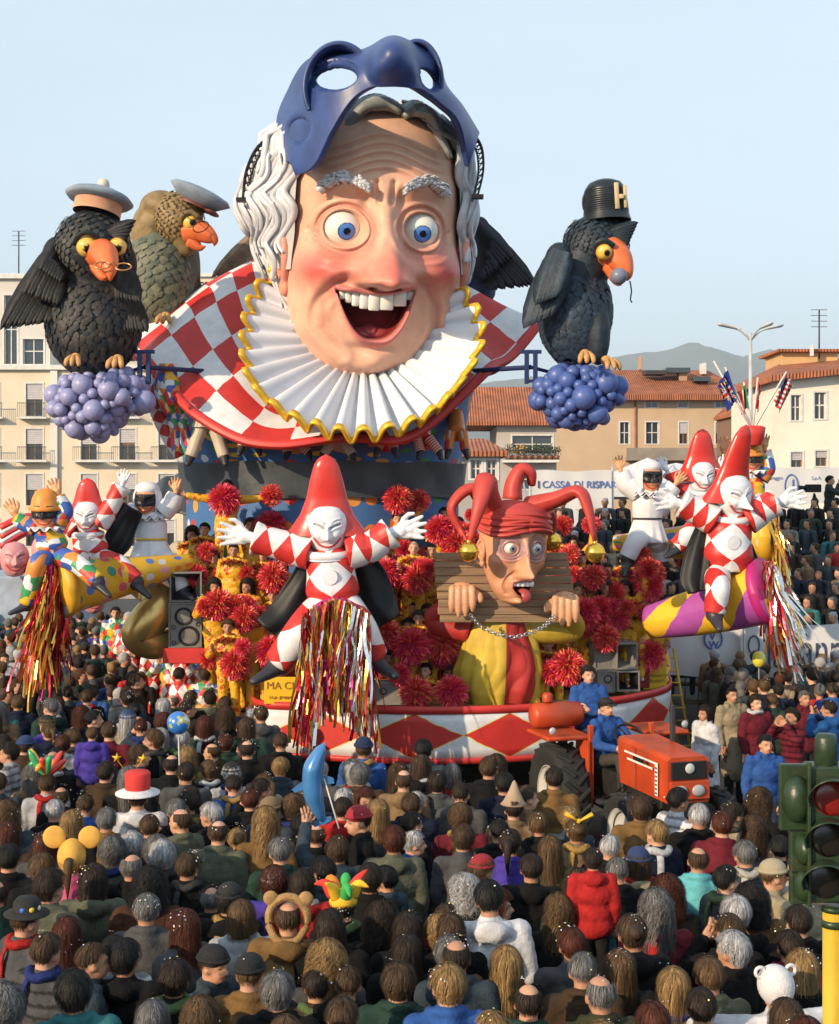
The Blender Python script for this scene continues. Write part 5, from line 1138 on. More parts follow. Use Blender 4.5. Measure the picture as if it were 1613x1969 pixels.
# board of planks: own thing the jester is locked in
bo = empty('pillory_board', P(979, 1197, 20.95)); M_wood = mat('weathered_wood', (.26, .17, .10), .75, var=.3, vs=3, bump=.5, bs=10, stretch=(.35, 2, 6), detail=8)
for k in range(9):
    w0 = random.uniform(-.012, .012); z0 = k * 15.0 * 20.95 / F; x0, x1 = -1.04, 1.045; dx = -.012 * k
    mb = MB(); mb.add(box((x0 + dx + w0, -.045, z0 + .005), (x1 + dx - w0 - .01 * k, .045, z0 + .112), .008)); p_ = mb.build('plank', M_wood, bo, False); p_.location = (0, random.uniform(-.008, .008), 0)
tag(bo, 'weathered brown plank board of the pillory around the jester neck', 'pillory')
M_jh = mat('jester_hand_paint', (.62, .31, .17), .42, var=.12, vs=6, bump=.08)
for (px, py, sgn) in ((888, 1140, 1), (1085, 1158, -1)):
    mb = MB(); c = jq(px, py, 20.85)
    mb.add(ell(c + V3((0, -.02, .05)), (.18, .13, .12), 16, 10)); mb.add(limb(c + V3((0, .15, -.02)), c + V3((0, .0, .03)), .13, .13))
    for k in range(4):
        x = (k - 1.5) * .098; L = (.26, .32, .31, .24)[k if sgn > 0 else 3 - k]
        p = curve([c + V3((x * .8, -.02, .08)), c + V3((x, -.16, .06)), c + V3((x * 1.05, -.19, -.10)), c + V3((x * 1.05, -.16, -L))], 12)
        mb.add(tube(p, .052 * np.r_[1, 1, 1.02, 1.12, 1.1, 1, .98, 1.0, 1.02, .98, .9, .6], 10)); mb.add(ell(p[-1], .034, 8, 6)); mb.add(ell(p[3], .058, 8, 6))
    p = curve([c + V3((sgn * .15, -.03, .02)), c + V3((sgn * .25, -.12, -.03)), c + V3((sgn * .27, -.15, -.14))], 10); mb.add(tube(p, .055 * np.r_[1.1, 1.1, 1.05, 1, 1, 1.05, 1, .95, .85, .5], 10))
    v, f = fuse(mb, .013, 3); mb = MB(); mb.add((v, f)); mb.build('hand', M_jh, jes)
M_jy = mat('jester_yellow_cloth', (.50, .34, .035), .6, var=.2, vs=2.5, bump=.4, bs=4); M_jr = mat('jester_red_cloth', (.40, .03, .025), .55, var=.2, vs=2.5, bump=.4, bs=4)
s = 21 / F
def gown(name, u0, u1, m):
    mb = MB()
    def fn(U, V):
        a = lerp(u0, u1, U); top = jq(965, 1185, 21.3); bot = jq(958, 1350, 21.45); r = np.interp(V, [0, .3, .6, .85, 1], [.38, .54, .64, .64, .56]) * (1 + .07 * V * np.sin(a * 11 + V * 2) + .04 * np.sin(a * 5 + V * 6) + .035 * np.abs(np.sin(a * 8 + V * 4 + np.sin(V * 9))))
        return lerp(top[0], bot[0], V) + r * np.sin(a), lerp(top[1], bot[1], V) - .75 * r * np.cos(a), lerp(top[2], bot[2], V) + .04 * np.sin(a * 5) * V
    mb.add(surf(110, 50, fn, True)); return mb.build(name, m, jes)
gown('gown_panel', -3.14, .10, M_jy); gown('gown_stripe', .10, .95, M_jr); gown('gown_panel', .95, 3.14, M_jy)
for pts in ([(905, 1215, 21.3), (860, 1205, 21.4), (838, 1190, 21.5), (860, 1170, 21.3), (885, 1160, 21.15)], [(1010, 1215, 21.3), (1060, 1215, 21.4), (1100, 1210, 21.5), (1098, 1190, 21.3), (1088, 1175, 21.1)]):
    garment('sleeve', jes, [jq(*q) for q in pts], [.16, .19, .19, .15, .11], M_jr if pts[0][0] < 950 else M_jy, 1, 1)
for k, (pts, m) in enumerate(() and (([(920, 1300, 21.2), (880, 1290, 20.9), (900, 1335, 20.9)], M_jr), ([(990, 1310, 21.2), (1050, 1290, 20.9), (1000, 1350, 20.9)], M_jy))): garment('trouser_leg', jes, [jq(*q) for q in pts], [.17, .19, .17, .13], m, 1, 1)
tag(jes, 'jester sculpture in red horned cap with gold bells, tongue out, behind the plank board', 'jester sculpture')
cp = curve([P(904, 1182, 20.55), P(930, 1208, 20.5), P(985, 1225, 20.45), P(1040, 1208, 20.5), P(1066, 1184, 20.5)], 34); mb = MB(); o = cp[0].copy()
for i in range(33):
    a, b = cp[i] - o, cp[i + 1] - o; c = (a + b) / 2; d_ = (b - a); L = np.linalg.norm(d_); u_ = d_ / L; n_ = V3((0, 1, 0)) if i % 2 else np.cross(u_, (0, 1, 0)); t_ = np.linspace(0, 6.2832, 13)[:-1]
    mb.add(tube([c + u_ * math.cos(q) * L * .75 + n_ * math.sin(q) * .026 for q in t_], .009, 5, closed=True))
ch = mb.build('chain', mat('galvanised_steel', (.42, .43, .45), .3, .8, var=.1)); ch.location = o; tag(ch, 'steel chain sagging across the jester chest below the plank board', 'chain', kind='stuff')
# ================================================================== PEOPLE
POSES = {
 'stand': {}, 
 'pocket': dict(eR=(.25, -.02, 1.13), wR=(.15, -.17, .98), eL=(-.25, -.02, 1.13), wL=(-.15, -.17, .98)),
 'point': dict(eR=(.30, -.10, 1.58), wR=(.26, -.24, 1.80), hR=(-.1, -.3, 1)),
 'camera': dict(eR=(.27, -.17, 1.30), wR=(.09, -.20, 1.52), eL=(-.27, -.17, 1.30), wL=(-.09, -.20, 1.52), hR=(-.6, -.2, .6), hL=(.6, -.2, .6)),
 'cross': dict(eR=(.25, -.05, 1.15), wR=(-.06, -.19, 1.17), eL=(-.25, -.05, 1.15), wL=(.06, -.21, 1.13), hR=(-1, 0, 0), hL=(1, 0, 0)),
 'pom': dict(eR=(.30, -.08, 1.20), wR=(.22, -.26, 1.28), eL=(-.30, -.08, 1.20), wL=(-.22, -.26, 1.28), hR=(0, -.8, .5), hL=(0, -.8, .5)),
 'up': dict(eR=(.34, -.06, 1.60), wR=(.36, -.10, 1.84), eL=(-.30, -.08, 1.20), wL=(-.22, -.26, 1.28), hR=(0, 0, 1), hL=(0, -.8, .5)),
 'wide': dict(eR=(.44, -.05, 1.42), wR=(.66, -.10, 1.46), eL=(-.44, -.05, 1.42), wL=(-.66, -.10, 1.46), hR=(1, 0, 0), hL=(-1, 0, 0)),
 'sit': dict(kL=(-.11, -.44, .98), kR=(.11, -.44, .98), aL=(-.11, -.46, .55), aR=(.11, -.46, .55), eR=(.24, -.10, 1.14), wR=(.12, -.34, 1.04), eL=(-.24, -.10, 1.14), wL=(-.12, -.34, 1.04), hR=(0, -1, 0), hL=(0, -1, 0)),
 'drive': dict(kL=(-.13, -.44, 1.02), kR=(.13, -.44, 1.02), aL=(-.14, -.60, .60), aR=(.14, -.60, .60), eR=(.27, -.16, 1.16), wR=(.15, -.42, 1.14), eL=(-.27, -.16, 1.16), wL=(-.15, -.42, 1.14), hR=(0, -1, .1), hL=(0, -1, .1)),
}
def joints(pose):
    J = dict(sR=(.185, .01, 1.405), eR=(.235, .03, 1.13), wR=(.225, -.05, .90), sL=(-.185, .01, 1.405), eL=(-.235, .03, 1.13), wL=(-.225, -.05, .90), hR=(0, -.15, -1), hL=(0, -.15, -1),
             pR=(.09, 0, .92), pL=(-.09, 0, .92), kR=(.10, -.02, .50), kL=(-.10, -.02, .50), aR=(.10, .03, .09), aL=(-.10, .03, .09)); J.update(POSES[pose]); return J
def rough_up(v, f, amp, sc, seed=0):
    """cloth creases: push vertices along their normals with stretched noise"""
    n = np.zeros_like(v); fa = np.array([q[:3] for q in f]); nn = np.cross(v[fa[:, 1]] - v[fa[:, 0]], v[fa[:, 2]] - v[fa[:, 0]])
    for k in range(3): np.add.at(n, fa[:, k], nn)
    n /= np.linalg.norm(n, axis=1)[:, None] + 1e-12
    h = np.array([mnoise.noise(Vector((p[0] * sc + seed, p[1] * sc, p[2] * sc * 1.6))) for p in v]); h = (1 - 2.4 * np.abs(h)) * .8 + np.array([mnoise.noise(Vector((p[0] * sc * 3, p[1] * sc * 3, p[2] * sc * 2.2 + 7))) for p in v]) * .45
    return v + n * (h * amp)[:, None]
M_skinp = mat('human_skin', rough=.5, src='objv', var=.06, vs=20)
M_coat = mat('coat_cloth', rough=.9, src='objv', var=.25, vs=9, bump=.35, bs=60, spec=.15)
M_trou = mat('trouser_cloth', rough=.85, src='obj', var=.15, vs=8, bump=.2, bs=50, spec=.2)
M_hairp = mat('human_hair', rough=.62, src='objv', var=.45, vs=16, bump=.5, bs=60, stretch=(1, 1, .15), spec=.25)
M_flower = MATS.get('x') or mat('dancer_base', (.72, .36, .015), .6)
def dancer_mat():
    m = bpy.data.materials.new('yellow_suit_red_blots'); m.use_nodes = True; nt = m.node_tree; L = nt.links.new; b = nt.nodes['Principled BSDF']; b.inputs['Roughness'].default_value = .45
    tc = nd(nt, 'ShaderNodeTexCoord'); vo = nd(nt, 'ShaderNodeTexVoronoi'); vo.inputs['Scale'].default_value = 9.5; L(tc.outputs['Object'], vo.inputs['Vector'])
    f1 = math_node(nt, 'LESS_THAN', vo.outputs['Distance'], .30); f2 = math_node(nt, 'GREATER_THAN', vo.outputs['Distance'], .13)
    mx = nd(nt, 'ShaderNodeMix', data_type='RGBA'); mx.inputs['A'].default_value = (.72, .38, .02, 1); mx.inputs['B'].default_value = (.50, .04, .01, 1); L(math_node(nt, 'MULTIPLY', f1, f2), mx.inputs['Factor'])
    nz = nd(nt, 'ShaderNodeTexNoise'); nz.inputs['Scale'].default_value = 12; L(tc.outputs['Object'], nz.inputs['Vector'])
    bp = nd(nt, 'ShaderNodeBump'); bp.inputs['Strength'].default_value = .5; bp.inputs['Distance'].default_value = .03; L(nz.outputs['Fac'], bp.inputs['Height']); L(bp.outputs[0], b.inputs['Normal'])
    L(mx.outputs['Result'], b.inputs['Base Color']); return m
M_suit = dancer_mat()
def body_mesh(pose):
    J = joints(pose); mb = MB()
    mb.add(ell((0, .012, 1.625), (.076, .095, .098), 18, 14)); mb.add(ell((0, -.028, 1.565), (.056, .068, .072), 16, 12)); mb.add(ell((0, -.075, 1.535), (.028, .022, .022), 8, 6))
    mb.add(limb((0, -.094, 1.612), (0, -.112, 1.582), .010, .016, 8)); mb.add(ell((0, -.078, 1.632), (.055, .022, .012), 10, 6))
    for s in (-1, 1): mb.add(ell((s * .080, .005, 1.595), (.012, .022, .032), 8, 8))
    mb.add(limb((0, .03, 1.56), (0, .02, 1.40), .056, .066, 12))
    mb.add(ell((0, .01, 1.27), (.165, .11, .17), 18, 12)); mb.add(ell((0, .01, 1.05), (.145, .105, .17), 16, 12)); mb.add(ell((0, .015, .93), (.16, .12, .12), 16, 12)); mb.add(limb((-.15, .01, 1.40), (.15, .01, 1.40), .055, .055, 10))
    for s in 'LR':
        mb.add(limb(J['s' + s], J['e' + s], .055, .042)); mb.add(limb(J['e' + s], J['w' + s], .042, .028)); mb.add(limb(J['p' + s], J['k' + s], .085, .056)); mb.add(limb(J['k' + s], J['a' + s], .056, .038))
        a = V3(J['a' + s]); mb.add(limb(a + (0, .03, -.045), a + (0, -.15, -.05), .042, .036, 10, .9))
    v, f = fuse(mb, .0135, 2); hb = MB()
    for s in 'LR':
        hd = V3(J['h' + s]); sx = 1 if s == 'R' else -1; th = V3((-sx, -.4, 0)) if abs(hd[2]) > .5 else V3((0, 0, 1)); hand_mb(hb, J['w' + s], hd, th, size=.185, curl=.25)
    col = np.ones((len(v), 3)); x, y, z = v.T; fr = y < -.055
    for s in (-1, 1):
        e = np.hypot((x - s * .033) / .015, (z - 1.612) / .008); col[(e < 1) & fr] = (.9, 1.1, 1.25); col[(e < .55) & fr] = (.05, .05, .05)
        e = np.hypot((x - s * .034) / .022, (z - 1.634) / .0065); col[(e < 1) & fr] = (.22, .18, .16)
    e = np.hypot(x / .028, (z - 1.545) / .008); col[(e < 1) & (y < -.07)] = (.85, .45, .42)
    col[z < .13] = (.05, .04, .04)
    m2 = MB(); m2.add((v, f), col=col); m2.v += hb.v; m2.c += hb.c; m2.u += hb.u
    m2.f += [tuple(i + m2.n for i in q) for q in hb.f]; m2.m += hb.m; m2.n += hb.n
    return m2.mesh('body_' + pose, M_skinp)
def coat_mesh(pose, style, m=None, seed=0):
    J = joints(pose); mb = MB(); k = {'jacket': 1., 'slim': .93, 'puffy': 1.10, 'long': 1.04, 'fur': 1.2, 'hood': 1.08, 'suit': 1.05, 'sweater': .98}[style]
    mb.add(ell((0, .015, 1.27), (.20 * k, .135 * k, .185), 20, 14)); mb.add(ell((0, .02, 1.06), (.185 * k, .13 * k, .19), 18, 12)); mb.add(ell((0, .02, .92), (.195 * k, .145 * k, .14), 18, 12))
    mb.add(limb((-.15, .015, 1.40), (.15, .015, 1.40), .075 * k, .075 * k, 12)); mb.add(limb((0, .03, 1.42), (0, .022, 1.475), .105, .078, 14))
    if style in ('long', 'fur') and 'sit' not in pose: mb.add(limb((0, .02, .95), (0, .02, .55), .19 * k, .22 * k, 18, .8))
    for s in 'LR': 
        mb.add(limb(J['s' + s], J['e' + s], .075 * k, .062 * k, 12)); e, w = V3(J['e' + s]), V3(J['w' + s]); mb.add(limb(e, e + (w - e) * .93, .062 * k, .048 * k, 12))
    if style in ('hood', 'puffy'): mb.add(ell((0, .13, 1.44), (.12, .06, .07), 14, 8)); mb.add(limb((-.10, .07, 1.45), (.10, .07, 1.45), .045, .045, 8))
    if style in ('jacket', 'long', 'suit'): mb.add(tube(curve([(-.085, -.06, 1.47), (-.10, .03, 1.49), (0, .10, 1.50), (.10, .03, 1.49), (.085, -.06, 1.47)], 14), .022, 8))
    v, f = fuse(mb, .0175, 3)
    v = rough_up(v, f, .0065 if style != 'fur' else .016, 13 if style != 'fur' else 26, seed); x, y, z = v.T
    col = np.ones((len(v), 3))
    if style == 'sweater': col[(np.sin(z * 78) > .55)] = (.35, .35, .35)
    if style == 'suit' : pass
    m2 = MB(); m2.add((v, f), col=col); return m2.mesh('coat_' + style, m or M_coat)
def trouser_mesh(pose):
    J = joints(pose); mb = MB(); mb.add(ell((0, .015, .93), (.175, .135, .11), 16, 10))
    for s in 'LR': mb.add(limb(J['p' + s], J['k' + s], .10, .072)); a, k = V3(J['a' + s]), V3(J['k' + s]); mb.add(limb(k, k + (a - k) * .95, .072, .062))
    v, f = fuse(mb, .022, 3); v = rough_up(v, f, .008, 10); m2 = MB(); m2.add((v, f)); return m2.mesh('trousers', M_trou)
HCEN = V3((0, .012, 1.625)); HR = V3((.078, .097, .100))
def hpt(a, s, L, th, flare=0., smooth=.62):
    """a: azimuth from the back of the head, s: 0 crown .. 1 tip"""
    if s < smooth: p = s / smooth * 1.62; r = math.sin(p); z = math.cos(p) * HR[2]; rr = r
    else:
        q = (s - smooth) / (1 - smooth); z = -.005 - L * q; rr = 1.0 + flare * q - (.28 * q if L < .12 else 0)
    k = th
    return HCEN + V3((math.sin(a) * (HR[0] + k) * rr, math.cos(a) * (HR[1] + k) * rr, z + (k if s < smooth else k * .0) * math.cos(min(s / smooth, 1) * 1.57)))
HSTY = {  # L, thickness, flare, strands, bump, wave, bald
 'short': (.058, .011, 0, 420, .003, 0, 0), 'crop': (.050, .005, 0, 260, .0015, 0, 0), 'full': (.078, .018, 0, 480, .005, .4, 0), 'bald': (.056, .009, 0, 260, .003, 0, 1), 'perm': (.085, .026, 0, 620, .010, 1.5, 0),
 'bob': (.13, .018, .02, 460, .004, .2, 0), 'long': (.30, .018, .12, 520, .004, .3, 0), 'longwave': (.25, .026, .12, 620, .010, 1.2, 0), 'curlybig': (.15, .038, .15, 700, .014, 2.0, 0), 'bun': (.07, .012, 0, 360, .003, 0, 2), 'tail': (.07, .012, 0, 360, .003, 0, 3)}
def hair_mesh(style, seed):
    L, th, fl, ns, bump, wave, bald = HSTY[style]; rr = random.Random(seed); na, ns_ = 52, 26; mb = MB()
    def smax(a):
        k = abs(a); return lerp(lerp(1.0, .60, float(sst(1.0, 1.32, k))), .40, float(sst(1.75, 2.15, k))) if L < .08 else lerp(1.0, .42, float(sst(1.85, 2.15, k)))
    v = []; f = []; s0 = .34 if bald == 1 else .02
    for i in range(na + 1):
        a = -math.pi + 2 * math.pi * i / na; sm = smax(a)
        for j in range(ns_ + 1):
            s = s0 + (sm - s0) * j / ns_ if sm > s0 else s0
            if bald == 1 and sm < .6: s = s0 + .001 * j
            b = bump * (mnoise.noise(Vector((math.sin(a) * 5 + seed, math.cos(a) * 5, s * 9))) * 2)
            v.append(hpt(a, s, L, th * (.55 + .45 * min(1, 3.2 * (sm - s) + (L > .12) * .6)) + b, fl) )
    for i in range(na):
        for j in range(ns_): a = i * (ns_ + 1) + j; f.append((a, a + 1, a + ns_ + 2, a + ns_ + 1))
    mb.add((v, f), col=(.8, .8, .8))
    sv = []; sf = []; sc = []
    for k in range(int(ns * 1.7)):
        a = rr.uniform(-math.pi, math.pi); sm = smax(a)
        if bald == 1 and sm < .7: continue
        s_a = rr.uniform(s0, sm * .75); s_b = min(sm + .04, s_a + rr.uniform(.15, .5)); w = rr.uniform(.0016, .0038); g = rr.uniform(.5, 1.6); off = rr.uniform(.002, .008) + bump; ph = rr.uniform(0, 6.28); da = rr.uniform(-.15, .15)
        b0 = len(sv); K_ = 6
        for j in range(K_ + 1):
            t = j / K_; s = lerp(s_a, s_b, t); aa = a + da * t + wave * .10 * math.sin(t * 7 + ph); p = hpt(aa, s, L, th + off + wave * .006 * math.sin(t * 9 + ph) + (.010 * t ** 3 if wave < 1 else 0), fl); tg = V3((math.cos(aa), -math.sin(aa), 0)); ww = w * (1 - t * .8)
            sv += [p - tg * ww, p + tg * ww]; sc += [(g, g, g)] * 2
            if j: c = len(sv); sf.append((c - 4, c - 3, c - 1, c - 2))
    if sv: mb.add((sv, sf), col=np.array(sc))
    if bald == 2: mb.add(ell((0, .13, 1.66), (.05, .045, .045), 14, 10), col=(.9, .9, .9))
    if bald == 3: mb.add(tube(curve([(0, .10, 1.66), (0, .17, 1.64), (0, .18, 1.52), (0, .15, 1.38)], 14), .034 * np.sin(np.linspace(.9, 3.0, 14)), 10, flat=.7), col=(.9, .9, .9))
    return mb.mesh('hair_' + style, M_hairp)
_cache = {}
def get(kind, *a):
    k = (kind,) + a
    if k not in _cache: _cache[k] = {'body': body_mesh, 'coat': coat_mesh, 'trou': trouser_mesh, 'hair': hair_mesh}[kind](*a)
    return _cache[k]
HCOL = dict(black=(.010, .009, .009), dark=(.022, .014, .010), brown=(.05, .028, .015), light=(.085, .048, .022), blond=(.21, .125, .05), grey=(.11, .105, .105), white=(.33, .32, .33), auburn=(.06, .016, .008))
SKINC = [(.52, .27, .17), (.47, .24, .15), (.56, .31, .21), (.42, .21, .13)]
def person(pose, loc, face, hair, hcol, coat, ccol, tcol=(.03, .035, .05), scale=1., skin=None, suit=False, tilt=0, base_z=0., hseed=None):
    hs = hseed if hseed is not None else random.choice((1, 2))
    b = obj('person', get('body', pose)); b.location = loc; b.rotation_euler = (tilt, random.uniform(-.04, .04), face); b.scale = (scale,) * 3
    b.color = (*(skin or random.choice(SKINC)), 1)
    c = obj('jacket' if not suit else 'yellow_suit', get('coat', pose, coat), b, color=ccol) if not suit else obj('yellow_suit', get_suit(pose), b)
    if hair: h = obj('hair', get('hair', hair, hs), b, color=HCOL[hcol] if isinstance(hcol, str) else hcol)
    tp = pose if pose in ('sit', 'drive') else 'stand'
    if suit: obj('suit_trousers', get_suit_tr(tp), b)
    else: obj('trousers', get('trou', tp), b, color=tcol)
    return b
def get_suit(pose):
    if ('suit', pose) not in _cache: _cache[('suit', pose)] = coat_mesh(pose, 'suit', M_suit)
    return _cache[('suit', pose)]
def get_suit_tr(p):
    if ('suittr', p) not in _cache:
        m = get('trou', p).copy(); m.materials.clear(); m.materials.append(M_suit); _cache[('suittr', p)] = m
    return _cache[('suittr', p)]
M_pom = mat('pompom_foil', rough=.35, metal=.15, src='vcol', var=.2, vs=20, spec=.6)
def pom_mesh(n, r, cols, seed, name, hollow=0., flat=1.):
    rr = np.random.default_rng(seed); v = []; f = []; c = []
    for i in range(n):
        u = rr.normal(size=3); u[2] = u[2] * flat + .1; u /= np.linalg.norm(u); w = np.cross(u, rr.normal(size=3)); w /= np.linalg.norm(w); wd = rr.uniform(.0025, .005) * r / .17; l = r * rr.uniform(.75, 1.15); q = np.cross(u, w); bend = rr.uniform(-.5, .5) * r; cc = cols[rr.integers(0, len(cols))]; b = len(v)
        for t in (hollow, .55, .85, 1.): p = u * l * t + q * bend * t * t * 1.3 - V3((0, 0, .12 * r * t ** 3)); v += [p - w * wd, p + w * wd]; c += [cc, cc]
        f += [(b, b + 1, b + 3, b + 2), (b + 2, b + 3, b + 5, b + 4), (b + 4, b + 5, b + 7, b + 6)]
    mb = MB(); mb.add((v, f), col=np.array(c)); return mb.mesh(name, M_pom, False)
POMC = [(.80, .04, .03), (.75, .03, .08), (.85, .10, .05), (.70, .03, .14), (.90, .30, .12)]
pomA, pomB = pom_mesh(1700, .20, POMC, 1, 'pompom'), pom_mesh(1700, .20, POMC[1:4], 2, 'pompom')
def collar_mesh():
    rr = np.random.default_rng(4); v = []; f = []; c = []
    for i in range(520):
        a = rr.uniform(0, 6.28); r0 = rr.uniform(.06, .16); p0 = V3((math.sin(a) * r0 * 1.25, .02 - math.cos(a) * r0, 1.47 - (r0 - .06) * .6)); L = rr.uniform(.05, .12); d = V3((math.sin(a), -math.cos(a), -.4 + rr.normal() * .5)); d /= np.linalg.norm(d); w = np.cross(d, rr.normal(size=3)); w /= np.linalg.norm(w); w *= rr.uniform(.003, .008); b = len(v)
        cc = [(.62, .03, .03), (.62, .03, .03), (.80, .30, .05), (.85, .60, .35)][rr.integers(0, 4)]; v += [p0 - w, p0 + w, p0 + d * L + w, p0 + d * L - w]; f.append((b, b + 1, b + 2, b + 3)); c += [cc] * 4
    mb = MB(); mb.add((v, f), col=np.array(c)); return mb.mesh('tinsel_collar', M_tinsel, False)
colm = collar_mesh()
# ---------------------------------------------------------------- the dancers on the float: (px, py of head, d, pose, hair, colour, facing deg, pompom colour)
DN = [(432, 938, 23.2, 'wide', 'short', 'black', 5), (366, 1030, 24.0, 'stand', 'curlybig', 'dark', -20), (388, 1020, 23.6, 'stand', 'short', 'black', -5), (446, 1060, 22.6, 'stand', 'crop', 'black', 5), (418, 1130, 22.0, 'pom', 'longwave', 'dark', 15), (472, 1130, 22.2, 'pom', 'longwave', 'dark', -25),
 (505, 1068, 22.9, 'pom', 'short', 'dark', 0), (545, 1090, 22.8, 'pom', 'bob', 'brown', 8), (442, 1208, 21.4, 'pom', 'full', 'light', 5), (512, 1215, 21.5, 'pom', 'full', 'brown', -10), (556, 1018, 24.0, 'up', 'crop', 'grey', 0), (585, 1012, 24.2, 'pom', 'short', 'black', 0),
 (700, 1005, 23.9, 'pom', 'curlybig', 'brown', 5), (724, 992, 24.2, 'stand', 'short', 'black', 0), (765, 1000, 24.0, 'up', 'short', 'black', 5), (728, 1068, 23.0, 'pom', 'long', 'light', 10), (742, 1074, 22.6, 'pom', 'long', 'blond', 5), (794, 1056, 22.4, 'pom', 'bald', 'grey', 0), (830, 1060, 22.6, 'pom', 'crop', 'black', 10),
 (788, 1172, 21.9, 'pom', 'short', 'black', -5), (798, 1190, 21.5, 'pom', 'full', 'brown', 0), (818, 1178, 21.8, 'stand', 'full', 'auburn', 0), (782, 1205, 21.6, 'pom', 'short', 'black', 0), (750, 1268, 21.1, 'stand', 'short', 'black', 0), (822, 1292, 21.0, 'pom', 'short', 'dark', -20), (868, 1296, 21.3, 'pom', 'full', 'dark', 8),
 (1070, 1035, 23.6, 'pom', 'short', 'dark', -5), (1098, 1045, 23.8, 'up', 'bob', 'black', -15), (1137, 1104, 22.9, 'pom', 'short', 'dark', 15), (1174, 1098, 23.1, 'pom', 'short', 'dark', 15), (1166, 1133, 22.6, 'pom', 'longwave', 'dark', 10), (1205, 1134, 22.7, 'up', 'longwave', 'dark', -20), (1150, 1160, 22.2, 'pom', 'short', 'dark', 5), (1178, 1166, 22.3, 'pom', 'full', 'brown', 5), (1216, 1164, 22.2, 'up', 'short', 'black', -5), (1138, 1200, 21.9, 'pom', 'full', 'dark', 0), (1178, 1205, 21.8, 'pom', 'crop', 'grey', 5), (1236, 1196, 22.4, 'wide', 'short', 'dark', -15),
 (1060, 1240, 21.6, 'pom', 'full', 'dark', 0), (1012, 1262, 21.2, 'pom', 'short', 'brown', 0), (660, 1060, 23.4, 'pom', 'full', 'dark', 0), (880, 1010, 24.0, 'pom', 'full', 'dark', 0), (1252, 1228, 22.6, 'pom', 'full', 'brown', 5), (860, 990, 24.3, 'pom', 'short', 'dark', 0), (704, 1122, 22.5, 'pom', 'short', 'brown', 8), (846, 1122, 22.6, 'stand', 'bob', 'dark', 0), (872, 1092, 23.0, 'pom', 'full', 'brown', -5), (1124, 1076, 23.4, 'pom', 'bob', 'auburn', 0), (1198, 1078, 23.6, 'pom', 'full', 'dark', -10), (1228, 1222, 22.3, 'pom', 'bob', 'dark', -5), (1118, 1136, 22.5, 'pom', 'full', 'light', 5), (1196, 1182, 22.2, 'pom', 'long', 'brown', -8), (484, 1012, 23.7, 'stand', 'full', 'light', 10), (404, 1074, 23.0, 'pom', 'bob', 'dark', 5), (528, 1146, 22.1, 'pom', 'short', 'brown', 0), (480, 1178, 21.8, 'stand', 'bob', 'brown', 5), (1090, 1090, 23.2, 'pom', 'short', 'brown', 5), (1258, 1150, 23.0, 'stand', 'short', 'dark', -5), (690, 1150, 22.3, 'pom', 'full', 'auburn', 5), (1100, 1170, 22.2, 'pom', 'bob', 'black', 5)]
HN = dict(short='short', crop='cropped', full='thick', bald='thinning', perm='permed', bob='bobbed', long='long straight', longwave='long wavy', curlybig='big curly', bun='pinned-up', tail='ponytailed')
HCN = dict(black='black', dark='dark brown', brown='brown', light='light brown', blond='blond', grey='grey', white='white', auburn='auburn')
LANDM = [('the central clown', 630, 1016), ('the jester sculpture', 985, 1060), ('the left loudspeaker stack', 355, 1170), ('the speaker boxes at right', 1190, 1270), ('the yellow sign', 560, 1320), ('the polka-dot drum', 620, 940), ('the striped cannon', 1290, 1190), ('the plank board', 860, 1180)]
def where(px, py, lm=None, k=1):
    c = sorted(((px - x) ** 2 + (py - y) ** 2, n, x, y) for n, x, y in (lm or LANDM))
    out = []
    for q in c[:k]:
        _, n, x, y = q; dx, dy = px - x, py - y
        out.append((('right of ' if dx > 0 else 'left of ') if abs(dx) > abs(dy) * .7 else ('above ' if dy < 0 else 'below ')) + n)
    return out
used = set()
def uniq(cands):
    for c in cands:
        c = ' '.join(c.split()[:16])
        if c not in used: used.add(c); return c
    c = cands[-1]; raise Exception('label clash ' + c)
ORD = ['first', 'second', 'third', 'fourth', 'fifth', 'sixth', 'seventh', 'eighth', 'ninth', 'tenth', 'eleventh', 'twelfth', 'thirteenth', 'fourteenth', 'fifteenth', 'sixteenth', 'seventeenth', 'eighteenth', 'nineteenth', 'twentieth'] + ['twenty-' + q for q in ('first', 'second', 'third', 'fourth', 'fifth', 'sixth', 'seventh', 'eighth', 'ninth')] + [t + (('-' + q) if q else 'ieth') for t in ('thirt', 'fort', 'fift') for q in ('',)]
ORD = ORD[:29] + [x for t, u in (('thirty', 'thirtieth'), ('forty', 'fortieth'), ('fifty', 'fiftieth'), ('sixty', 'sixtieth')) for x in [u] + [t + '-' + q for q in ORD[:9]]]
NPOM = 0
srt = sorted(range(len(DN)), key=lambda i: DN[i][0])
rank = {i: r for r, i in enumerate(srt)}
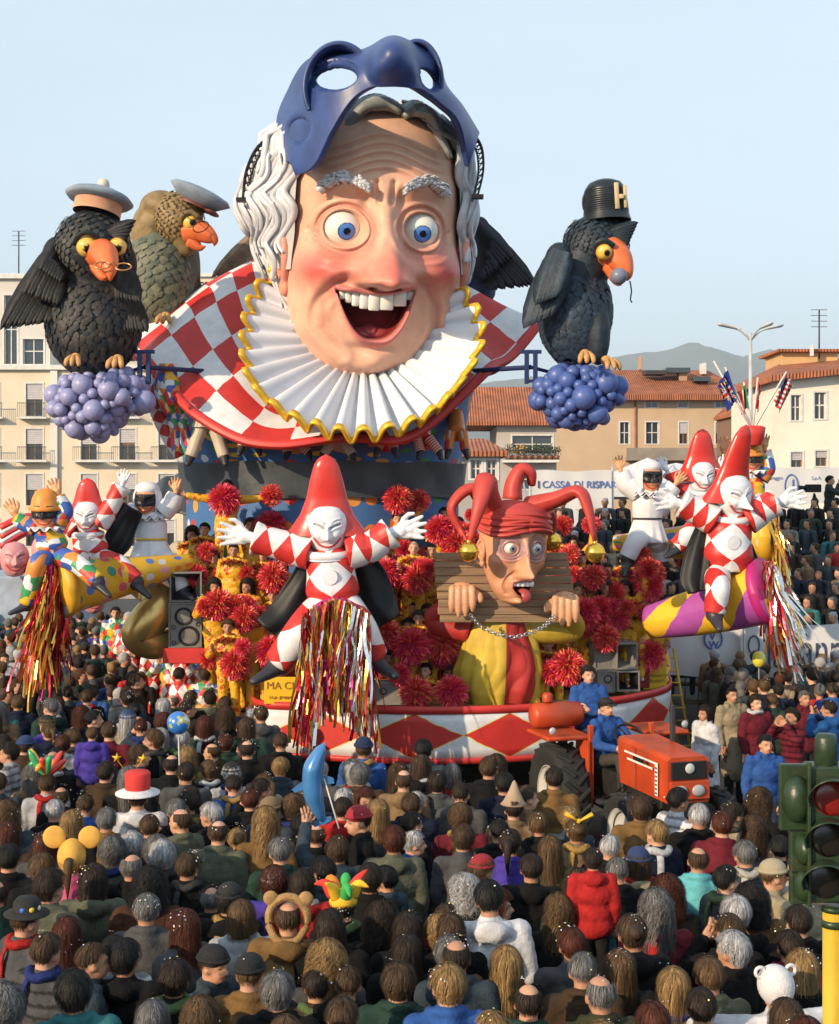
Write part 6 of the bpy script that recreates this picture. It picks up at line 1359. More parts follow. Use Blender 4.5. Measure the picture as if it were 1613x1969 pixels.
for i, (px, py, d, pose, hr, hc, fa) in enumerate(DN):
    if P(px, py, d).z - 1.6 < 1.3 and px > 480: pose, d = "sit", d + .5
    if px > 1130 and py > 1190: d += .5
    p = P(px, py, d); sc = random.uniform(.96, 1.03); z = p.z - 1.60 * sc
    b = person(pose, (p.x, p.y, z), R(fa), hr, hc, 'suit', (1, 1, 1), scale=sc, suit=True, skin=random.choice(SKINC))
    obj('tinsel_collar', colm, b, color=(1, 1, 1))
    w = where(px, py)[0]
    tag(b, uniq([f'dancer in yellow suit with {HN[hr]} {HCN[hc]} hair, {w}', f'dancer in yellow suit with {HN[hr]} {HCN[hc]} hair, {ORD[rank[i]] if rank[i] < 29 else "far right"} from the left, {w}', f'dancer in yellow suit with {HN[hr]} {HCN[hc]} hair, {ORD[len(DN) - 1 - rank[i]] if rank[i] > 16 else "x"} dancer from the right']), 'person', 'dancers in yellow suits on the float')
    if pose in ('pom', 'up', 'wide'):
        J = joints(pose)
        for s in ('R', 'L'):
            if s == 'L' and random.random() < .25 and pose == 'pom': continue
            if s == 'L' and pose == 'wide': continue
            w_ = V3(J['w' + s]) + V3(J['h' + s]) / np.linalg.norm(J['h' + s]) * .10; m = Matrix.Translation(b.location) @ Matrix.Rotation(R(fa), 4, 'Z'); q = m @ Vector(w_ * sc)
            o = obj('pompom', pomA if random.random() < .5 else pomB); o.location = q; k_ = random.uniform(.58, .92); o.scale = (k_,) * 3; o.rotation_euler = (random.uniform(0, 6), random.uniform(0, 6), 0)
            tag(o, uniq([f'{c} tinsel pompom held by dancer with {HN[hr]} {HCN[hc]} hair{x}' for c, x in (('red', ''),)] + [f'red tinsel pompom in the {"right" if s == "L" else "left"} hand of the {ORD[rank[i]] if rank[i] < 29 else "last"} dancer from left'] + [f'red tinsel pompom of the {ORD[len(DN) - 1 - rank[i]] if rank[i] > 14 else "x"} dancer from the right, {"higher" if s == "R" else "lower"} one']), 'pompom', 'red pompoms of the dancers')
for k, (px, py, d, s_) in enumerate(((432, 958, 22.8, 1.2), (765, 958, 23.6, 1.15), (520, 1010, 23.6, 1.25), (525, 1108, 22.0, 1.1), (700, 1100, 22.6, 1.0), (880, 1045, 23.3, 1.3), (846, 1018, 23.4, 1.2), (1248, 1100, 22.9, 1.15), (1250, 1130, 22.6, 1.0), (1092, 1280, 21.2, 1.25), (790, 1240, 21.3, 1.3), (850, 1240, 21.5, 1.2), (1248, 1258, 22.3, 1.15), (420, 1160, 21.7, 1.15), (520, 1250, 21.2, 1.1), (800, 1330, 20.9, 1.15), (868, 1328, 20.9, 1.15), (452, 1275, 21.2, 1.1), (745, 1100, 22.2, 1.1), (802, 1112, 22.1, 1.1), (735, 1150, 22.0, .9), (738, 1214, 21.4, 1.15), (768, 1296, 21.0, .8), (905, 1282, 21.9, 1.0), (1060, 1290, 21.3, .9), (1140, 1108, 22.4, .95), (1122, 1178, 21.9, 1.2), (1165, 1225, 21.9, 1.0), (600, 1296, 21.1, .8), (470, 1186, 21.6, 1.0), (556, 1062, 22.6, .9), (398, 1060, 23.0, .8), (680, 1030, 23.6, .9), (1230, 1064, 23.4, .8), (1190, 1190, 22.3, .8), (845, 1215, 21.8, 1.0))):
    o = obj('pompom', pomA if k % 2 else pomB); o.location = P(px, py, d); o.scale = (s_,) * 3; w = where(px, py, k=5)
    tag(o, uniq([f'large red tinsel pompom {w[0]}', f'large red tinsel pompom {w[0]} and {w[1]}', f'large red tinsel pompom, lower one {w[0]}', f'large red tinsel pompom, lower one {w[0]} and {w[1]}', f'large red tinsel pompom, third one {w[0]}', f'large pompom, third one {w[0]} and {w[1]}', *[f'large red tinsel pompom {a} and {b}' for a in w for b in w if a != b]]), 'pompom', 'red pompoms of the dancers')

# small ones filling the rows between the dancers
rq = random.Random(21); placed = []
for k in range(400):
    if len(placed) >= 46: break
    px, py = rq.choice([(rq.uniform(400, 560), rq.uniform(1010, 1290)), (rq.uniform(690, 850), rq.uniform(1030, 1300)), (rq.uniform(1085, 1265), rq.uniform(1060, 1240)), (rq.uniform(860, 1090), rq.uniform(985, 1050))])
    if any((px - a) ** 2 + (py - b) ** 2 < 24 ** 2 for a, b in placed): continue
    if any(abs(px - q[0]) < 15 and -18 < py - q[1] < 22 for q in DN): continue
    placed.append((px, py)); dd = 24.2 - (py - 1000) / 300 * 2.7 - .15
    o = obj('pompom', pomA if k % 2 else pomB); o.location = P(px, py, dd); o.scale = (rq.uniform(.5, .8),) * 3; o.rotation_euler = (rq.uniform(0, 6), rq.uniform(0, 6), 0)
    nn = sorted(range(len(DN)), key=lambda i: (DN[i][0] - px) ** 2 + (DN[i][1] - py) ** 2)[:4]; w = where(px, py, k=4); c = [f'small red pompom {a}' for a in w[:2]]
    for i in nn:
        dx, dy = px - DN[i][0], py - DN[i][1]; r_ = ('right of' if dx > 0 else 'left of') if abs(dx) > abs(dy) else ('above' if dy < 0 else 'below'); c += [f'small red pompom {r_} the dancer with {HN[DN[i][4]]} {HCN[DN[i][5]]} hair', f'small red pompom {r_} a dancer with {HN[DN[i][4]]} {HCN[DN[i][5]]} hair, {w[0]}']
    c += [f'small red tinsel pompom {a} and {b}' for a in w for b in w if a != b] + [f'small red pompom {r_} the {ORD[rank[i]]} dancer from the left']
    tag(o, uniq(c), 'pompom', 'red pompoms of the dancers')
# ================================================================== TOWN
def text_mesh(s, size, name, m, parent, M, ext=.01, bold=0., align='LEFT'):
    c = bpy.data.curves.new('txt', 'FONT'); c.body = s; c.size = size; c.extrude = ext; c.offset = bold; c.align_x = align; o = bpy.data.objects.new('txt', c); C.objects.link(o)
    me = bpy.data.meshes.new_from_object(o.evaluated_get(bpy.context.evaluated_depsgraph_get())); bpy.data.objects.remove(o); bpy.data.curves.remove(c)
    me.materials.clear(); me.materials.append(m); r = bpy.data.objects.new(name, me); C.objects.link(r)
    if parent is not None: r.parent = parent
    r.matrix_local = M; return r
FACE = Matrix.Rotation(R(90), 4, 'X')      # lettering that stands up and faces the street
M_asph = mat('asphalt', (.055, .053, .052), .9, var=.25, vs=1.5, bump=.5, bs=60, detail=8)
mb = MB(); mb.add(([(-9000, -300, 0), (9000, -300, 0), (9000, 12000, 0), (-9000, 12000, 0)], [(0, 1, 2, 3)])); struct(mb.build('ground', M_asph, None, False))
mb = MB(); mb.add(box((-40, 60, .002), (60, 62.5, .14), .01)); struct(mb.build('pavement', mat('paving', (.30, .28, .26), .85, var=.15, vs=2), None, False))
M_plas = {}
def plaster(n, c): return mat(n, c, .85, var=.06, vs=.6, bump=.15, bs=12, grime=.18, detail=8)
M_glass = mat('window_glass', (.03, .04, .05), .08, var=.1, spec=.8); M_shut = mat('grey_shutter', (.48, .46, .48), .6, var=.06); M_frame = mat('window_frame_wood', (.28, .15, .07), .6, var=.1)
M_wfr = mat('white_frame', (.62, .60, .58), .6); M_rail = mat('dark_railing', (.05, .05, .05), .5, .3); M_tile = None
def tilemat():
    m = mat('terracotta_tiles', (.36, .12, .055), .8, var=.3, vs=1.2, bump=.3, bs=8, grime=.25); nt = m.node_tree; b = nt.nodes['Principled BSDF']
    tc = nd(nt, 'ShaderNodeTexCoord'); wv = nd(nt, 'ShaderNodeTexWave'); wv.inputs['Scale'].default_value = 1.6; wv.inputs['Distortion'].default_value = .6; nt.links.new(tc.outputs['Object'], wv.inputs['Vector'])
    bp = nd(nt, 'ShaderNodeBump'); bp.inputs['Strength'].default_value = .8; bp.inputs['Distance'].default_value = .1; nt.links.new(wv.outputs['Fac'], bp.inputs['Height']); nt.links.new(bp.outputs[0], b.inputs['Normal']); return m
M_tile = tilemat()
def building(name, d, x0, x1, ytop, wm, wins, lab, depth=12, cornice=True, yaw=0):
    """wins: (px0, px1, py0, py1, kind); the facade has real openings with reveals, frames, panes, shutters and sills"""
    k = d / F; X = lambda px: (px - CX) * k; Z = lambda py: CH - (py - HY) * k
    e = empty(name, (X((x0 + x1) / 2), d, 0), R(yaw)); ox = e.location.x; a, b, top = X(x0) - ox, X(x1) - ox, Z(ytop)
    rects = [(X(w[0]) - ox, X(w[1]) - ox, max(Z(w[3]), .1), Z(w[2]), w[4]) for w in wins]
    xs = sorted({a, b, *[r[0] for r in rects], *[r[1] for r in rects]}); zs = sorted({0, top, *[r[2] for r in rects], *[r[3] for r in rects]})
    v = []; f = []
    def quad(*p): n = len(v); v.extend(p); f.append((n, n + 1, n + 2, n + 3))
    for i in range(len(xs) - 1):
        for j in range(len(zs) - 1):
            cx, cz = (xs[i] + xs[i + 1]) / 2, (zs[j] + zs[j + 1]) / 2
            if any(r[0] < cx < r[1] and r[2] < cz < r[3] for r in rects): continue
            quad((xs[i], 0, zs[j]), (xs[i + 1], 0, zs[j]), (xs[i + 1], 0, zs[j + 1]), (xs[i], 0, zs[j + 1]))
    rv = .28
    for r in rects:
        quad((r[0], 0, r[2]), (r[0], rv, r[2]), (r[0], rv, r[3]), (r[0], 0, r[3])); quad((r[1], rv, r[2]), (r[1], 0, r[2]), (r[1], 0, r[3]), (r[1], rv, r[3]))
        quad((r[0], 0, r[3]), (r[0], rv, r[3]), (r[1], rv, r[3]), (r[1], 0, r[3])); quad((r[0], rv, r[2]), (r[0], 0, r[2]), (r[1], 0, r[2]), (r[1], rv, r[2]))
    quad((a, depth, 0), (a, 0, 0), (a, 0, top), (a, depth, top)); quad((b, 0, 0), (b, depth, 0), (b, depth, top), (b, 0, top)); quad((b, depth, 0), (a, depth, 0), (a, depth, top), (b, depth, top)); quad((a, 0, top), (b, 0, top), (b, depth, top), (a, depth, top))
    mb = MB(); mb.add((v, f)); mb.build('wall', wm, e, False)
    if cornice: mb = MB(); mb.add(box((a - .3, -.35, top - .25), (b + .3, .1, top + .1), .03)); mb.build('cornice', M_wfr, e, False)
    for r in rects:
        w, h = r[1] - r[0], r[3] - r[2]; kd = r[4]
        mb = MB(); t = .07
        for q in ((r[0] - .12, -.04, r[2] - .10, r[1] + .12, .02, r[2]), (r[0] - .12, -.04, r[3], r[1] + .12, .02, r[3] + .12), (r[0] - .12, -.035, r[2], r[0], .02, r[3]), (r[1], -.035, r[2], r[1] + .12, .02, r[3])): mb.add(box(q[:3], q[3:], .01))
        fr = mb.build('window', M_wfr, e, False)
        mb = MB(); mb.add(box((r[0], rv - .08, r[2]), (r[1], rv - .06, r[3]))); mb.build('pane', M_glass, fr, False)
        mb = MB(); 
        for x in (r[0], (r[0] + r[1]) / 2 - t / 2, r[1] - t): mb.add(box((x, rv - .14, r[2]), (x + t, rv - .082, r[3])))
        mb.add(box((r[0], rv - .135, r[2] + h * .5), (r[1], rv - .085, r[2] + h * .5 + t))); mb.build('frame', M_frame if kd != 'w' else M_wfr, fr, False)
        if 's' in kd:
            q = {'s': .55, 'S': .95}.get(kd[0], .55) * random.uniform(.8, 1.05); q = min(q, 1); n = max(5, int(h * q / .12)); mb = MB()
            for i in range(n): z1 = r[3] - h * q * i / n; z0 = r[3] - h * q * (i + 1) / n; mb.add(box((r[0] + .02, rv - .22, z0 + .01), (r[1] - .02, rv - .18, z1), .008))
            stuff(mb.build('shutter', M_shut, fr, False))
        if 'b' in kd:
            mb = MB(); mb.add(box((r[0] - .45, -.75, r[2] - .22), (r[1] + .45, -.045, r[2] - .11), .01)); mb.build('balcony_slab', M_wfr, e, False)
            mb = MB(); n = int((w + .8) / .13)
            for i in range(n + 1): x = r[0] - .4 + (w + .8) * i / n; mb.add(box((x - .012, -.72, r[2] - .1), (x + .012, -.70, r[2] + .85)))
            mb.add(box((r[0] - .42, -.74, r[2] + .85), (r[1] + .42, -.68, r[2] + .90))); stuff(mb.build('balcony_railing', M_rail, e, False))
    tag(e, lab, 'building'); return e, X, Z, ox
cols = [(50, 82), (156, 186), (230, 260), (305, 335), (-30, -2)]
W = [(c[0], c[1], y0, y1, k) for c in cols for (y0, y1, k) in ((738, 800, 'sb'), (825, 884, 'sb'), (912, 972, 's'), (1000, 1050, 's'))]
A_, X_, Z_, ox = building('apartment_building', 98, -60, 352, 705, plaster('cream_plaster', (.68, .58, .45)), W, 'cream apartment block with roller shutters and small balconies at far left')
mb = MB(); mb.add(box((X_(98) - ox, -.25, 0), (X_(112) - ox, -.045, Z_(705) - .3), .02)); mb.build('pilaster', plaster('white_plaster', (.66, .62, .58)), A_, False)
for (xa, xb, y) in ((-60, 96, 889), (150, 345, 889)): mb = MB(); mb.add(box((X_(xa) - ox, -.9, Z_(y)), (X_(xb) - ox, -.76, Z_(y) + .16), .01)); mb.build('ledge', M_wfr, A_, False)
building('attic_block', 99.5, -60, 96, 530, plaster('pale_grey_plaster', (.60, .56, .52)), [(8, 33, 568, 700, 'w'), (44, 84, 652, 700, 'w'), (-40, -10, 568, 700, 'w')], 'pale set-back attic block with tall loggia openings rising above the cream apartments', 10)
building('apartment_building', 130, 96, 378, 660, plaster('warm_white_plaster', (.60, .52, .44)), [(250, 270, 670, 695, 's')], 'warm white rear block seen between the two birds at left', 10)
bB, X_, Z_, ox = building('office_building', 140, 374, 560, 528, plaster('office_cream', (.62, .55, .46)), [(395, 420, 575, 600, 'w')], 'cream office building with dark roof lettering behind the cape shoulder', 12)
text_mesh('PRESIDENT', 1.05, 'lettering', M_rail, bB, Matrix.Translation((X_(382) - ox, -.06, Z_(556))) @ FACE, .04)
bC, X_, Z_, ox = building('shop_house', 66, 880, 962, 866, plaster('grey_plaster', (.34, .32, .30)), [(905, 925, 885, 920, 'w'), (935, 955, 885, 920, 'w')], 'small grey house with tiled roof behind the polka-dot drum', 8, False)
def roof(e, X, Z, ox, pts, th=.25, m=None, y0=-.8, y1=12, name='roof'):
    """eave-to-ridge slope: pts = eave left, eave right, ridge right, ridge left (photo x, y) with ridge set back"""
    (a, ya), (b, yb), (c, yc), (d, yd) = pts; h = (y1 + y0) / 2
    v = [(X(a) - ox, y0, Z(ya)), (X(b) - ox, y0, Z(yb)), (X(c) - ox, h, Z(yc)), (X(d) - ox, h, Z(yd)), (X(a) - ox, y1, Z(ya)), (X(b) - ox, y1, Z(yb))]
    v2 = [(x, y, z - th) for x, y, z in v]; f = [(0, 1, 2, 3), (3, 2, 5, 4), (1, 5, 2), (0, 3, 4), (6, 7, 1, 0), (7, 11, 5, 1), (11, 10, 4, 5), (10, 6, 0, 4), (10, 11, 7, 6)]
    mb = MB(); mb.add((v + v2, f)); return mb.build(name, m or M_tile, e, False)
roof(bC, X_, Z_, ox, [(870, 868), (975, 868), (940, 838), (905, 838)], y0=-.5, y1=8)
bD, X_, Z_, ox = building('house_with_terrace', 100, 955, 1070, 812, plaster('mid_grey_plaster', (.44, .40, .38)), [(985, 1062, 838, 872, 'w'), (985, 1062, 905, 940, 'w')], 'grey house with tiled roof and planted balcony below the right grape bunch', 10)  # plain mid-grey wall, one base colour all over
roof(bD, X_, Z_, ox, [(880, 812), (1075, 812), (1060, 735), (880, 735)], y1=10)
mb = MB(); mb.add(box((X_(965) - ox, -1.4, Z_(890)), (X_(1072) - ox, -.05, Z_(885)), .01)); mb.build('terrace_slab', M_wfr, bD, False)
mb = MB()
for i in range(50): x = X_(966) - ox + (X_(1070) - X_(966)) * i / 49; mb.add(box((x - .015, -1.36, Z_(884)), (x + .015, -1.33, Z_(868))))
mb.add(box((X_(965) - ox, -1.38, Z_(868)), (X_(1071) - ox, -1.3, Z_(866)))); stuff(mb.build('terrace_railing', M_rail, bD, False))
def foliage(mb, c, r, n, L, cols, seed):
    q = np.random.default_rng(seed)
    for i in range(n):
        u = q.normal(size=3); u /= np.linalg.norm(u); p = V3(c) + u * V3(r) * q.uniform(.3, 1.05) ** .6; d = q.normal(size=3); d /= np.linalg.norm(d); mb.add(leafquad(p, d, u, L * q.uniform(.6, 1.3), L * .6), col=cols[q.integers(0, len(cols))])
M_leaf = mat('leaf', rough=.6, src='vcol', var=.3, vs=3)
GR = [(.03, .06, .015), (.05, .08, .02), (.025, .045, .012), (.07, .09, .03)]
for i, px in enumerate(range(975, 1068, 13)):
    e = empty('potted_plant', (X_(px), 98.9, Z_(880))); mb = MB(); mb.add(lathe([(0, -.3), (.2, -.3), (.28, .1), (.24, .1), (0, .05)], 12)); mb.build('pot', mat('terracotta_pot', (.40, .16, .08), .8), e)
    mb = MB(); foliage(mb, (0, 0, .5), (.45, .3, .4), 70, .16, GR if i not in (1, 2) else [(.6, .35, .05), (.5, .25, .05), (.05, .08, .02)], i); stuff(mb.build('leaves', M_leaf, e, False)); tag(e, uniq([f'{"yellow flowering" if i in (1, 2) else "green"} potted plant, {ORD[i]} from the left on the terrace railing']), 'plant', 'potted plants on the terrace')
W = [(1241, 1264, 763, 783, 'w'), (1304, 1322, 763, 783, 'w'), (1376, 1397, 763, 783, 'w'), (1192, 1210, 812, 853, 'w'), (1242, 1266, 812, 853, 'w'), (1306, 1322, 812, 853, 's'), (1376, 1398, 812, 853, 's'), (1242, 1266, 905, 940, 'w'), (1306, 1322, 905, 940, 's')]
bE, X_, Z_, ox = building('apartment_building', 125, 1068, 1440, 758, plaster('tan_plaster', (.52, .38, .26)), W, 'wide tan apartment building with orange hipped tile roof, centre right', 13, False)
roof(bE, X_, Z_, ox, [(1062, 760), (1446, 760), (1388, 700), (1160, 700)], .5, y0=-1.2, y1=14)
mb = MB(); mb.add(box((X_(1200) - ox, -1.5, Z_(886)), (X_(1402) - ox, -.05, Z_(880)), .01)); mb.add(box((X_(1200) - ox, -1.5, Z_(880)), (X_(1402) - ox, -1.4, Z_(862)), .01)); mb.build('balcony_slab', mat('stained_concrete', (.26, .23, .20), .85, var=.25, vs=.8), bE, False)
mb = MB(); mb.add(tube([(X_(1221) - ox, -.12, Z_(1000)), (X_(1221) - ox, -.12, Z_(765))], .08, 8)); mb.build('downpipe', M_tile, bE)
for (xa, xb, ya, yb, hh, nm, m) in ((1318, 1334, 742, 712, 4, 'chimney', plaster('chimney_brick', (.45, .28, .20))), (1248, 1290, 716, 708, 3, 'dormer', M_rail), (1290, 1338, 712, 702, 3.5, 'skylight', M_glass), (1340, 1372, 731, 722, 2.2, 'skylight', M_glass), (1368, 1376, 712, 690, 5, 'chimney', M_wfr), (1246, 1250, 702, 676, 5.5, 'chimney', plaster('chimney_brick', (.45, .28, .20)))):
    mb = MB(); mb.add(box((X_(xa) - ox, hh - 1, Z_(ya)), (X_(xb) - ox, hh + (.4 if nm == 'chimney' else 1.), Z_(yb)), .02)); mb.build(nm, m, bE, False)
bG, X_, Z_, ox = building('warehouse', 110, 1425, 1500, 790, plaster('brown_plaster', (.22, .13, .09)), [(1450, 1465, 830, 850, 'w')], 'low brown building with a dark red roof beside the white house', 9, False)
roof(bG, X_, Z_, ox, [(1418, 792), (1505, 792), (1500, 768), (1425, 768)], y1=9)
W = [(1521, 1540, 760, 808, 'w'), (1566, 1588, 755, 805, 'w'), (1521, 1543, 870, 898, 's'), (1568, 1590, 867, 896, 's'), (1625, 1645, 755, 805, 'w')]
bF, X_, Z_, ox = building('white_house', 82, 1494, 1700, 722, plaster('bright_white_plaster', (.76, .70, .60)), W, 'white house with terracotta roof at the right edge', 12, False, 0)  # warm white wall, one base colour all over
roof(bF, X_, Z_, ox, [(1476, 724), (1712, 700), (1690, 672), (1545, 684)], .35, y1=12)
mb = MB(); mb.add(box((X_(1545) - ox, 5, Z_(690)), (X_(1660) - ox, 9, Z_(662)), .02)); mb.build('roof_turret', plaster('ochre_plaster', (.60, .38, .18)), bF, False)
mb = MB(); mb.add(box((X_(1534) - ox, 4.5, Z_(662)), (X_(1670) - ox, 9.5, Z_(656)), .02)); mb.build('turret_roof', M_tile, bF, False)
mb = MB(); mb.add(box((X_(1597) - ox, 4, Z_(672)), (X_(1602) - ox, 4.4, Z_(650)), .02)); mb.build('chimney', M_wfr, bF, False)
# mountains
def mtn(seed, y0, depth, h, x0, x1, prof):
    def fn(U, V):
        X = lerp(x0, x1, U); Y = y0 + depth * V; ridge = np.interp(X / y0 * F + CX, *zip(*prof)); H = (HY - ridge) * y0 / F
        n = np.array([[mnoise.fractal(Vector((a * .0016, b * .0016, seed)), 1., 2., 6) for a, b in zip(r1, r2)] for r1, r2 in zip(X, Y)])
        return X, Y, np.maximum(0, H * (Y / y0) * np.sin(np.clip(V * 1.6, 0, 1) * 1.57) * (1 + .10 * n)) - 3
    mb = MB(); mb.add(surf(150, 26, fn)); return struct(mb.build('hills', mat('hill_woods', (.07, .085, .06), .9, var=.3, vs=.004, detail=8), None))
mtn(3., 7000, 1500, 400, -3600, 4400, [(-600, 800), (300, 790), (700, 740), (1100, 722), (1180, 706), (1260, 700), (1340, 690), (1400, 680), (1450, 668), (1500, 682), (1560, 690), (1620, 676), (2600, 720)])
# street lamp with four heads
L_ = P(1443, 640, 62); e = empty('street_lamp', (L_.x, L_.y, 0)); M_galv = mat('painted_lamp_steel', (.50, .50, .50), .45, .2); mb = MB(); mb.add(tube([(0, 0, 0), (0, 0, 5), (0, 0, L_.z)], [.14, .11, .07], 10)); mb.build('pole', M_galv, e)
for dx, dy in ((-1.35, -.2), (-.75, .4), (.75, -.4), (1.35, .2)):
    mb = MB(); mb.add(tube(curve([(0, 0, L_.z - .35), (dx * .3, dy * .3, L_.z + .05), (dx * .62, dy * .6, L_.z + .22)], 8), .04, 6)); mb.add(limb((dx * .55, dy * .6, L_.z + .20), (dx, dy, L_.z + .34), .11, .17, 12, .5)); mb.build('lamp_head', M_galv, e)
tag(e, 'tall grey street lamp with four heads rising behind the flags', 'street lamp')
# thin antenna masts on the roofs
for px, d, y0, y1, lab in ((1575, 82, 690, 590, 'thin aerial mast on the white house roof'), (36, 99, 530, 440, 'thin aerial mast above the attic block at far left')):
    mb = MB(); a = P(px, y0, d + 5); mb.add(tube([(0, 0, 0), (0, 0, (y0 - y1) * d / F)], .05, 6))
    for k in range(4): mb.add(tube([(-.5, 0, (y0 - y1) * d / F - k * .35), (.5, 0, (y0 - y1) * d / F - k * .35)], .02, 4))
    o = mb.build('antenna', M_rail); o.location = a; tag(o, lab, 'antenna')
# ---------------------------------------------------------------- banners, tents, stand
M_ban = mat('white_banner_cloth', (.60, .60, .62), .7, var=.06, vs=1.5, bump=.25, bs=2)
M_blue_t = mat('blue_print', (.10, .16, .42), .7); M_navy_t = mat('dark_print', (.05, .06, .10), .7)
def banner(px0, px1, y0, y1, d, lab, words, posts=True):
    e = empty('banner', P(px0, y1, d)); k = d / F; w, h = (px1 - px0) * k, (y1 - y0) * k; mb = MB()
    mb.add(surf(40, 10, lambda U, V: (w * U, .010 * np.sin(U * 17) + .006 * np.sin(V * 5 + U * 4), h * V + .02 * np.sin(U * 9)), False)); mb.build('cloth', M_ban, e)
    for (s, sz, x, y, m, b) in words: text_mesh(s, sz, 'lettering', m, e, Matrix.Translation(((x - px0) * k, -.022, (y1 - y) * k)) @ FACE, .002, b)
    if posts:
        for x in (-.03, w + .03): mb = MB(); mb.add(tube([(x, .06, -(e.location.z)), (x, .06, h + .1)], .035, 8)); mb.build('post', M_galv, e)
    tag(e, lab, 'banner', 'advertising banners'); return e, k
banner(1022, 1176, 905, 978, 36, 'white banner reading CASSA DI RISPARMIO behind the jester cap', [('CASSA DI RISPARMIO', .25, 1042, 938, M_blue_t, .004), ('I', .26, 1033, 938, M_navy_t, .006)])
e, k = banner(1455, 1640, 900, 967, 37, 'white banner with a blue oval emblem at right, behind the clown puppets', [('Viareggio', .13, 1470, 922, M_blue_t, 0), ('S.p.A.', .12, 1560, 922, M_blue_t, 0)])
t_ = np.linspace(0, 6.2832, 40); mb = MB(); mb.add(tube(np.stack([(1521 - 1455) * k + .17 * np.cos(t_), -.03 + 0 * t_, .44 + .31 * np.sin(t_)], -1), .016, 6)); mb.add(tube([((1524 - 1455) * k, -.03, .34), ((1524 - 1455) * k, -.03, .62)], .02, 6)); mb.add(tube(np.stack([(1520 - 1455) * k + .09 * np.cos(t_[:20]), -.03 + 0 * t_[:20], .30 - .08 * np.sin(t_[:20])], -1), .014, 6)); stuff(mb.build('emblem', M_blue_t, e))
for (px, py, d, w, h, lab) in ((1245, 880, 46, 2.2, 1.0, 'white peaked marquee above the white-robed puppet at right'), (1090, 970, 48, 1.3, .9, 'small white tent peak below the bank banner'), (1300, 890, 44, 3.0, .7, 'long white marquee roof behind the small clown puppet')):
    o = P(px, py, d); e = empty('tent', (o.x, o.y, 0)); mb = MB(); mb.add(([(-w, -2, o.z - h), (w, -2, o.z - h), (w, 2, o.z - h), (-w, 2, o.z - h), (0, 0, o.z)], [(0, 1, 4), (1, 2, 4), (2, 3, 4), (3, 0, 4)])); mb.build('canopy', M_ban, e, False)
    mb = MB(); mb.add(box((-w, -2, o.z - h - .35), (w, -1.98, o.z - h))); mb.add(box((-w, -1.98, o.z - h - .35), (-w + .02, 2, o.z - h))); mb.build('valance', M_ban, e, False)
    for x in (-w, w): mb = MB(); mb.add(tube([(x, -1.9, 0), (x, -1.9, o.z - h)], .04, 6)); mb.build('pole', M_galv, e)
    tag(e, lab, 'tent', 'white tents')
st = empty('grandstand', (7, 27, 0)); M_plank = mat('stand_plank', (.20, .15, .11), .8, var=.25, vs=3)
NR = 11
for k in range(NR):
    y = 27 + .76 * k; z = 1.12 + .245 * k
    for (a, b) in ((2.6, 6), (6, 9.4), (9.4, 12.8)): mb = MB(); mb.add(box((a - 7 + .02, y - 27 - .02, z - .05), (b - 7 - .02, y - 27 + .36, z), .008)); mb.build('bench_plank', M_plank, st, False)
    mb = MB(); mb.add(box((2.6 - 7, y - 27 - .4, z - .50), (12.8 - 7, y - 27 - .03, z - .46), .006)); mb.build('foot_board', M_plank, st, False)
mb = MB()
for x in np.linspace(2.6, 12.8, 7):
    for k in range(0, NR, 2): mb.add(tube([(x - 7, .76 * k + .2, 0), (x - 7, .76 * k + .2, 1.07 + .245 * k)], .03, 6))
    mb.add(tube([(x - 7, 0, .95), (x - 7, .76 * NR, .95 + .245 * NR)], .03, 6))
for x in (2.6, 7.2, 12.8): mb.add(tube([(x - 7, 0, 2.2), (x - 7, .76 * NR, 2.2 + .245 * NR)], .025, 6))
stuff(mb.build('scaffold_tube', M_galv, st))
tag(st, 'tiered grandstand of planks on scaffold tubes at right', 'grandstand')
e, k = banner(1268, 1424, 1198, 1300, 26.4, 'white barrier banner with blue round VW emblem under the striped cannon', [('V', .17, 1364, 1229, M_blue_t, .008), ('W', .17, 1362.5, 1245, M_blue_t, .008)])
mb = MB(); mb.add(tube(np.stack([(1371 - 1268) * k + .165 * np.cos(t_), -.03 + 0 * t_, (1300 - 1228) * k + .19 * np.sin(t_)], -1), .018, 6)); mb.build('emblem_ring', M_blue_t, e)
e, k = banner(1430, 1680, 1200, 1322, 26.2, 'white barrier banner with large dark letters labanni at right', [('GRAN', .22, 1506, 1312, M_navy_t, .004)])
text_mesh('labanni', .98, 'lettering', M_navy_t, e, Matrix.Translation(((1472 - 1430) * k, -.022, (1322 - 1282) * k)) @ Matrix.Diagonal((.58, 1, 1, 1)) @ FACE, .002, .002)
mb = MB(); mb.add(tube(np.stack([(1449 - 1430) * k + .10 * np.cos(t_), -.03 + 0 * t_, (1322 - 1240) * k + .17 * np.sin(t_)], -1), .014, 6)); mb.build('emblem_ring', M_navy_t, e)
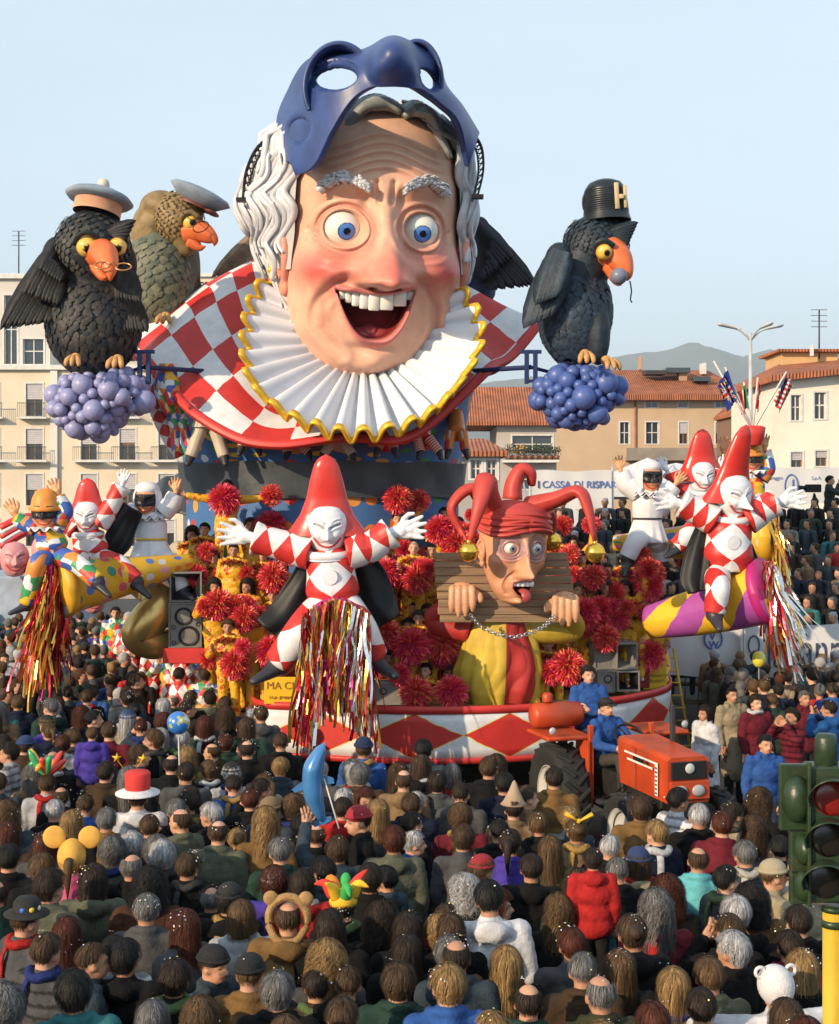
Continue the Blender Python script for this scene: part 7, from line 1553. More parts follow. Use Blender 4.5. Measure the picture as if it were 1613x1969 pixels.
# ---------------------------------------------------------------- flags above the puppets
base = P(1447, 828, 23.9); fp = empty('flag_holder', base); mb = MB(); mb.add(lathe([(.14, -.25), (.20, -.1), (.22, .05), (.16, .08), (0, .06)], 16)); mb.build('collar', M_red, fp)
tag(fp, 'round red and white holder carrying the flag poles above the raised hands', 'flag holder')
def flagcol(kind, U, V):
    c = np.ones((*U.shape, 3)) * .65
    if kind == 'eu': c[:] = (.015, .04, .25); a = np.arctan2((V - .5) * .66, U - .5); r = np.hypot(U - .5, (V - .5) * .66); st_ = (np.abs(r - .23) < .045) & (np.cos(a * 12) > .35); c[st_] = (.75, .55, .05)
    if kind == 'it': c[U < .34] = (.02, .22, .07); c[U > .66] = (.50, .03, .03)
    if kind == 'us': c[(np.floor(V * 13) % 2) == 0] = (.45, .03, .04); q = (U < .42) & (V > .46); c[q] = (.02, .04, .18); c[q & (np.sin(U * 90) * np.sin(V * 80) > .55)] = (.6, .6, .6)
    if kind == 'red': c[:] = (.45, .03, .05); c[(V > .4) & (V < .6)] = .6
    if kind == 'uk': c[:] = (.02, .04, .22); d1 = np.minimum(abs(U - V), abs(U + V - 1)); c[d1 < .09] = .6; c[d1 < .04] = (.45, .03, .04); q = (abs(U - .5) < .12) | (abs(V - .5) < .14); c[q] = .6; q = (abs(U - .5) < .07) | (abs(V - .5) < .08); c[q] = (.45, .03, .04)
    return c
M_flag = mat('flag_cloth', rough=.7, src='vcol', var=.05)
for (tx, ty, kind, lab, w, h, t0) in ((1372, 694, 'uk', 'small union flag, leftmost of the flags', .34, .44, .25), (1394, 706, 'eu', 'blue flag with a ring of yellow stars', .42, .62, .05), (1430, 735, 'it', 'green, white and red flag, next to the starry one', .26, .46, .05), (1457, 726, 'red', 'narrow red and white flag beside the lamp post', .12, .5, .05), (1512, 715, 'us', 'striped flag with starry canton, rightmost of the flags', .34, .58, .04)):
    tip = P(tx, ty, 24.0); e = empty('flag', base); d_ = V3(tip) - V3(base); mb = MB(); mb.add(tube([(0, 0, 0), d_], [.022, .016], 6)); mb.build('flag_pole', M_wfr, e)
    U, V = np.meshgrid(np.linspace(0, 1, 40), np.linspace(0, 1, 30)); sgn = -1 if tx < 1440 else 1
    p0 = d_ * (1 - t0); g = surf(40, 30, lambda U, V: (p0[0] - d_[0] * (1 - V) * .35 + sgn * w * .55 * U * .6 - .0, p0[1] - .05 - .07 * np.sin(U * 11 + V * 2), p0[2] - (1 - V) * h * .8 - U * .35 * h)); mb = MB(); mb.add(g, col=flagcol(kind, U, V).reshape(-1, 3)); mb.build('flag_cloth', M_flag, e)
    tag(e, lab, 'flag', 'flags on slanted poles')
# ================================================================== TRACTOR
TO = Vector((1.79 + .72, 18.7 + .2, 0)); tr = empty('tractor', TO, R(17)); M_or = mat('orange_tractor_paint', (.44, .055, .014), .42, var=.25, vs=3, bump=.05, bs=10, grime=.5, spec=.4); M_rub = MATS['rubber']; M_hub = mat('pale_wheel_rim', (.50, .50, .48), .5, var=.1, grime=.3)
def tyre(name, c, r, w, lugs, rimr):
    e = empty(name, c); e.parent = tr; mb = MB(); v, f, u = lathe([(rimr, -w * .42), (r * .80, -w * .5), (r * .93, -w * .5), (r * .97, -w * .30), (r * .975, w * .30), (r * .93, w * .5), (r * .80, w * .5), (rimr, w * .42)], 48); mb.add((v[:, [2, 0, 1]], f)); mb.build('tyre', M_rub, e)
    mb = MB()
    for i in range(lugs):
        for s in (-1, 1):
            a = (i + (.5 if s > 0 else 0)) / lugs * 6.2832; M = Matrix.Rotation(a, 4, 'X') @ Matrix.Translation((s * w * .24, 0, r * .985)) @ Matrix.Rotation(s * R(42), 4, 'Z'); mb.add(box((-w * .30, -r * .035, -r * .04), (w * .30, r * .035, r * .035), .008), M=M)
    stuff(mb.build('tread_lugs', M_rub, e, False))
    mb = MB(); v, f, u = lathe([(0, -.03), (.09, -.035), (.10, -.02), (rimr * .75, 0.02), (rimr * .95, -.03), (rimr * 1.05, -w * .42), (rimr * 1.02, -w * .44), (rimr * .9, -.05)], 36); mb.add((v[:, [2, 0, 1]], f))
    for i in range(6): a = i * 1.047; mb.add(ell((-.045, .065 * math.cos(a), .065 * math.sin(a)), .012, 6, 4))
    mb.build('rim', M_hub, e); return e
tyre('rear_wheel', (-.68, 0, .66), .66, .38, 20, .36); tyre('rear_wheel', (.68, 0, .66), .66, .38, 20, .36); tyre('front_wheel', (-.60, -1.9, .52), .52, .24, 16, .33); tyre('front_wheel', (.60, -1.9, .52), .52, .24, 16, .33)
def tb(name, m, *bs, ch=.02):
    for lo, hi in bs: mb = MB(); mb.add(box(lo, hi, ch)); mb.build(name, m, tr, False)
mb = MB(); y0, y1 = -2.32, -1.0; v = [(-.27, y0, .98), (.27, y0, .98), (.27, y1, .98), (-.27, y1, .98), (-.27, y0, 1.48), (.27, y0, 1.48), (.30, y1, 1.52), (-.30, y1, 1.52), (-.22, y0, 1.52), (.22, y0, 1.52), (.24, y1, 1.57), (-.24, y1, 1.57)]
mb.add((v, [(0, 3, 2, 1), (0, 4, 7, 3), (1, 2, 6, 5), (4, 8, 11, 7), (5, 6, 10, 9), (8, 9, 10, 11), (0, 1, 5, 9, 8, 4), (2, 3, 7, 11, 10, 6)])); hood = mb.build('hood', M_or, tr, False)
tb('grille', mat('black_grille', (.012, .012, .014), .5), ((-.235, -2.35, 1.26), (.235, -2.32, 1.47)), ((-.24, -2.35, .80), (.24, -2.32, .98)), ch=.008)
tb('bumper', M_or, ((-.26, -2.37, 1.02), (.26, -2.32, 1.24)), ch=.01)
for x in (-.13, .10):
    mb = MB(); mb.add(ell((x, -2.385, 1.13), (.085, .03, .07), 16, 8)); mb.build('headlight', mat('headlight_glass', (.35, .36, .38), .1, spec=.9), tr)
mb = MB(); mb.add(lathe([(0, 0), (.05, 0), (.062, .012), (.05, .022), (0, .024)], 24), M=Matrix.Translation((0, -2.35, 1.39)) @ FACE); mb.build('badge', M_hub, tr)
M_wst = mat('white_decal', (.72, .70, .66), .5)
tb('side_stripe', M_wst, ((-.305, -2.12, 1.40), (-.298, -1.20, 1.425)), ((-.305, -2.12, 1.03), (-.298, -2.05, 1.40)), ((-.305, -1.98, 1.32), (-.298, -1.28, 1.345)), ch=.001)
tb('side_decal', M_black, ((-.303, -1.70, 1.348), (-.2975, -1.45, 1.396)), *[((-.3075, -2.11, 1.05 + k * .05), (-.3045, -2.06, 1.072 + k * .05)) for k in range(7)], ch=.001)
text_mesh('55-46', .075, 'model_number', M_black, tr, Matrix.Translation((-.308, -1.72, 1.355)) @ Matrix.Rotation(R(-90), 4, 'Z') @ FACE, .002)
tb('engine', mat('greasy_engine', (.03, .028, .026), .6, .4, var=.4, vs=8), ((-.20, -2.0, .55), (.20, -.2, .98)), ((-.24, -1.6, .68), (.24, -1.3, .95)), ((-.25, -.9, .5), (.25, .3, 1.05)))
tb('front_axle', M_dark, ((-.60, -1.96, .38), (.60, -1.84, .50)), ((-.12, -2.3, .5), (.12, -1.7, .6)))
tb('rear_axle', M_dark, ((-.65, -.1, .56), (.65, .1, .76)))
tb('fender_plate', M_or, ((-.50, -.52, .60), (-.46, -.12, 1.42)), ((.46, -.52, .60), (.50, -.12, 1.42)), ch=.008)
tb('fender_top', M_or, ((-1.02, -.42, 1.42), (-.40, .35, 1.48)), ((.40, -.42, 1.42), (1.02, .35, 1.48)))
tb('roll_bar', M_or, ((-.47, -.50, .55), (-.40, -.43, 1.62)), ((.40, -.50, .55), (.47, -.43, 1.62)), ch=.01)
mb = MB(); v, f, u = lathe([(0, -.36), (.12, -.36), (.165, -.31), (.17, 0), (.165, .31), (.12, .36), (0, .36)], 28); mb.add((v[:, [2, 0, 1]], f), M=Matrix.Translation((-.62, .25, 1.66))); mb.add(lathe([(.07, .18), (.075, .26), (.05, .30), (0, .30)], 16), M=Matrix.Translation((-.75, .25, 1.66))); mb.build('tank', M_or, tr)
tb('seat', M_black, ((-.24, -.05, 1.10), (.24, .38, 1.20)), ((-.24, .34, 1.15), (.24, .44, 1.50)), ch=.03); tb('platform', M_dark, ((-.42, -1.0, .62), (.42, .1, .68)))
mb = MB(); M_st = Matrix.Translation((0, -.72, 1.50)) @ Matrix.Rotation(R(38), 4, 'X'); t_ = np.linspace(0, 6.2832, 37)[:-1]; mb.add(tube(np.stack([.20 * np.cos(t_), .20 * np.sin(t_), 0 * t_], -1), .016, 8, closed=True), M=M_st)
for a in (0, 2.09, 4.19): mb.add(tube([(0, 0, -.03), (.2 * math.cos(a), .2 * math.sin(a), 0)], .012, 6), M=M_st)
mb.add(tube([(0, 0, -.03), (0, 0, -.5)], .02, 6), M=M_st); mb.build('steering_wheel', M_black, tr)
tb('dashboard', M_dark, ((-.22, -1.0, 1.05), (.22, -.86, 1.52))); tb('exhaust', M_dark, ((.20, -1.5, 1.5), (.26, -1.44, 2.0)), ch=.01)
mb = MB(); mb.add(tube(curve([(-.26, -1.1, .95), (-.34, -.9, .8), (-.30, -.5, .7), (-.34, -.2, .9)], 16), .018, 6)); mb.add(tube(curve([(-.22, -1.9, .9), (-.30, -1.6, .75), (-.26, -1.2, .85)], 14), .014, 6)); stuff(mb.build('hose', M_black, tr))
tb('panel_seam', M_dark, ((-.303, -1.52, 1.0), (-.299, -1.51, 1.5)), ch=.001)
for x in (-.95, .95): mb = MB(); mb.add(ell((x, -.42, 1.56), (.05, .03, .05), 12, 8)); mb.build('side_lamp', MATS['headlight_glass'], tr)
tb('drawbar', M_yel, ((-.9, .3, .42), (-.2, .9, .52)))
tag(tr, 'orange-red farm tractor pulling the float, number 55-46 on its bonnet', 'tractor')
# ================================================================== STAGE GEAR
M_spk = mat('speaker_grey', (.19, .18, .17), .7, var=.12, vs=10, bump=.2, bs=40); M_cone = mat('speaker_cone', (.012, .012, .014), .6)
def speaker(px0, px1, y0, y1, d, lab, parts, yaw=0, dep=.6):
    k = d / F; e = empty('loudspeaker', P((px0 + px1) / 2, y1, d), R(yaw)); w, h = (px1 - px0) * k, (y1 - y0) * k
    mb = MB(); q = .03
    for lo, hi in (((-w / 2, 0, 0), (-w / 2 + q, dep, h)), ((w / 2 - q, 0, 0), (w / 2, dep, h)), ((-w / 2 + q, 0, 0), (w / 2 - q, dep, q)), ((-w / 2 + q, 0, h - q), (w / 2 - q, dep, h)), ((-w / 2 + q, dep - q, q), (w / 2 - q, dep, h - q))): mb.add(box(lo, hi, .006))
    mb.build('cabinet', M_spk, e, False)
    for p in parts:
        if p[0] == 'baffle': mb = MB(); mb.add(box((-w / 2 + q, .02, h * p[1]), (w / 2 - q, .06, h * p[2]), .004)); mb.build('baffle', M_spk, e, False)
        if p[0] == 'cone':
            mb = MB(); mb.add(lathe([(0, -.05), (p[3] * .3, -.05), (p[3] * .85, -.0), (p[3], .012), (p[3] * 1.08, .012), (p[3] * 1.1, 0)], 28), M=Matrix.Translation((w * p[1], .015, h * p[2])) @ FACE); mb.build('cone', M_cone, e)
        if p[0] == 'horn':
            x0, x1, z0, z1 = -w / 2 + q, w / 2 - q, h * p[1], h * p[2]; cx, cz = (x0 + x1) / 2, (z0 + z1) / 2; v = [(x0, .01, z0), (x1, .01, z0), (x1, .01, z1), (x0, .01, z1)]; v += [(cx + (x - cx) * .25, .5, cz + (z - cz) * .3) for x, y, z in v]
            mb = MB(); mb.add((v, [(0, 1, 5, 4), (1, 2, 6, 5), (2, 3, 7, 6), (3, 0, 4, 7), (4, 5, 6, 7)])); mb.build('horn', M_cone if p[3] else M_spk, e, False)
    tag(e, lab, 'loudspeaker', 'loudspeakers on the float'); return e
speaker(326, 388, 1100, 1158, 22.3, 'grey horn loudspeaker on top of the left stack under the white-robed puppet', [('horn', .08, .92, 1)], 8); speaker(324, 388, 1159, 1246, 22.3, 'grey loudspeaker with two black cones at the bottom of the left stack', [('baffle', .04, .97), ('cone', -.05, .70, .13), ('cone', .10, .26, .15), ('cone', -.34, .46, .03), ('cone', .38, .52, .03), ('cone', -.34, .12, .03)], 8)
speaker(1184, 1228, 1236, 1288, 21.9, 'open grey horn loudspeaker, upper one beside the pompoms at right', [('horn', .06, .94, 0)], 10); speaker(1186, 1232, 1290, 1330, 21.9, 'open dark horn loudspeaker, lower one above the diamond skirt at right', [('horn', .06, .94, 1)], 10)
speaker(1142, 1182, 1238, 1288, 22.0, 'closed grey loudspeaker, upper left of the right-hand group', [('baffle', .04, .97)], 10); speaker(1148, 1184, 1290, 1332, 21.9, 'closed grey loudspeaker with round port, lower left of the right-hand group', [('baffle', .04, .97), ('cone', .1, .62, .06)], 10)
speaker(718, 776, 1312, 1356, 20.95, 'grey monitor loudspeaker with round port beside the central tinsel', [('baffle', .04, .97), ('cone', -.18, .60, .05)], 0, .3)
mb = MB(); o = P(354, 1276, 22.25); mb.add(box((-.34, 0, 0), (.34, .6, .24), .01)); x = mb.build('speaker_shelf', M_red, None, False); x.location = o; tag(x, 'red box shelf carrying the left loudspeaker stack', 'shelf')
# gilded horn curling beside the left stack, cream tarpaulin behind
o = P(300, 1200, 22.9); mb = MB(); q = lambda x, y, d: V3(P(x, y, d)) - V3(o)
mb.add(tube(curve([q(262, 1120, 22.9), q(292, 1140, 22.8), q(306, 1165, 22.6), q(286, 1192, 22.5), q(268, 1222, 22.5), q(300, 1238, 22.6), q(330, 1230, 22.8)], 40), .20 + .10 * np.sin(np.linspace(0, 3.1, 40)), 20)); x = mb.build('gilded_horn', mat('gold_horn_paint', (.62, .40, .13), .3, .7, var=.2, vs=2)); x.location = o; tag(x, 'big gilded curling horn beside the left loudspeaker stack', 'horn sculpture')
o = P(400, 1040, 25.5); mb = MB(); mb.add(surf(60, 30, lambda U, V: (-1.6 + 2.1 * U, .8 * V, -.7 + .75 * np.sin(U * 2.6) * (1 - .2 * V) + .04 * np.sin(U * 30 + V * 8) + .4 * V - .3))); x = mb.build('tarpaulin', mat('cream_tarpaulin', (.42, .34, .22), .6, var=.15, vs=1.5, bump=.4, bs=3)); x.location = o; x.modifiers.new('t', 'SOLIDIFY').thickness = .03; tag(x, 'cream tarpaulin draped behind the white-robed puppet at left', 'tarpaulin')
o = P(310, 940, 26.5); mb = MB(); mb.add(surf(50, 16, lambda U, V: (-.65 + 1.2 * U, 1.0 * V + .03 * np.sin(U * 25), -.55 + .95 * V * (.55 + .45 * U) + .10 * U + .03 * np.sin(U * 18)))); x = mb.build('tarpaulin', MATS['dark_tarpaulin']); x.location = o; x.modifiers.new('t', 'SOLIDIFY').thickness = .03; tag(x, 'dark grey tarpaulin sheet left of the drum band', 'tarpaulin')
def board(px0, px1, y0, y1, d, lab, words):
    k = d / F; e = empty('sign_board', P(px0, y1, d)); mb = MB(); mb.add(box((0, 0, 0), ((px1 - px0) * k, .03, (y1 - y0) * k), .006)); mb.build('panel', mat('yellow_board', (.75, .46, .02), .5, var=.06), e, False)
    for s, sz, x, y in words: text_mesh(s, sz, 'lettering', mat('brown_print', (.30, .12, .02), .6), e, Matrix.Translation(((x - px0) * k, -.006, (y1 - y) * k)) @ FACE, .003)
    tag(e, lab, 'sign')
board(508, 592, 1302, 1354, 20.95, 'yellow sign reading MA CHE VA at the front left of the stage', [('MA CHE VA', .155, 512, 1325), ('i.c.p. gruppo  n.1', .07, 518, 1343)]); board(612, 654, 1300, 1354, 20.85, 'yellow sign panel behind the central tinsel', [('NI', .13, 620, 1325)]); board(1236, 1282, 1272, 1326, 22.65, 'narrow yellow sign at the right end of the skirt', [('di RENATO', .07, 1240, 1302), ('VERLANTI', .07, 1240, 1312)])
# ladder
M_lad = mat('yellow_ladder_paint', (.62, .42, .04), .45, var=.15); e = empty('ladder', P(1312, 1440, 23.6)); k = 23.6 / F
for (a, b) in (((0, 0), (-34, 190)), ((22, 0), (-12, 190))): mb = MB(); mb.add(tube([(a[0] * k, 0, -.35), (b[0] * k, .25, b[1] * k)], .022, 6)); mb.build('rail', M_lad, e)
for i in range(8): t = i / 8. + .03; mb = MB(); mb.add(tube([(-34 * k * t, .25 * t, 190 * k * t), ((22 - 34 * t) * k, .25 * t, 190 * k * t)], .015, 6)); mb.build('rung', M_lad, e)
tag(e, 'yellow ladder leaning at the right end of the float', 'ladder')
# ================================================================== TRAFFIC LIGHT (near right corner)
d = 6.3; k = d / F; tl = empty('traffic_light', P(1600, 1969, d)); q = lambda x, y, dd=0.: V3(P(x, y, d + dd)) - V3(tl.location); M_grn = mat('dark_green_casing', (.02, .04, .016), .38, var=.25, vs=8, bump=.15, bs=30, grime=.3, spec=.5)
def tlb(name, x0, x1, y0, y1, dd, dep, ch=.012): a, b = q(x0, y1, dd), q(x1, y0, dd); mb = MB(); mb.add(box((a[0], a[1], a[2]), (b[0], a[1] + dep, b[2]), ch)); return mb.build(name, M_grn, tl, False)
tlb('casing', 1556, 1640, 1474, 1738, .02, .14); tlb('side_casing', 1500, 1566, 1470, 1598, .07, .04, .006); tlb('side_casing', 1521, 1560, 1600, 1678, .065, .05, .006); tlb('side_casing', 1521, 1560, 1680, 1740, .065, .05, .006); tlb('edge_strip', 1554, 1561, 1466, 1745, -.01, .03, .004)
for (x, y, r) in ((1531, 1536, 46), (1544, 1632, 30), (1544, 1702, 30)): mb = MB(); mb.add(ell(q(x, y, .07), (r * k * .62, .075, r * k), 32, 16)); mb.build('rear_dome', M_grn, tl)
for (x, y) in ((1592, 1533), (1586, 1612), (1580, 1692)):
    mb = MB(); c = q(x + 8, y, .02); r = 40 * k
    def fn(U, V):
        a = R(-25) + U * R(230); L = .20 * (1 - .55 * V * 0); rr = r; return c[0] + rr * np.cos(a) * (1) - .05 * V, c[1] - V * (.11 + .07 * np.sin(np.clip(a, 0, 3.14))), c[2] + rr * np.sin(a) + .02 * V
    mb.add(surf(40, 6, fn)); z = mb.build('visor', M_grn, tl); z.modifiers.new('t', 'SOLIDIFY').thickness = .005
    mb = MB(); mb.add(ell(c, (r * .92, .02, r * .92), 28, 8)); mb.build('lens', mat('dark_red_lens', (.22, .012, .01), .2, spec=.7) if y < 1560 else mat('dark_lens', (.015, .012, .01), .25, spec=.7), tl)
mb = MB(); c = q(1588, 1470, .08); mb.add(lathe([(0, .14), (.04, .138), (.050, .12), (.052, 0), (.04, -.01), (.025, -.03), (.02, -.1)], 28), M=Matrix.Translation(c)); mb.build('top_cap', M_grn, tl)
M_yp = mat('yellow_post_paint', (.62, .38, .03), .45, var=.12, vs=6, grime=.2); a = q(1601, 1750, .08); mb = MB(); mb.add(tube([(a[0], a[1], a[2]), (a[0], a[1], a[2] - 4.0)], .045, 24)); mb.build('post', M_yp, tl)
for y0, y1, r in ((1742, 1752, .05), (1768, 1782, .05)): a, b = q(1601, y0, .08), q(1601, y1, .08); mb = MB(); mb.add(tube([a, b], r, 24)); mb.build('clamp_band', M_grn, tl)
tag(tl, 'dark green traffic light on a yellow post in the near right corner', 'traffic light')
# ================================================================== BALLOONS
o = P(343, 1390, 15.2); e = empty('globe_balloon', o); m = mat('globe_print', (.04, .18, .55), .25, spec=.6, coat=.5); nt = m.node_tree; b = nt.nodes['Principled BSDF']
tc = nd(nt, 'ShaderNodeTexCoord'); nz = nd(nt, 'ShaderNodeTexNoise'); nz.inputs['Scale'].default_value = 9; nt.links.new(tc.outputs['Object'], nz.inputs['Vector']); cr = nd(nt, 'ShaderNodeValToRGB'); cr.color_ramp.interpolation = 'CONSTANT'; E = cr.color_ramp.elements; E[0].color = (.03, .17, .55, 1); E[1].position = .53; E[1].color = (.40, .42, .12, 1); q_ = E.new(.62); q_.color = (.62, .66, .68, 1); nt.links.new(nz.outputs['Fac'], cr.inputs[0]); nt.links.new(cr.outputs[0], b.inputs['Base Color'])
mb = MB(); mb.add(ell((0, 0, 0), .125, 32, 20)); mb.build('ball', m, e); mb = MB(); mb.add(tube([(0, 0, -.12), (.02, 0, -.8)], .008, 6)); mb.build('stick', M_wfr, e); tag(e, 'blue and green globe balloon held above the crowd at left', 'balloon', 'balloons over the crowd')
o = P(607, 1500, 12.3); e = empty('dolphin_balloon', o); M_dol = mat('blue_foil', (.06, .22, .50), .22, .25, var=.15, vs=4, spec=.7, coat=.6); mb = MB(); k = 12.3 / F
pth = curve([(18 * k, 0, 72 * k), (6 * k, 0, 50 * k), (-6 * k, 0, 15 * k), (-4 * k, 0, -30 * k), (8 * k, 0, -66 * k), (14 * k, 0, -80 * k)], 30); rr = k * np.interp(np.linspace(0, 1, 30), [0, .12, .35, .6, .85, 1], [1.5, 13, 25, 24, 11, 4]); mb.add(tube(pth, rr, 20, flat=.8)); mb.build('body', M_dol, e)
for pts in ([(-22, 0), (-46, -18), (-40, -24), (-16, -14)], [(14, 10), (34, 4), (36, -6), (18, -8)], [(8, -70), (-6, -84), (-2, -90), (14, -84)], [(14, -72), (30, -70), (30, -78), (14, -86)]): mb = MB(); mb.add(prism([(x * k, z * k) for x, z in pts], -.012, .012)); mb.build('fin', M_dol, e, False)
mb = MB(); mb.add(tube([(14 * k, 0, 10 * k), (46 * k, -.1, -88 * k)], .007, 6)); mb.build('stick', M_wfr, e); tag(e, 'blue dolphin balloon on a stick in front of the diamond skirt', 'balloon', 'balloons over the crowd')
o = P(1459, 1268, 22.4); e = empty('round_balloon', o); mb = MB(); mb.add(ell((0, 0, 0), (.105, .1, .13), 24, 16)); mb.build('ball', mat('yellow_balloon', (.62, .55, .06), .25, spec=.6), e); mb = MB(); mb.add(tube([(0, 0, -.12), (0, 0, -.7)], .005, 5)); mb.build('string', M_wfr, e); tag(e, 'yellow balloon in front of the barrier banners at right', 'balloon', 'balloons over the crowd')
# ================================================================== second float far behind at left
o = P(55, 1060, 34); e = empty('distant_float', (o.x, o.y, 0)); M_pk = mat('pink_paint', (.62, .25, .30), .5, var=.15); k = 34 / F
for (px, py, r) in ((92, 1062, 34), (28, 1075, 30), (70, 1108, 24), (180, 1150, 26)):
    v, f, _, c = face_mesh(SP, clown_disp(1., (.60, .26, .27)), 60, 50); mb = MB(); q = P(px, py, 33.5) - Vector((o.x, o.y, 0)); mb.add((v, f), col=c, M=Matrix.Translation(q) @ Matrix.Rotation(R(20), 4, 'Z') @ Matrix.Scale(r * k / 110, 4)); mb.build('face_sculpture', M_vpaint, e)
for i in range(5): mb = MB(); a0 = P(0, 1052 - i * 9, 34) - Vector((o.x, o.y, 0)); a1 = P(98, 1018 - i * 5, 34.5) - Vector((o.x, o.y, 0)); mb.add(tube(curve([a0, (V3(a0) + V3(a1)) / 2 + (0, 0, .15), a1], 12), .11, 10)); mb.build('scroll', M_white if i % 2 else M_red, e)
mb = MB(); mb.add(box((-2.2, -.2, .5), (1.0, 2.5, 2.6), .05)); mb.build('hull', mat('pale_blue_paint', (.30, .36, .46), .5, var=.2), e, False); tag(e, 'second carnival float with pink faces and striped scrolls, far left background', 'carnival float')
# ================================================================== THE CROWD
COL = dict(black=(.008, .008, .009), navy=(.010, .014, .032), brown=(.05, .03, .018), tan=(.22, .14, .075), olive=(.04, .04, .02), grey=(.07, .07, .075), dgreen=(.02, .045, .035), blue=(.03, .09, .30), red=(.38, .02, .02), maroon=(.13, .015, .025), white=(.58, .58, .62), teal=(.03, .14, .15), turq=(.12, .42, .48), purple=(.06, .04, .28), beige=(.30, .25, .17), pink=(.55, .10, .22), ltgrey=(.35, .35, .37), orange=(.5, .15, .03), sage=(.10, .105, .075), slate=(.035, .05, .065), camel=(.17, .095, .035), green=(.05, .3, .05))
CN = dict(dgreen='dark green', ltgrey='light grey', turq='turquoise', sage='grey-green', slate='slate blue', camel='camel')
COL = {k: tuple(c * .88 for c in v) for k, v in COL.items()}
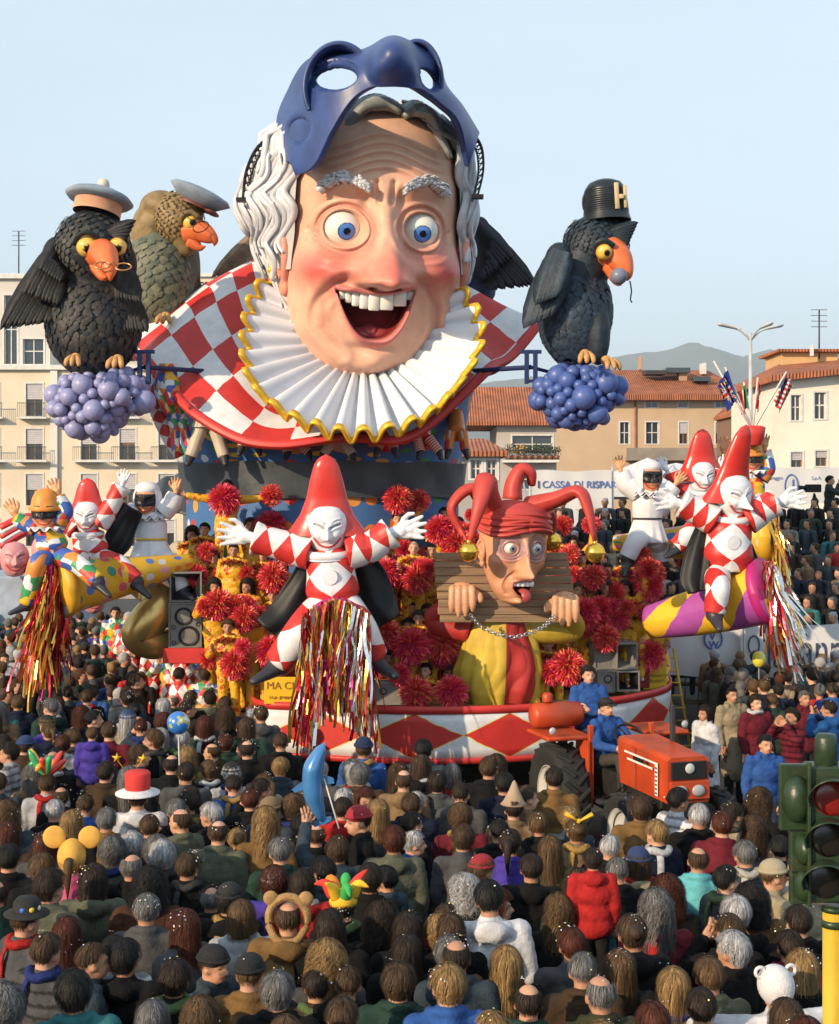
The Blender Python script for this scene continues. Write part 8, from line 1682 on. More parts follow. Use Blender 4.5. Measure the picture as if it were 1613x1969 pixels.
# (px, py of head centre, hair, hair colour, coat, coat colour, facing deg (180 = looking at the float), pose, head height m)
H = [(78, 1832, 'short', 'brown', 'sweater', 'grey', 150, 'stand', 1.62), (154, 1852, 'crop', 'brown', 'jacket', 'slate', 110, 'stand', 1.62), (206, 1832, 'short', 'black', 'sweater', 'white', 200, 'stand', 1.6), (255, 1842, 'full', 'black', 'puffy', 'black', 165, 'stand', 1.6), (336, 1880, 'full', 'dark', 'jacket', 'black', 175, 'stand', 1.6), (388, 1858, 'crop', 'brown', 'jacket', 'slate', 60, 'stand', 1.55), (146, 1797, 'long', 'auburn', 'jacket', 'brown', 180, 'stand', 1.55), (43, 1772, 'crop', 'brown', 'jacket', 'grey', 140, 'stand', 1.62), (76, 1676, 'full', 'light', 'jacket', 'black', 190, 'stand', 1.62),
 (125, 1660, 'tail', 'light', 'jacket', 'pink', 185, 'stand', 1.72), (213, 1640, 'perm', 'grey', 'long', 'sage', 180, 'stand', 1.6), (263, 1630, 'perm', 'white', 'jacket', 'black', 185, 'stand', 1.58), (315, 1652, 'perm', 'white', 'jacket', 'black', 180, 'stand', 1.6), (302, 1638, 'perm', 'grey', 'jacket', 'navy', 180, 'stand', 1.6), (281, 1712, 'curlybig', 'black', 'fur', (.07, .03, .018), 180, 'stand', 1.66), (370, 1668, 'short', 'brown', 'jacket', 'black', 175, 'stand', 1.6), (16, 1652, 'short', 'black', 'jacket', 'black', 180, 'stand', 1.65), (73, 1634, 'long', 'auburn', 'jacket', 'grey', 180, 'stand', 1.6), (415, 1608, 'bald', 'brown', 'jacket', 'sage', 175, 'stand', 1.65), (10, 1615, 'long', 'auburn', 'jacket', 'brown', 180, 'stand', 1.6),
 (545, 1765, 'bald', 'brown', 'hood', 'camel', 180, 'stand', 1.70), (628, 1852, 'curlybig', 'blond', 'jacket', 'grey', 190, 'stand', 1.6), (652, 1895, 'crop', 'brown', 'jacket', 'black', 175, 'stand', 1.55), (530, 1905, 'full', 'grey', 'jacket', 'black', 180, 'stand', 1.62), (600, 1905, 'short', 'dark', 'jacket', 'brown', 180, 'stand', 1.5), (768, 1838, 'long', 'dark', 'jacket', 'black', 180, 'stand', 1.58), (752, 1885, 'full', 'brown', 'jacket', 'dgreen', 178, 'stand', 1.64), (700, 1700, 'full', 'dark', 'jacket', 'black', 180, 'stand', 1.62), (725, 1778, 'curlybig', 'dark', 'jacket', 'black', 180, 'stand', 1.58), (786, 1790, 'long', 'dark', 'jacket', 'black', 185, 'stand', 1.6), (430, 1738, 'full', 'black', 'hood', 'black', 180, 'stand', 1.6), (520, 1700, 'perm', 'auburn', 'puffy', 'purple', 185, 'stand', 1.58), (592, 1705, 'bob', 'dark', 'puffy', 'red', 180, 'stand', 1.6), (672, 1742, 'short', 'dark', 'jacket', 'black', 185, 'stand', 1.6),
 (882, 1840, 'bald', 'dark', 'jacket', 'slate', 180, 'stand', 1.68), (858, 1836, 'full', 'grey', 'jacket', 'brown', 180, 'stand', 1.55), (872, 1790, 'long', 'brown', 'jacket', 'black', 180, 'stand', 1.6), (828, 1798, 'perm', 'blond', 'jacket', 'black', 180, 'stand', 1.56), (958, 1735, 'short', 'black', 'puffy', 'white', 180, 'stand', 1.78), (985, 1855, 'long', 'blond', 'jacket', 'black', 195, 'stand', 1.6), (1006, 1925, 'bald', 'dark', 'jacket', 'dgreen', 180, 'stand', 1.6), (1131, 1878, 'crop', 'grey', 'jacket', 'brown', 175, 'stand', 1.63), (1192, 1868, 'long', 'light', 'jacket', 'black', 180, 'stand', 1.58), (1140, 1658, 'full', 'dark', 'puffy', 'red', 180, 'stand', 1.98), (1060, 1755, 'longwave', 'light', 'jacket', 'black', 180, 'stand', 1.6), (1192, 1680, 'crop', 'grey', 'jacket', 'black', 180, 'stand', 1.6), (1168, 1634, 'crop', 'white', 'jacket', 'black', 160, 'stand', 1.6), (1330, 1655, 'bald', 'brown', 'jacket', 'turq', 180, 'stand', 1.6), (1338, 1568, 'crop', 'white', 'jacket', 'black', 175, 'stand', 1.70), (1392, 1700, 'short', 'black', 'jacket', 'grey', 120, 'stand', 1.6), (1437, 1648, 'short', 'grey', 'jacket', 'slate', 190, 'stand', 1.62), (1288, 1722, 'curlybig', 'auburn', 'jacket', 'black', 180, 'stand', 1.6), (1450, 1738, 'curlybig', 'black', 'fur', 'camel', 180, 'stand', 1.6), (1392, 1800, 'short', 'brown', 'jacket', 'black', 190, 'camera', 1.62), (1366, 1878, 'short', 'light', 'jacket', 'sage', 182, 'stand', 1.63), (1283, 1895, 'long', 'blond', 'jacket', 'black', 180, 'stand', 1.6), (1552, 1868, 'bob', 'blond', 'jacket', 'black', 185, 'stand', 1.6), (1506, 1915, 'short', 'dark', 'hood', 'white', 190, 'wide', 1.60), (1510, 1962, 'bob', 'brown', 'jacket', 'black', 180, 'stand', 1.6),
 (1218, 1556, 'full', 'brown', 'jacket', 'camel', 182, 'stand', 1.66), (1290, 1540, 'short', 'black', 'sweater', 'white', 120, 'stand', 1.66), (1398, 1570, 'tail', 'dark', 'jacket', 'beige', 120, 'stand', 1.55), (1448, 1550, 'curlybig', 'brown', 'jacket', 'black', 130, 'stand', 1.62), (1450, 1600, 'longwave', 'brown', 'fur', (.10, .09, .08), 180, 'stand', 1.6), (1495, 1690, 'crop', 'light', 'hood', 'beige', 100, 'stand', 1.6), (1548, 1690, 'short', 'brown', 'jacket', 'beige', 180, 'stand', 1.6), (1545, 1770, 'short', 'dark', 'jacket', 'black', 185, 'stand', 1.6), (1500, 1820, 'short', 'dark', 'jacket', 'maroon', 180, 'stand', 1.55),
 (1095, 1602, 'bun', 'light', 'jacket', 'tan', 182, 'stand', 1.62), (1072, 1640, 'long', 'light', 'jacket', 'olive', 180, 'stand', 1.6), (1042, 1590, 'short', 'light', 'jacket', 'black', 185, 'stand', 1.6), (1010, 1672, 'short', 'dark', 'hood', 'black', 180, 'stand', 1.62), (977, 1560, 'short', 'dark', 'jacket', 'tan', 180, 'stand', 1.6), (1012, 1540, 'short', 'brown', 'jacket', 'tan', 110, 'stand', 1.66), (1055, 1498, 'short', 'dark', 'jacket', 'camel', 178, 'stand', 1.66), (970, 1508, 'short', 'black', 'jacket', 'navy', 175, 'stand', 1.68), (892, 1528, 'crop', 'dark', 'jacket', 'grey', 165, 'stand', 1.64), (848, 1510, 'full', 'dark', 'jacket', 'grey', 170, 'stand', 1.6), (896, 1580, 'perm', 'light', 'jacket', 'maroon', 180, 'stand', 1.6), (812, 1448, 'short', 'black', 'jacket', 'slate', 178, 'stand', 1.74), (690, 1440, 'bald', 'brown', 'jacket', 'blue', 180, 'stand', 1.70), (700, 1492, 'full', 'grey', 'jacket', 'brown', 180, 'stand', 1.68), (770, 1500, 'bald', 'brown', 'hood', 'tan', 180, 'stand', 1.66), (702, 1545, 'bob', 'auburn', 'jacket', 'ltgrey', 15, 'stand', 1.6), (728, 1566, 'long', 'blond', 'jacket', 'grey', 185, 'stand', 1.6), (803, 1548, 'short', 'brown', 'jacket', 'navy', 180, 'stand', 1.62), (542, 1428, 'crop', 'brown', 'jacket', 'black', 175, 'stand', 1.66), (516, 1560, 'short', 'dark', 'jacket', 'slate', 165, 'stand', 1.6), (560, 1560, 'perm', 'light', 'jacket', 'black', 140, 'stand', 1.6), (484, 1445, 'bald', 'dark', 'jacket', 'black', 180, 'stand', 1.66), (655, 1640, 'full', 'brown', 'puffy', 'slate', 185, 'point', 1.6),
 (175, 1412, 'short', 'light', 'hood', 'purple', 182, 'stand', 1.95), (268, 1532, 'short', 'dark', 'puffy', 'white', 185, 'stand', 1.72), (242, 1512, 'short', 'black', 'jacket', 'black', 180, 'stand', 1.58), (112, 1562, 'crop', 'white', 'jacket', 'black', 180, 'stand', 1.6), (98, 1468, 'bald', 'grey', 'jacket', 'black', 175, 'stand', 1.64), (205, 1580, 'short', 'grey', 'jacket', 'camel', 180, 'stand', 1.62), (150, 1585, 'long', 'blond', 'jacket', 'black', 170, 'stand', 1.6), (325, 1475, 'bald', 'dark', 'jacket', 'black', 178, 'stand', 1.66), (185, 1385, 'short', 'black', 'jacket', 'black', 110, 'stand', 1.66), (270, 1312, 'short', 'brown', 'jacket', 'brown', 110, 'stand', 1.7), (15, 1270, 'crop', 'brown', 'jacket', 'white', 30, 'stand', 1.66), (360, 1455, 'long', 'blond', 'jacket', 'olive', 180, 'stand', 1.6),
 (1414, 1338, 'crop', 'black', 'long', 'beige', 20, 'stand', 1.62), (1356, 1372, 'bob', 'dark', 'long', 'white', -60, 'stand', 1.5), (1462, 1432, 'short', 'black', 'jacket', 'blue', 10, 'stand', 1.58), (1520, 1382, 'full', 'dark', 'sweater', 'maroon', -60, 'camera', 1.58), (1455, 1352, 'full', 'dark', 'hood', 'maroon', 20, 'stand', 1.58), (1554, 1345, 'crop', 'grey', 'jacket', 'maroon', 15, 'stand', 1.6), (1598, 1365, 'short', 'dark', 'puffy', (.015, .07, .22), 230, 'camera', 1.62), (1490, 1348, 'crop', 'light', 'jacket', 'dgreen', 170, 'stand', 1.58)]
def dof(py, hz): return (CH - hz) * F / (py - HY)
people = []      # dicts
taken = []
for i, (px, py, hr, hc, co, cc, fa, po, hz) in enumerate(H):
    d = dof(py, hz); X = (px - CX) * d / F; taken.append((X, d)); people.append(dict(X=X, d=d, px=px, py=py, hr=hr, hc=hc, co=co, cc=cc, fa=fa, po=po, hz=hz, hand=True))
rc = random.Random(11)
def ok_zone(px, py, X, d):
    if py < 1185 or py > 2050 or px < -40 or px > 1660: return False
    if 20.0 < d < 31 and X > -2.95 and X < 4.9 : return False
    if 21.4 < d < 31 and -4.5 < X <= -2.95: return False
    if px < 500: return True
    if px < 1000: return py > 1474
    if 1105 < px < 1215 and py < 1632: return False
    if px < 1360: return py > 1575
    if py < 1330: return py > 1245 and px > 1310
    return py > 1590 and not (d < 7.0 and px > 1480)
py = 1190.
cand = []
for _ in range(14000):
    # sample the ground evenly
    d = math.sqrt(rc.uniform(6.8 ** 2, 36 ** 2)); X = rc.uniform(-.33, .33) * d; hz = rc.gauss(1.60, .065); py = HY + (CH - hz) * F / d; px = CX + X * F / d
    if not ok_zone(px, py, X, d): continue
    mn = .41 if d < 18 else .47
    if any((X - a) ** 2 + (d - b) ** 2 < (mn if i >= len(H) else .40) ** 2 for i, (a, b) in enumerate(taken)): continue
    taken.append((X, d)); cand.append((X, d, px, py, hz))
for (X, d, px, py, hz) in cand:
    fem = rc.random() < .45
    hr = rc.choice(['bob', 'bob', 'long', 'long', 'longwave', 'curlybig', 'perm', 'full', 'full', 'tail', 'bun'] if fem else ['short', 'short', 'crop', 'full', 'bald', 'short'])
    hc = rc.choice(['black', 'dark', 'dark', 'brown', 'brown', 'light', 'grey', 'white', 'blond', 'auburn']) if hr != 'bald' else rc.choice(['dark', 'brown', 'grey'])
    cc = rc.choice(['black'] * 9 + ['navy'] * 4 + ['brown'] * 3 + ['olive', 'olive', 'dgreen', 'dgreen', 'slate', 'slate', 'grey', 'grey', 'camel', 'tan', 'maroon', 'sage', 'beige', 'teal', 'red', 'blue', 'purple', 'ltgrey'])
    co = rc.choice(['jacket'] * 5 + ['puffy', 'hood', 'hood', 'long', 'slim', 'sweater'])
    base = math.degrees(math.atan2(-(.2 - X), (25 - d))) + 180 if d < 22 else (150 if X < 0 else 210)
    fa = 180 + rc.gauss(0, 16) - X * 3 if rc.random() < .76 else rc.uniform(70, 290)
    if px > 1300 and py < 1340: fa = rc.uniform(90, 200) + 0
    po = 'stand' if rc.random() < .9 else (rc.choice(['point', 'camera', 'pocket', 'cross']) if d > 12.5 else rc.choice(['camera', 'cross']))
    people.append(dict(X=X, d=d, px=px, py=py, hr=hr, hc=hc, co=co, cc=cc, fa=fa, po=po, hz=hz, hand=False))
# seated spectators on the stand
for k in range(NR):
    y = 27 + .76 * k; z = 1.12 + .245 * k; x = 2.9 + rc.uniform(0, .3)
    while x < 12.4:
        hz = z + .78; d = y - .02; px = CX + x * F / d; py = HY + (CH - hz) * F / d
        if px < 1660 and rc.random() < .93: people.append(dict(X=x, d=d, px=px, py=py, hr=rc.choice(['short', 'full', 'bob', 'long', 'perm', 'bald', 'crop']), hc=rc.choice(['black', 'dark', 'dark', 'brown', 'grey', 'white', 'light']), co=rc.choice(['jacket', 'puffy', 'hood']), cc=rc.choice(['black'] * 10 + ['navy', 'navy', 'brown', 'brown', 'olive', 'olive', 'dgreen', 'slate', 'slate', 'grey', 'grey', 'tan', 'maroon', 'teal', 'red', 'beige']), fa=-38 + rc.gauss(0, 28), po='sit', hz=hz, hand=False, seat=z))
        x += rc.uniform(.42, .54)
inview = [p for p in people if -25 < p['px'] < 1640 and p['py'] < 2010]
inview.sort(key=lambda p: (not p['hand'], p['d'])); NIND = 330 - len(DN) - 14
solo = inview[:NIND]; rest = inview[NIND:]
LM = [('the globe balloon', 343, 1390), ('the dolphin balloon', 607, 1500), ('the tractor', 1200, 1480), ('the traffic light', 1550, 1600), ('the red and white top hat', 270, 1515), ('the orange mouse-ear hat', 125, 1640), ('the bear hood', 545, 1765), ('the jester hat', 672, 1735), ('the yellow bow', 1097, 1560), ('the pale cone hat', 975, 1555), ('the person in red waistcoat', 1140, 1700), ('the white-backed jacket', 958, 1790), ('the white ear cap', 1506, 1900), ('the badge-covered hat', 43, 1755), ('the star antennae', 245, 1480), ('the left tinsel', 90, 1240), ('the tank of the tractor', 1070, 1400), ('the ladder', 1310, 1350), ('the barrier banners', 1460, 1250), ('the grandstand rail', 1450, 1080), ('the bottom edge', 800, 1990), ('the crow sculpture', 180, 1250), ('the left loudspeaker stack', 355, 1270), ('the central tinsel', 650, 1440), ('the yellow post', 1600, 1850), ('the left edge of the crowd', -10, 1450)]
COATN = dict(jacket='jacket', slim='close-fitting jacket', puffy='padded jacket', long='long coat', fur='shaggy fur coat', hood='hooded jacket', sweater='knitted sweater')
POSN = dict(point='one arm raised', camera='hands up to the face', pocket='hands in front', cross='arms folded', sit='seated on the grandstand', stand='', wide='arms spread')
def cname(c): return CN.get(c, c) if isinstance(c, str) else ('brown' if c[0] > c[2] * 2 else 'blue')
for idx, p in enumerate(solo):
    sc = p['hz'] / 1.605 if p['po'] != 'sit' else 1.0
    lift = 0.
    if p['hz'] > 1.78: sc = (1.05 if p['hz'] < 1.9 else .68); lift = p['hz'] - 1.605 * sc
    z = lift if p['po'] != 'sit' else p['hz'] - 1.605
    tc = random.choice([(.03, .045, .09), (.012, .012, .014), (.05, .04, .03), (.02, .02, .03)])
    cc = COL[p['cc']] if isinstance(p['cc'], str) else p['cc']
    tilt = random.uniform(-.05, .05) if p['po'] != 'sit' else 0
    b = person(p['po'], (p['X'], p['d'], z), R(p['fa']), p['hr'], p['hc'], p['co'], cc, tc, sc, tilt=tilt); p['ob'] = b
    hl = f"{HN[p['hr']]} {HCN[p['hc']]} hair"; ct = f"{cname(p['cc'])} {COATN[p['co']]}"; w = where(p['px'], p['py'], LM, 4)
    po = POSN[p['po']]; near = sorted(solo[:idx], key=lambda o: (o['px'] - p['px']) ** 2 + (o['py'] - p['py']) ** 2)[:6]
    c = [f'person in {ct}, {hl}, {w[0]}', f'person in {ct}, {hl}, {po}, {w[0]}' if po else '', f'person in {ct}, {hl}, {w[0]} and {w[1]}', f'person in {ct}, {hl}, {w[1]}', f'person in {ct}, {hl}, {w[2]} and {w[1]}', f'person in {ct}, {hl}, {w[2]} and {w[3]}']
    for o in near: rel_ = ('beside' if abs(o['py'] - p['py']) < 22 else ('behind' if o['py'] > p['py'] else 'in front of')); c.append(f"person in {ct}, {hl}, {rel_} one in {cname(o['cc'])} with {HCN[o['hc']]} hair")
    c.append(f"person in {ct}, {hl}, {'far ' if p['d'] > 20 else ''}{w[3]}, facing {'sideways' if abs(math.sin(R(p['fa']))) > .6 else 'away'}")
    tag(b, uniq([q for q in c if q]), 'person', 'spectators seated on the grandstand' if p['po'] == 'sit' else 'spectators in the street crowd')
# the small far figures, one mass
def lowperson(mb, p):
    sit = p['po'] == 'sit'; z = 0 if not sit else p['hz'] - 1.605; M = Matrix.Translation((p['X'], p['d'], z)) @ Matrix.Rotation(R(p['fa']), 4, 'Z') @ Matrix.Scale(p['hz'] / 1.605 if not sit else 1, 4)
    cc = V3(COL[p['cc']] if isinstance(p['cc'], str) else p['cc']); sk = V3(random.choice(SKINC)); hc = V3(HCOL[p['hc']])
    mb.add(ell((0, -.01, 1.60), (.075, .09, .12), 12, 9), col=sk, M=M); mb.add(ell((0, -.095, 1.585), (.014, .025, .022), 6, 4), col=sk, M=M)
    v, f = ell((0, .018, 1.635), (.090, .104, .105), 14, 10); f = [q for q in f if not (np.mean([v[i][1] for i in q]) < -.035 and np.mean([v[i][2] for i in q]) < 1.665)]
    v = v + np.array([[mnoise.noise(Vector(q * 20 + p['X'])) * .02] * 3 for q in v]); mb.add((v, f), col=hc, M=M)
    if p['hr'] in ('long', 'longwave', 'curlybig', 'bob'): mb.add(ell((0, .06, 1.50), (.10, .06, .15), 12, 8), col=hc, M=M)
    for s in (-1, 1): mb.add(box((s * .033 - .01, -.098, 1.612), (s * .033 + .01, -.09, 1.62)), col=(.03, .02, .02), M=M); mb.add(limb((s * .19, .01, 1.40), (s * .24, .0, 1.13), .072, .058, 7), col=cc, M=M); mb.add(limb((s * .24, 0, 1.13), (s * .18, -.16 if sit else -.06, .94), .055, .04, 7), col=cc, M=M)
    mb.add(limb((0, .02, 1.34), (0, .02, .98), .17, .17, 10, .68), col=cc, M=M); mb.add(limb((-.13, .015, 1.42), (.13, .015, 1.42), .065, .065, 8), col=cc, M=M); mb.add(limb((0, .02, 1.42), (0, .01, 1.52), .06, .055, 8), col=sk, M=M)
    for s in (-1, 1):
        if sit: mb.add(limb((s * .1, 0, .93), (s * .11, -.42, .96), .09, .07, 7), col=(.03, .035, .06), M=M); mb.add(limb((s * .11, -.42, .96), (s * .11, -.44, .55), .065, .05, 7), col=(.03, .035, .06), M=M)
        else: mb.add(limb((s * .1, 0, .93), (s * .1, .02, .1), .09, .06, 7), col=(.03, .035, .06), M=M)
M_lowp = mat('far_figures', rough=.75, src='vcol', var=.3, vs=9, bump=.3, bs=30, spec=.3)
for nm, sel, lab in (('street_crowd', [p for p in rest if p['po'] != 'sit'], 'mass of small distant spectators standing in the street at left and right'), ('seated_crowd', [p for p in rest if p['po'] == 'sit'], 'mass of small spectators seated on the grandstand rows')):
    mb = MB()
    for p in sel: lowperson(mb, p)
    if sel: tag(mb.build(nm, M_lowp), lab, 'crowd', None, 'stuff')
# ---------------------------------------------------------------- hats and other things people wear or hold
def by(px, py): return min(solo, key=lambda o: (o['px'] - px) ** 2 + (o['py'] - py) ** 2)['ob']
def wear(name, px, py, mb, m, uv=False, M=None): o = mb.build(name, m, by(px, py), uv=uv); return o
M_felt = mat('orange_yellow_felt', (.62, .33, .06), .8, var=.12, vs=12); M_knit = mat('white_knit', (.60, .58, .60), .85, var=.1, vs=30, bump=.4, bs=80)
mb = MB(); mb.add(ell((0, .02, 1.66), (.105, .12, .13), 20, 14)); 
for s in (-1, 1): mb.add(ell((s * .13, .02, 1.80), (.085, .025, .085), 20, 12))
wear('mouse_ear_hat', 125, 1660, mb, M_felt)
mb = MB(); mb.add(lathe([(0, 1.86), (.10, 1.855), (.115, 1.84), (.112, 1.70), (.11, 1.66)], 28)); wear('red_top_hat', 268, 1532, mb, mat('red_felt', RED, .8)); mb = MB(); mb.add(lathe([(.11, 1.66), (.20, 1.655), (.20, 1.665), (.11, 1.70)], 28)); wear('white_hat_brim', 268, 1532, mb, M_knit)
mb = MB(); t_ = np.linspace(-.3, 3.44, 24); mb.add(tube(np.stack([.125 * np.cos(t_), .03 + 0 * t_, 1.63 + .135 * np.sin(t_)], -1), .028, 10)); 
for s in (-1, 1): mb.add(ell((s * .115, .03, 1.755), (.05, .03, .05), 16, 10))
mb.add(tube(curve([(-.125, .04, 1.58), (-.06, .10, 1.50), (.06, .10, 1.50), (.125, .04, 1.58)], 12), .025, 8)); wear('bear_hood', 545, 1765, mb, mat('tan_plush', (.34, .20, .08), .9, var=.2, vs=20, bump=.6, bs=90))
cols_ = [(.62, .04, .03), (.75, .45, .03), (.04, .35, .08), (.75, .45, .03), (.62, .04, .03), (.04, .35, .08), (.70, .20, .02)]
mb = MB(); mb.add(ell((0, .01, 1.67), (.105, .12, .085), 20, 12), col=(.75, .45, .03))
for k, c in enumerate(cols_): a = k / 7 * 6.28; mb.add(tube(curve([(.07 * math.cos(a), .07 * math.sin(a), 1.71), (.13 * math.cos(a), .13 * math.sin(a), 1.80), (.21 * math.cos(a), .21 * math.sin(a), 1.80 + .06 * math.sin(k * 2))], 10), [.05, .048, .045, .042, .038, .032, .026, .02, .013, .004], 10), col=c)
wear('jester_hat', 672, 1742, mb, mat('felt_colours', rough=.8, src='vcol', var=.1))
mb = MB(); mb.add(lathe([(0, 1.90), (.02, 1.88), (.05, 1.80), (.10, 1.70), (.13, 1.665), (.12, 1.66)], 24)); wear('cone_hat', 977, 1560, mb, mat('pale_suede', (.36, .25, .17), .8, var=.15))
mb = MB()
for s in (-1, 1): mb.add(tube([(0, .10, 1.73), (s * .05, .11, 1.76), (s * .12, .11, 1.80)], [.018, .035, .055], 12, flat=.4))
mb.add(ell((0, .11, 1.735), .022, 10, 8)); wear('hair_bow', 1095, 1602, mb, mat('yellow_satin', (.75, .42, .02), .45))
mb = MB(); mb.add(ell((0, .02, 1.655), (.112, .132, .125), 20, 14))
for s in (-1, 1): t_ = np.linspace(0, 6.28, 14)[:-1]; mb.add(tube(np.stack([s * .10 + .03 * np.cos(t_), .02 + 0 * t_, 1.74 + .03 * np.sin(t_)], -1), .012, 8, closed=True))
wear('ear_cap', 1506, 1915, mb, M_knit)
mb = MB(); mb.add(lathe([(0, 1.79), (.07, 1.785), (.095, 1.75), (.10, 1.68), (.16, 1.67), (.16, 1.678), (.10, 1.70)], 28)); wear('black_hat', 43, 1772, mb, mat('black_felt', (.015, .015, .015), .8)); 
for k, c in enumerate(((.05, .15, .5), (.7, .45, .05), (.6, .5, .4))): mb = MB(); mb.add(ell((.085 * math.cos(2.2 + k * .7), .085 * math.sin(2.2 + k * .7), 1.72), .022, 10, 8)); wear('badge', 43, 1772, mb, mat('badge_%s' % ('blue', 'yellow', 'cream')[k], c, .4))
for s in (-1, 1):
    mb = MB(); mb.add(tube(curve([(s * .05, .01, 1.72), (s * .08, .01, 1.82), (s * .13, .01, 1.88)], 8), .003, 5)); c = (s * .14, 1.91); out = [(c[0] + (.055 if k % 2 == 0 else .02) * math.sin(k * math.pi / 5), c[1] + (.055 if k % 2 == 0 else .02) * math.cos(k * math.pi / 5)) for k in range(10)]; mb.add(prism(out, -.01, .01)); wear('star_antenna', 242, 1512, mb, MATS['yellow_satin'])
def beanie(px, py, c, nm='knitted_cap'): mb = MB(); mb.add(ell((0, .012, 1.675), (.096, .113, .085), 20, 12)); t_ = np.linspace(0, 6.28, 24)[:-1]; mb.add(tube(np.stack([.092 * np.cos(t_), .012 + .108 * np.sin(t_), 1.665 + 0 * t_], -1), .018, 8, closed=True)); return wear(nm, px, py, mb, mat('knit_%.2f_%.2f' % (c[0], c[2]), c, .85, bump=.5, bs=70))
beanie(515, 1560, (.20, .13, .07)); beanie(1495, 1690, (.36, .30, .20)); beanie(388, 1905, (.012, .012, .014)); beanie(520, 1700, (.5, .5, .55)); beanie(430, 1738, (.02, .02, .02)); beanie(700, 1440, (.012, .02, .06))
for _ in range(10): q = rc.choice([o for o in solo if not o['hand'] and o['po'] == 'stand']); beanie(q['px'], q['py'], rc.choice([(.012, .012, .014), (.10, .05, .03), (.30, .26, .2), (.3, .02, .03), (.02, .04, .12)]))
M_scarf = mat('scarf_wool', rough=.95, src='obj', var=.25, vs=30, bump=.5, bs=80, spec=.1); sm_ = MB(); t_ = np.linspace(0, 6.28, 30)[:-1]
sm_.add(tube(np.stack([.095 * np.cos(t_), .03 + .085 * np.sin(t_), 1.485 + .012 * np.sin(3 * t_)], -1), .034, 10, closed=True)); sm_.add(tube(curve([(.04, .11, 1.48), (.06, .15, 1.40), (.06, .155, 1.25)], 10), .03, 8, flat=.4)); scm = sm_.mesh('scarf', M_scarf)
for q in solo:
    if q['po'] != 'sit' and rc.random() < .22: obj('scarf', scm, q['ob'], color=rc.choice([(.3, .02, .02), (.35, .33, .3), (.02, .03, .12), (.04, .04, .04), (.3, .18, .06), (.08, .12, .05), (.4, .4, .42)]))
# confetti lying on heads and shoulders
mb = MB(); cv = []; cf = []; ccx = []
for p in solo:
    n = rc.choice([0, 2, 4, 8, 8, 26])
    for _ in range(n):
        a = rc.uniform(0, 6.28); e_ = rc.uniform(.2, 1.5); u = V3((math.cos(a) * math.cos(e_), math.sin(a) * math.cos(e_), math.sin(e_))); q = V3((p['X'], p['d'], p['hz'] + .02)) + u * (.105, .122, .128); t1 = np.cross(u, (0, 0, 1.01)); t1 /= np.linalg.norm(t1); t2 = np.cross(u, t1); r = rc.uniform(.004, .0075); b0 = len(cv)
        cv += [q + t1 * r * math.cos(k * 1.2566) + t2 * r * math.sin(k * 1.2566) for k in range(5)]; cf.append(tuple(range(b0, b0 + 5))); ccx += [rc.choice([(.7, .7, .7), (.7, .45, .5), (.7, .6, .2), (.5, .6, .75), (.7, .7, .7)])] * 5
mb.add((cv, cf), col=np.array(ccx)); o = mb.build('confetti', mat('confetti_paper', rough=.6, src='vcol', var=.02), None, False); tag(o, 'paper confetti scattered over hair and shoulders of the crowd', 'confetti', kind='stuff')
mb = MB(); rb = random.Random(5)
for k in range(14): a = rb.uniform(0, 6.28); c = [(.62, .04, .03), (.75, .42, .03), (.04, .35, .12), (.75, .3, .03)][k % 4]; mb.add(tube(curve([(0, .02, 1.72), (.10 * math.cos(a), .10 * math.sin(a), 1.78 + rb.uniform(0, .08)), (.20 * math.cos(a), .14 * math.sin(a), 1.80 + rb.uniform(-.05, .22))], 8), [.012, .03, .034, .034, .034, .034, .03, .012], 10), col=c)
stuff(wear('balloon_hat', 62, 1545, mb, mat('balloon_rubber', rough=.25, src='vcol', var=.05, spec=.6)))
q = P(1596, 925, 34.9); b = person('camera', (q.x, q.y, q.z - 1.6), R(70), 'short', 'black', 'jacket', (.03, .035, .04), (.30, .26, .2)); tag(b, 'cameraman in dark jacket standing at the top right of the grandstand', 'person', 'camera crew')
e = empty('camera_tripod', (q.x - .42, q.y - .1, q.z - 1.6))
for a in (0, 2.1, 4.2): mb = MB(); mb.add(tube([(0, 0, 1.3), (.38 * math.cos(a), .38 * math.sin(a), 0)], .022, 6)); mb.build('leg', M_steel, e)
mb = MB(); mb.add(box((-.22, -.08, 1.32), (.16, .08, 1.52), .02)); mb.build('camera_body', M_steel, e, False); mb = MB(); mb.add(tube([(-.22, 0, 1.42), (-.38, 0, 1.42)], [.06, .075], 14)); mb.build('lens', M_steel, e); tag(e, 'black television camera on a tripod beside the cameraman at top right', 'camera')
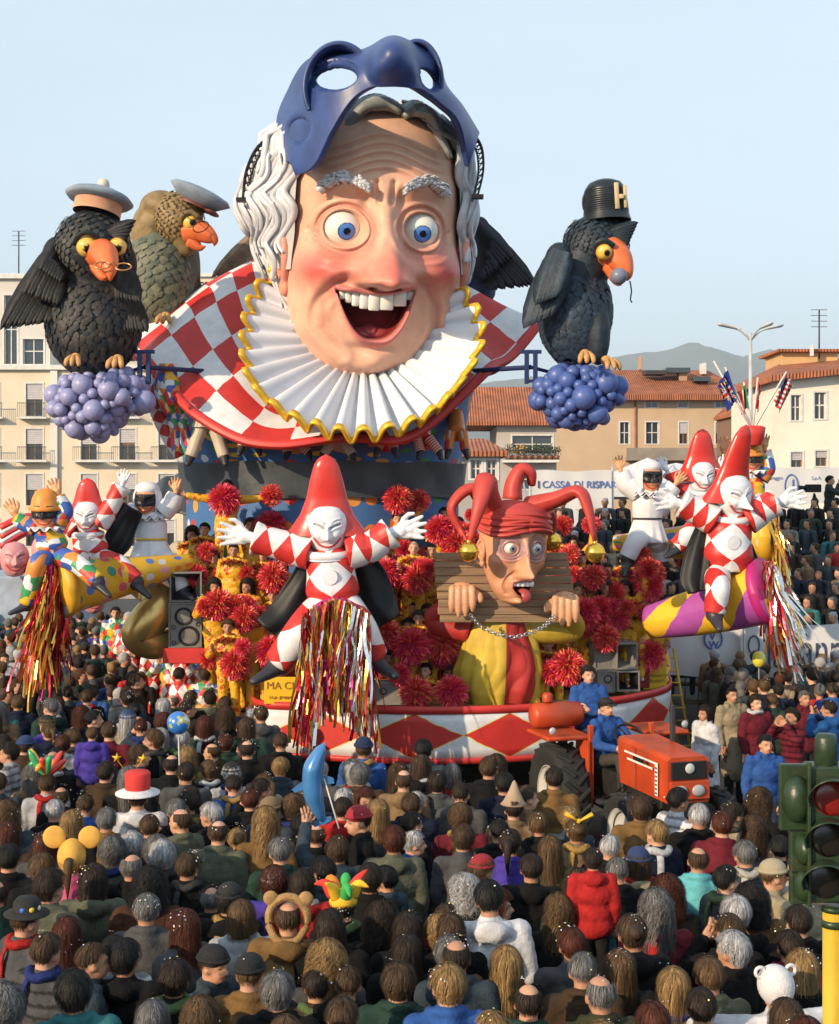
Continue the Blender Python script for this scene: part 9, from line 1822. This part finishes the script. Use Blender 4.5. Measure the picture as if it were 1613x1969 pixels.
# parade walkers in patchwork suits beside the float
suitH = {}
for i, (px, py, d, m, fa, pose) in enumerate(((222, 1180, 27, M_harl, 10, 'stand'), (250, 1205, 26, M_clown, -10, 'cross'), (300, 1240, 24.5, M_clown, 30, 'point'), (326, 1262, 24, M_harl, -30, 'camera'), (360, 1262, 23.5, M_clown, 170, 'stand'), (395, 1255, 23.4, M_harl, 160, 'point'), (345, 1300, 22.2, M_clown, 175, 'stand'), (395, 1300, 22, M_harl, 185, 'stand'), (205, 1215, 28, M_harl, 20, 'stand'), (268, 1190, 28, M_clown, 0, 'stand'))):
    key = (pose, m.name)
    if key not in suitH:
        J_ = joints(pose); me = get('coat', pose, 'suit').copy(); me.materials.clear(); uv = me.uv_layers.new(name='UVMap'); co_ = np.zeros(len(me.vertices) * 3); me.vertices.foreach_get('co', co_); co_ = co_.reshape(-1, 3); li = np.zeros(len(me.loops), int); me.loops.foreach_get('vertex_index', li); uv.data.foreach_set('uv', (co_[li][:, [0, 2]] * ((6, 4) if m is M_clown else (9, 9))).ravel()); me.materials.append(m)
        mt = get('trou', 'stand').copy(); mt.materials.clear(); uv = mt.uv_layers.new(name='UVMap'); co_ = np.zeros(len(mt.vertices) * 3); mt.vertices.foreach_get('co', co_); co_ = co_.reshape(-1, 3); li = np.zeros(len(mt.loops), int); mt.loops.foreach_get('vertex_index', li); uv.data.foreach_set('uv', (co_[li][:, [0, 2]] * ((6, 4) if m is M_clown else (9, 9))).ravel()); mt.materials.append(m); suitH[key] = (me, mt)
    p = P(px, py, d); b = obj('person', get('body', pose)); b.location = (p.x, p.y, max(0, p.z - 1.6)); b.rotation_euler = (0, 0, R(fa)); b.color = (*SKINC[i % 4], 1); obj('costume_jacket', suitH[key][0], b); obj('costume_trousers', suitH[key][1], b); obj('hair', get('hair', ('short', 'full', 'bob')[i % 3], 1), b, color=HCOL[('dark', 'brown', 'black')[i % 3]])
    tag(b, uniq([f'parade walker in {"diamond" if m is M_clown else "patchwork"} costume, {where(px, py, [("the left loudspeaker stack", 355, 1170), ("the gilded horn", 290, 1190), ("the red shelf", 354, 1262)])[0]}', f'parade walker in {"diamond" if m is M_clown else "patchwork"} costume, {("first", "second", "third", "fourth", "fifth", "sixth", "seventh", "eighth", "ninth", "tenth")[sorted([222, 250, 300, 326, 360, 394, 345, 395, 205, 268]).index(px if not (px == 395 and i == 5) else 394)]} walker from the left']), 'person', 'parade walkers in patchwork costumes')
# the two men in blue on the tractor
def onto(local): m = Matrix.Translation(TO) @ Matrix.Rotation(R(17), 4, 'Z'); return m @ Vector(local)
q = P(1166, 1362, 18.55); b = person('drive', (q.x, q.y, q.z - 1.60), R(30), 'short', 'dark', 'jacket', COL['blue'], (.05, .045, .04)); mb = MB(); mb.add(ell((0, .012, 1.675), (.092, .108, .07), 20, 12)); mb.add(ell((0, -.12, 1.66), (.07, .07, .012), 16, 6)); mb.build('peaked_cap', mat('black_felt', (.015, .015, .015), .8), b)
tag(b, 'tractor driver in bright blue jacket and dark cap at the steering wheel', 'person', 'men in blue on the tractor')
q = P(1133, 1300, 19.2); b = person('cross', (q.x, q.y, q.z - 1.60), R(10), 'full', 'dark', 'jacket', COL['blue'], (.03, .03, .035)); tag(b, 'man in bright blue jacket with folded arms standing behind the tractor driver', 'person', 'men in blue on the tractor')

# ------------------------------------------------------------------ the evening air
hm = bpy.data.materials.new('thin_evening_haze'); hm.use_nodes = True; nt = hm.node_tree; nt.nodes.clear(); ho = nt.nodes.new('ShaderNodeOutputMaterial'); pv = nt.nodes.new('ShaderNodeVolumePrincipled')
pv.inputs['Color'].default_value = (.78, .88, 1, 1); pv.inputs['Density'].default_value = .00012; pv.inputs['Anisotropy'].default_value = 0; nt.links.new(pv.outputs[0], ho.inputs['Volume'])
mb = MB(); mb.add(box((-9500, -350, -4), (9500, 9500, 960))); o = mb.build('haze', hm, None, False); o['kind'] = 'stuff'
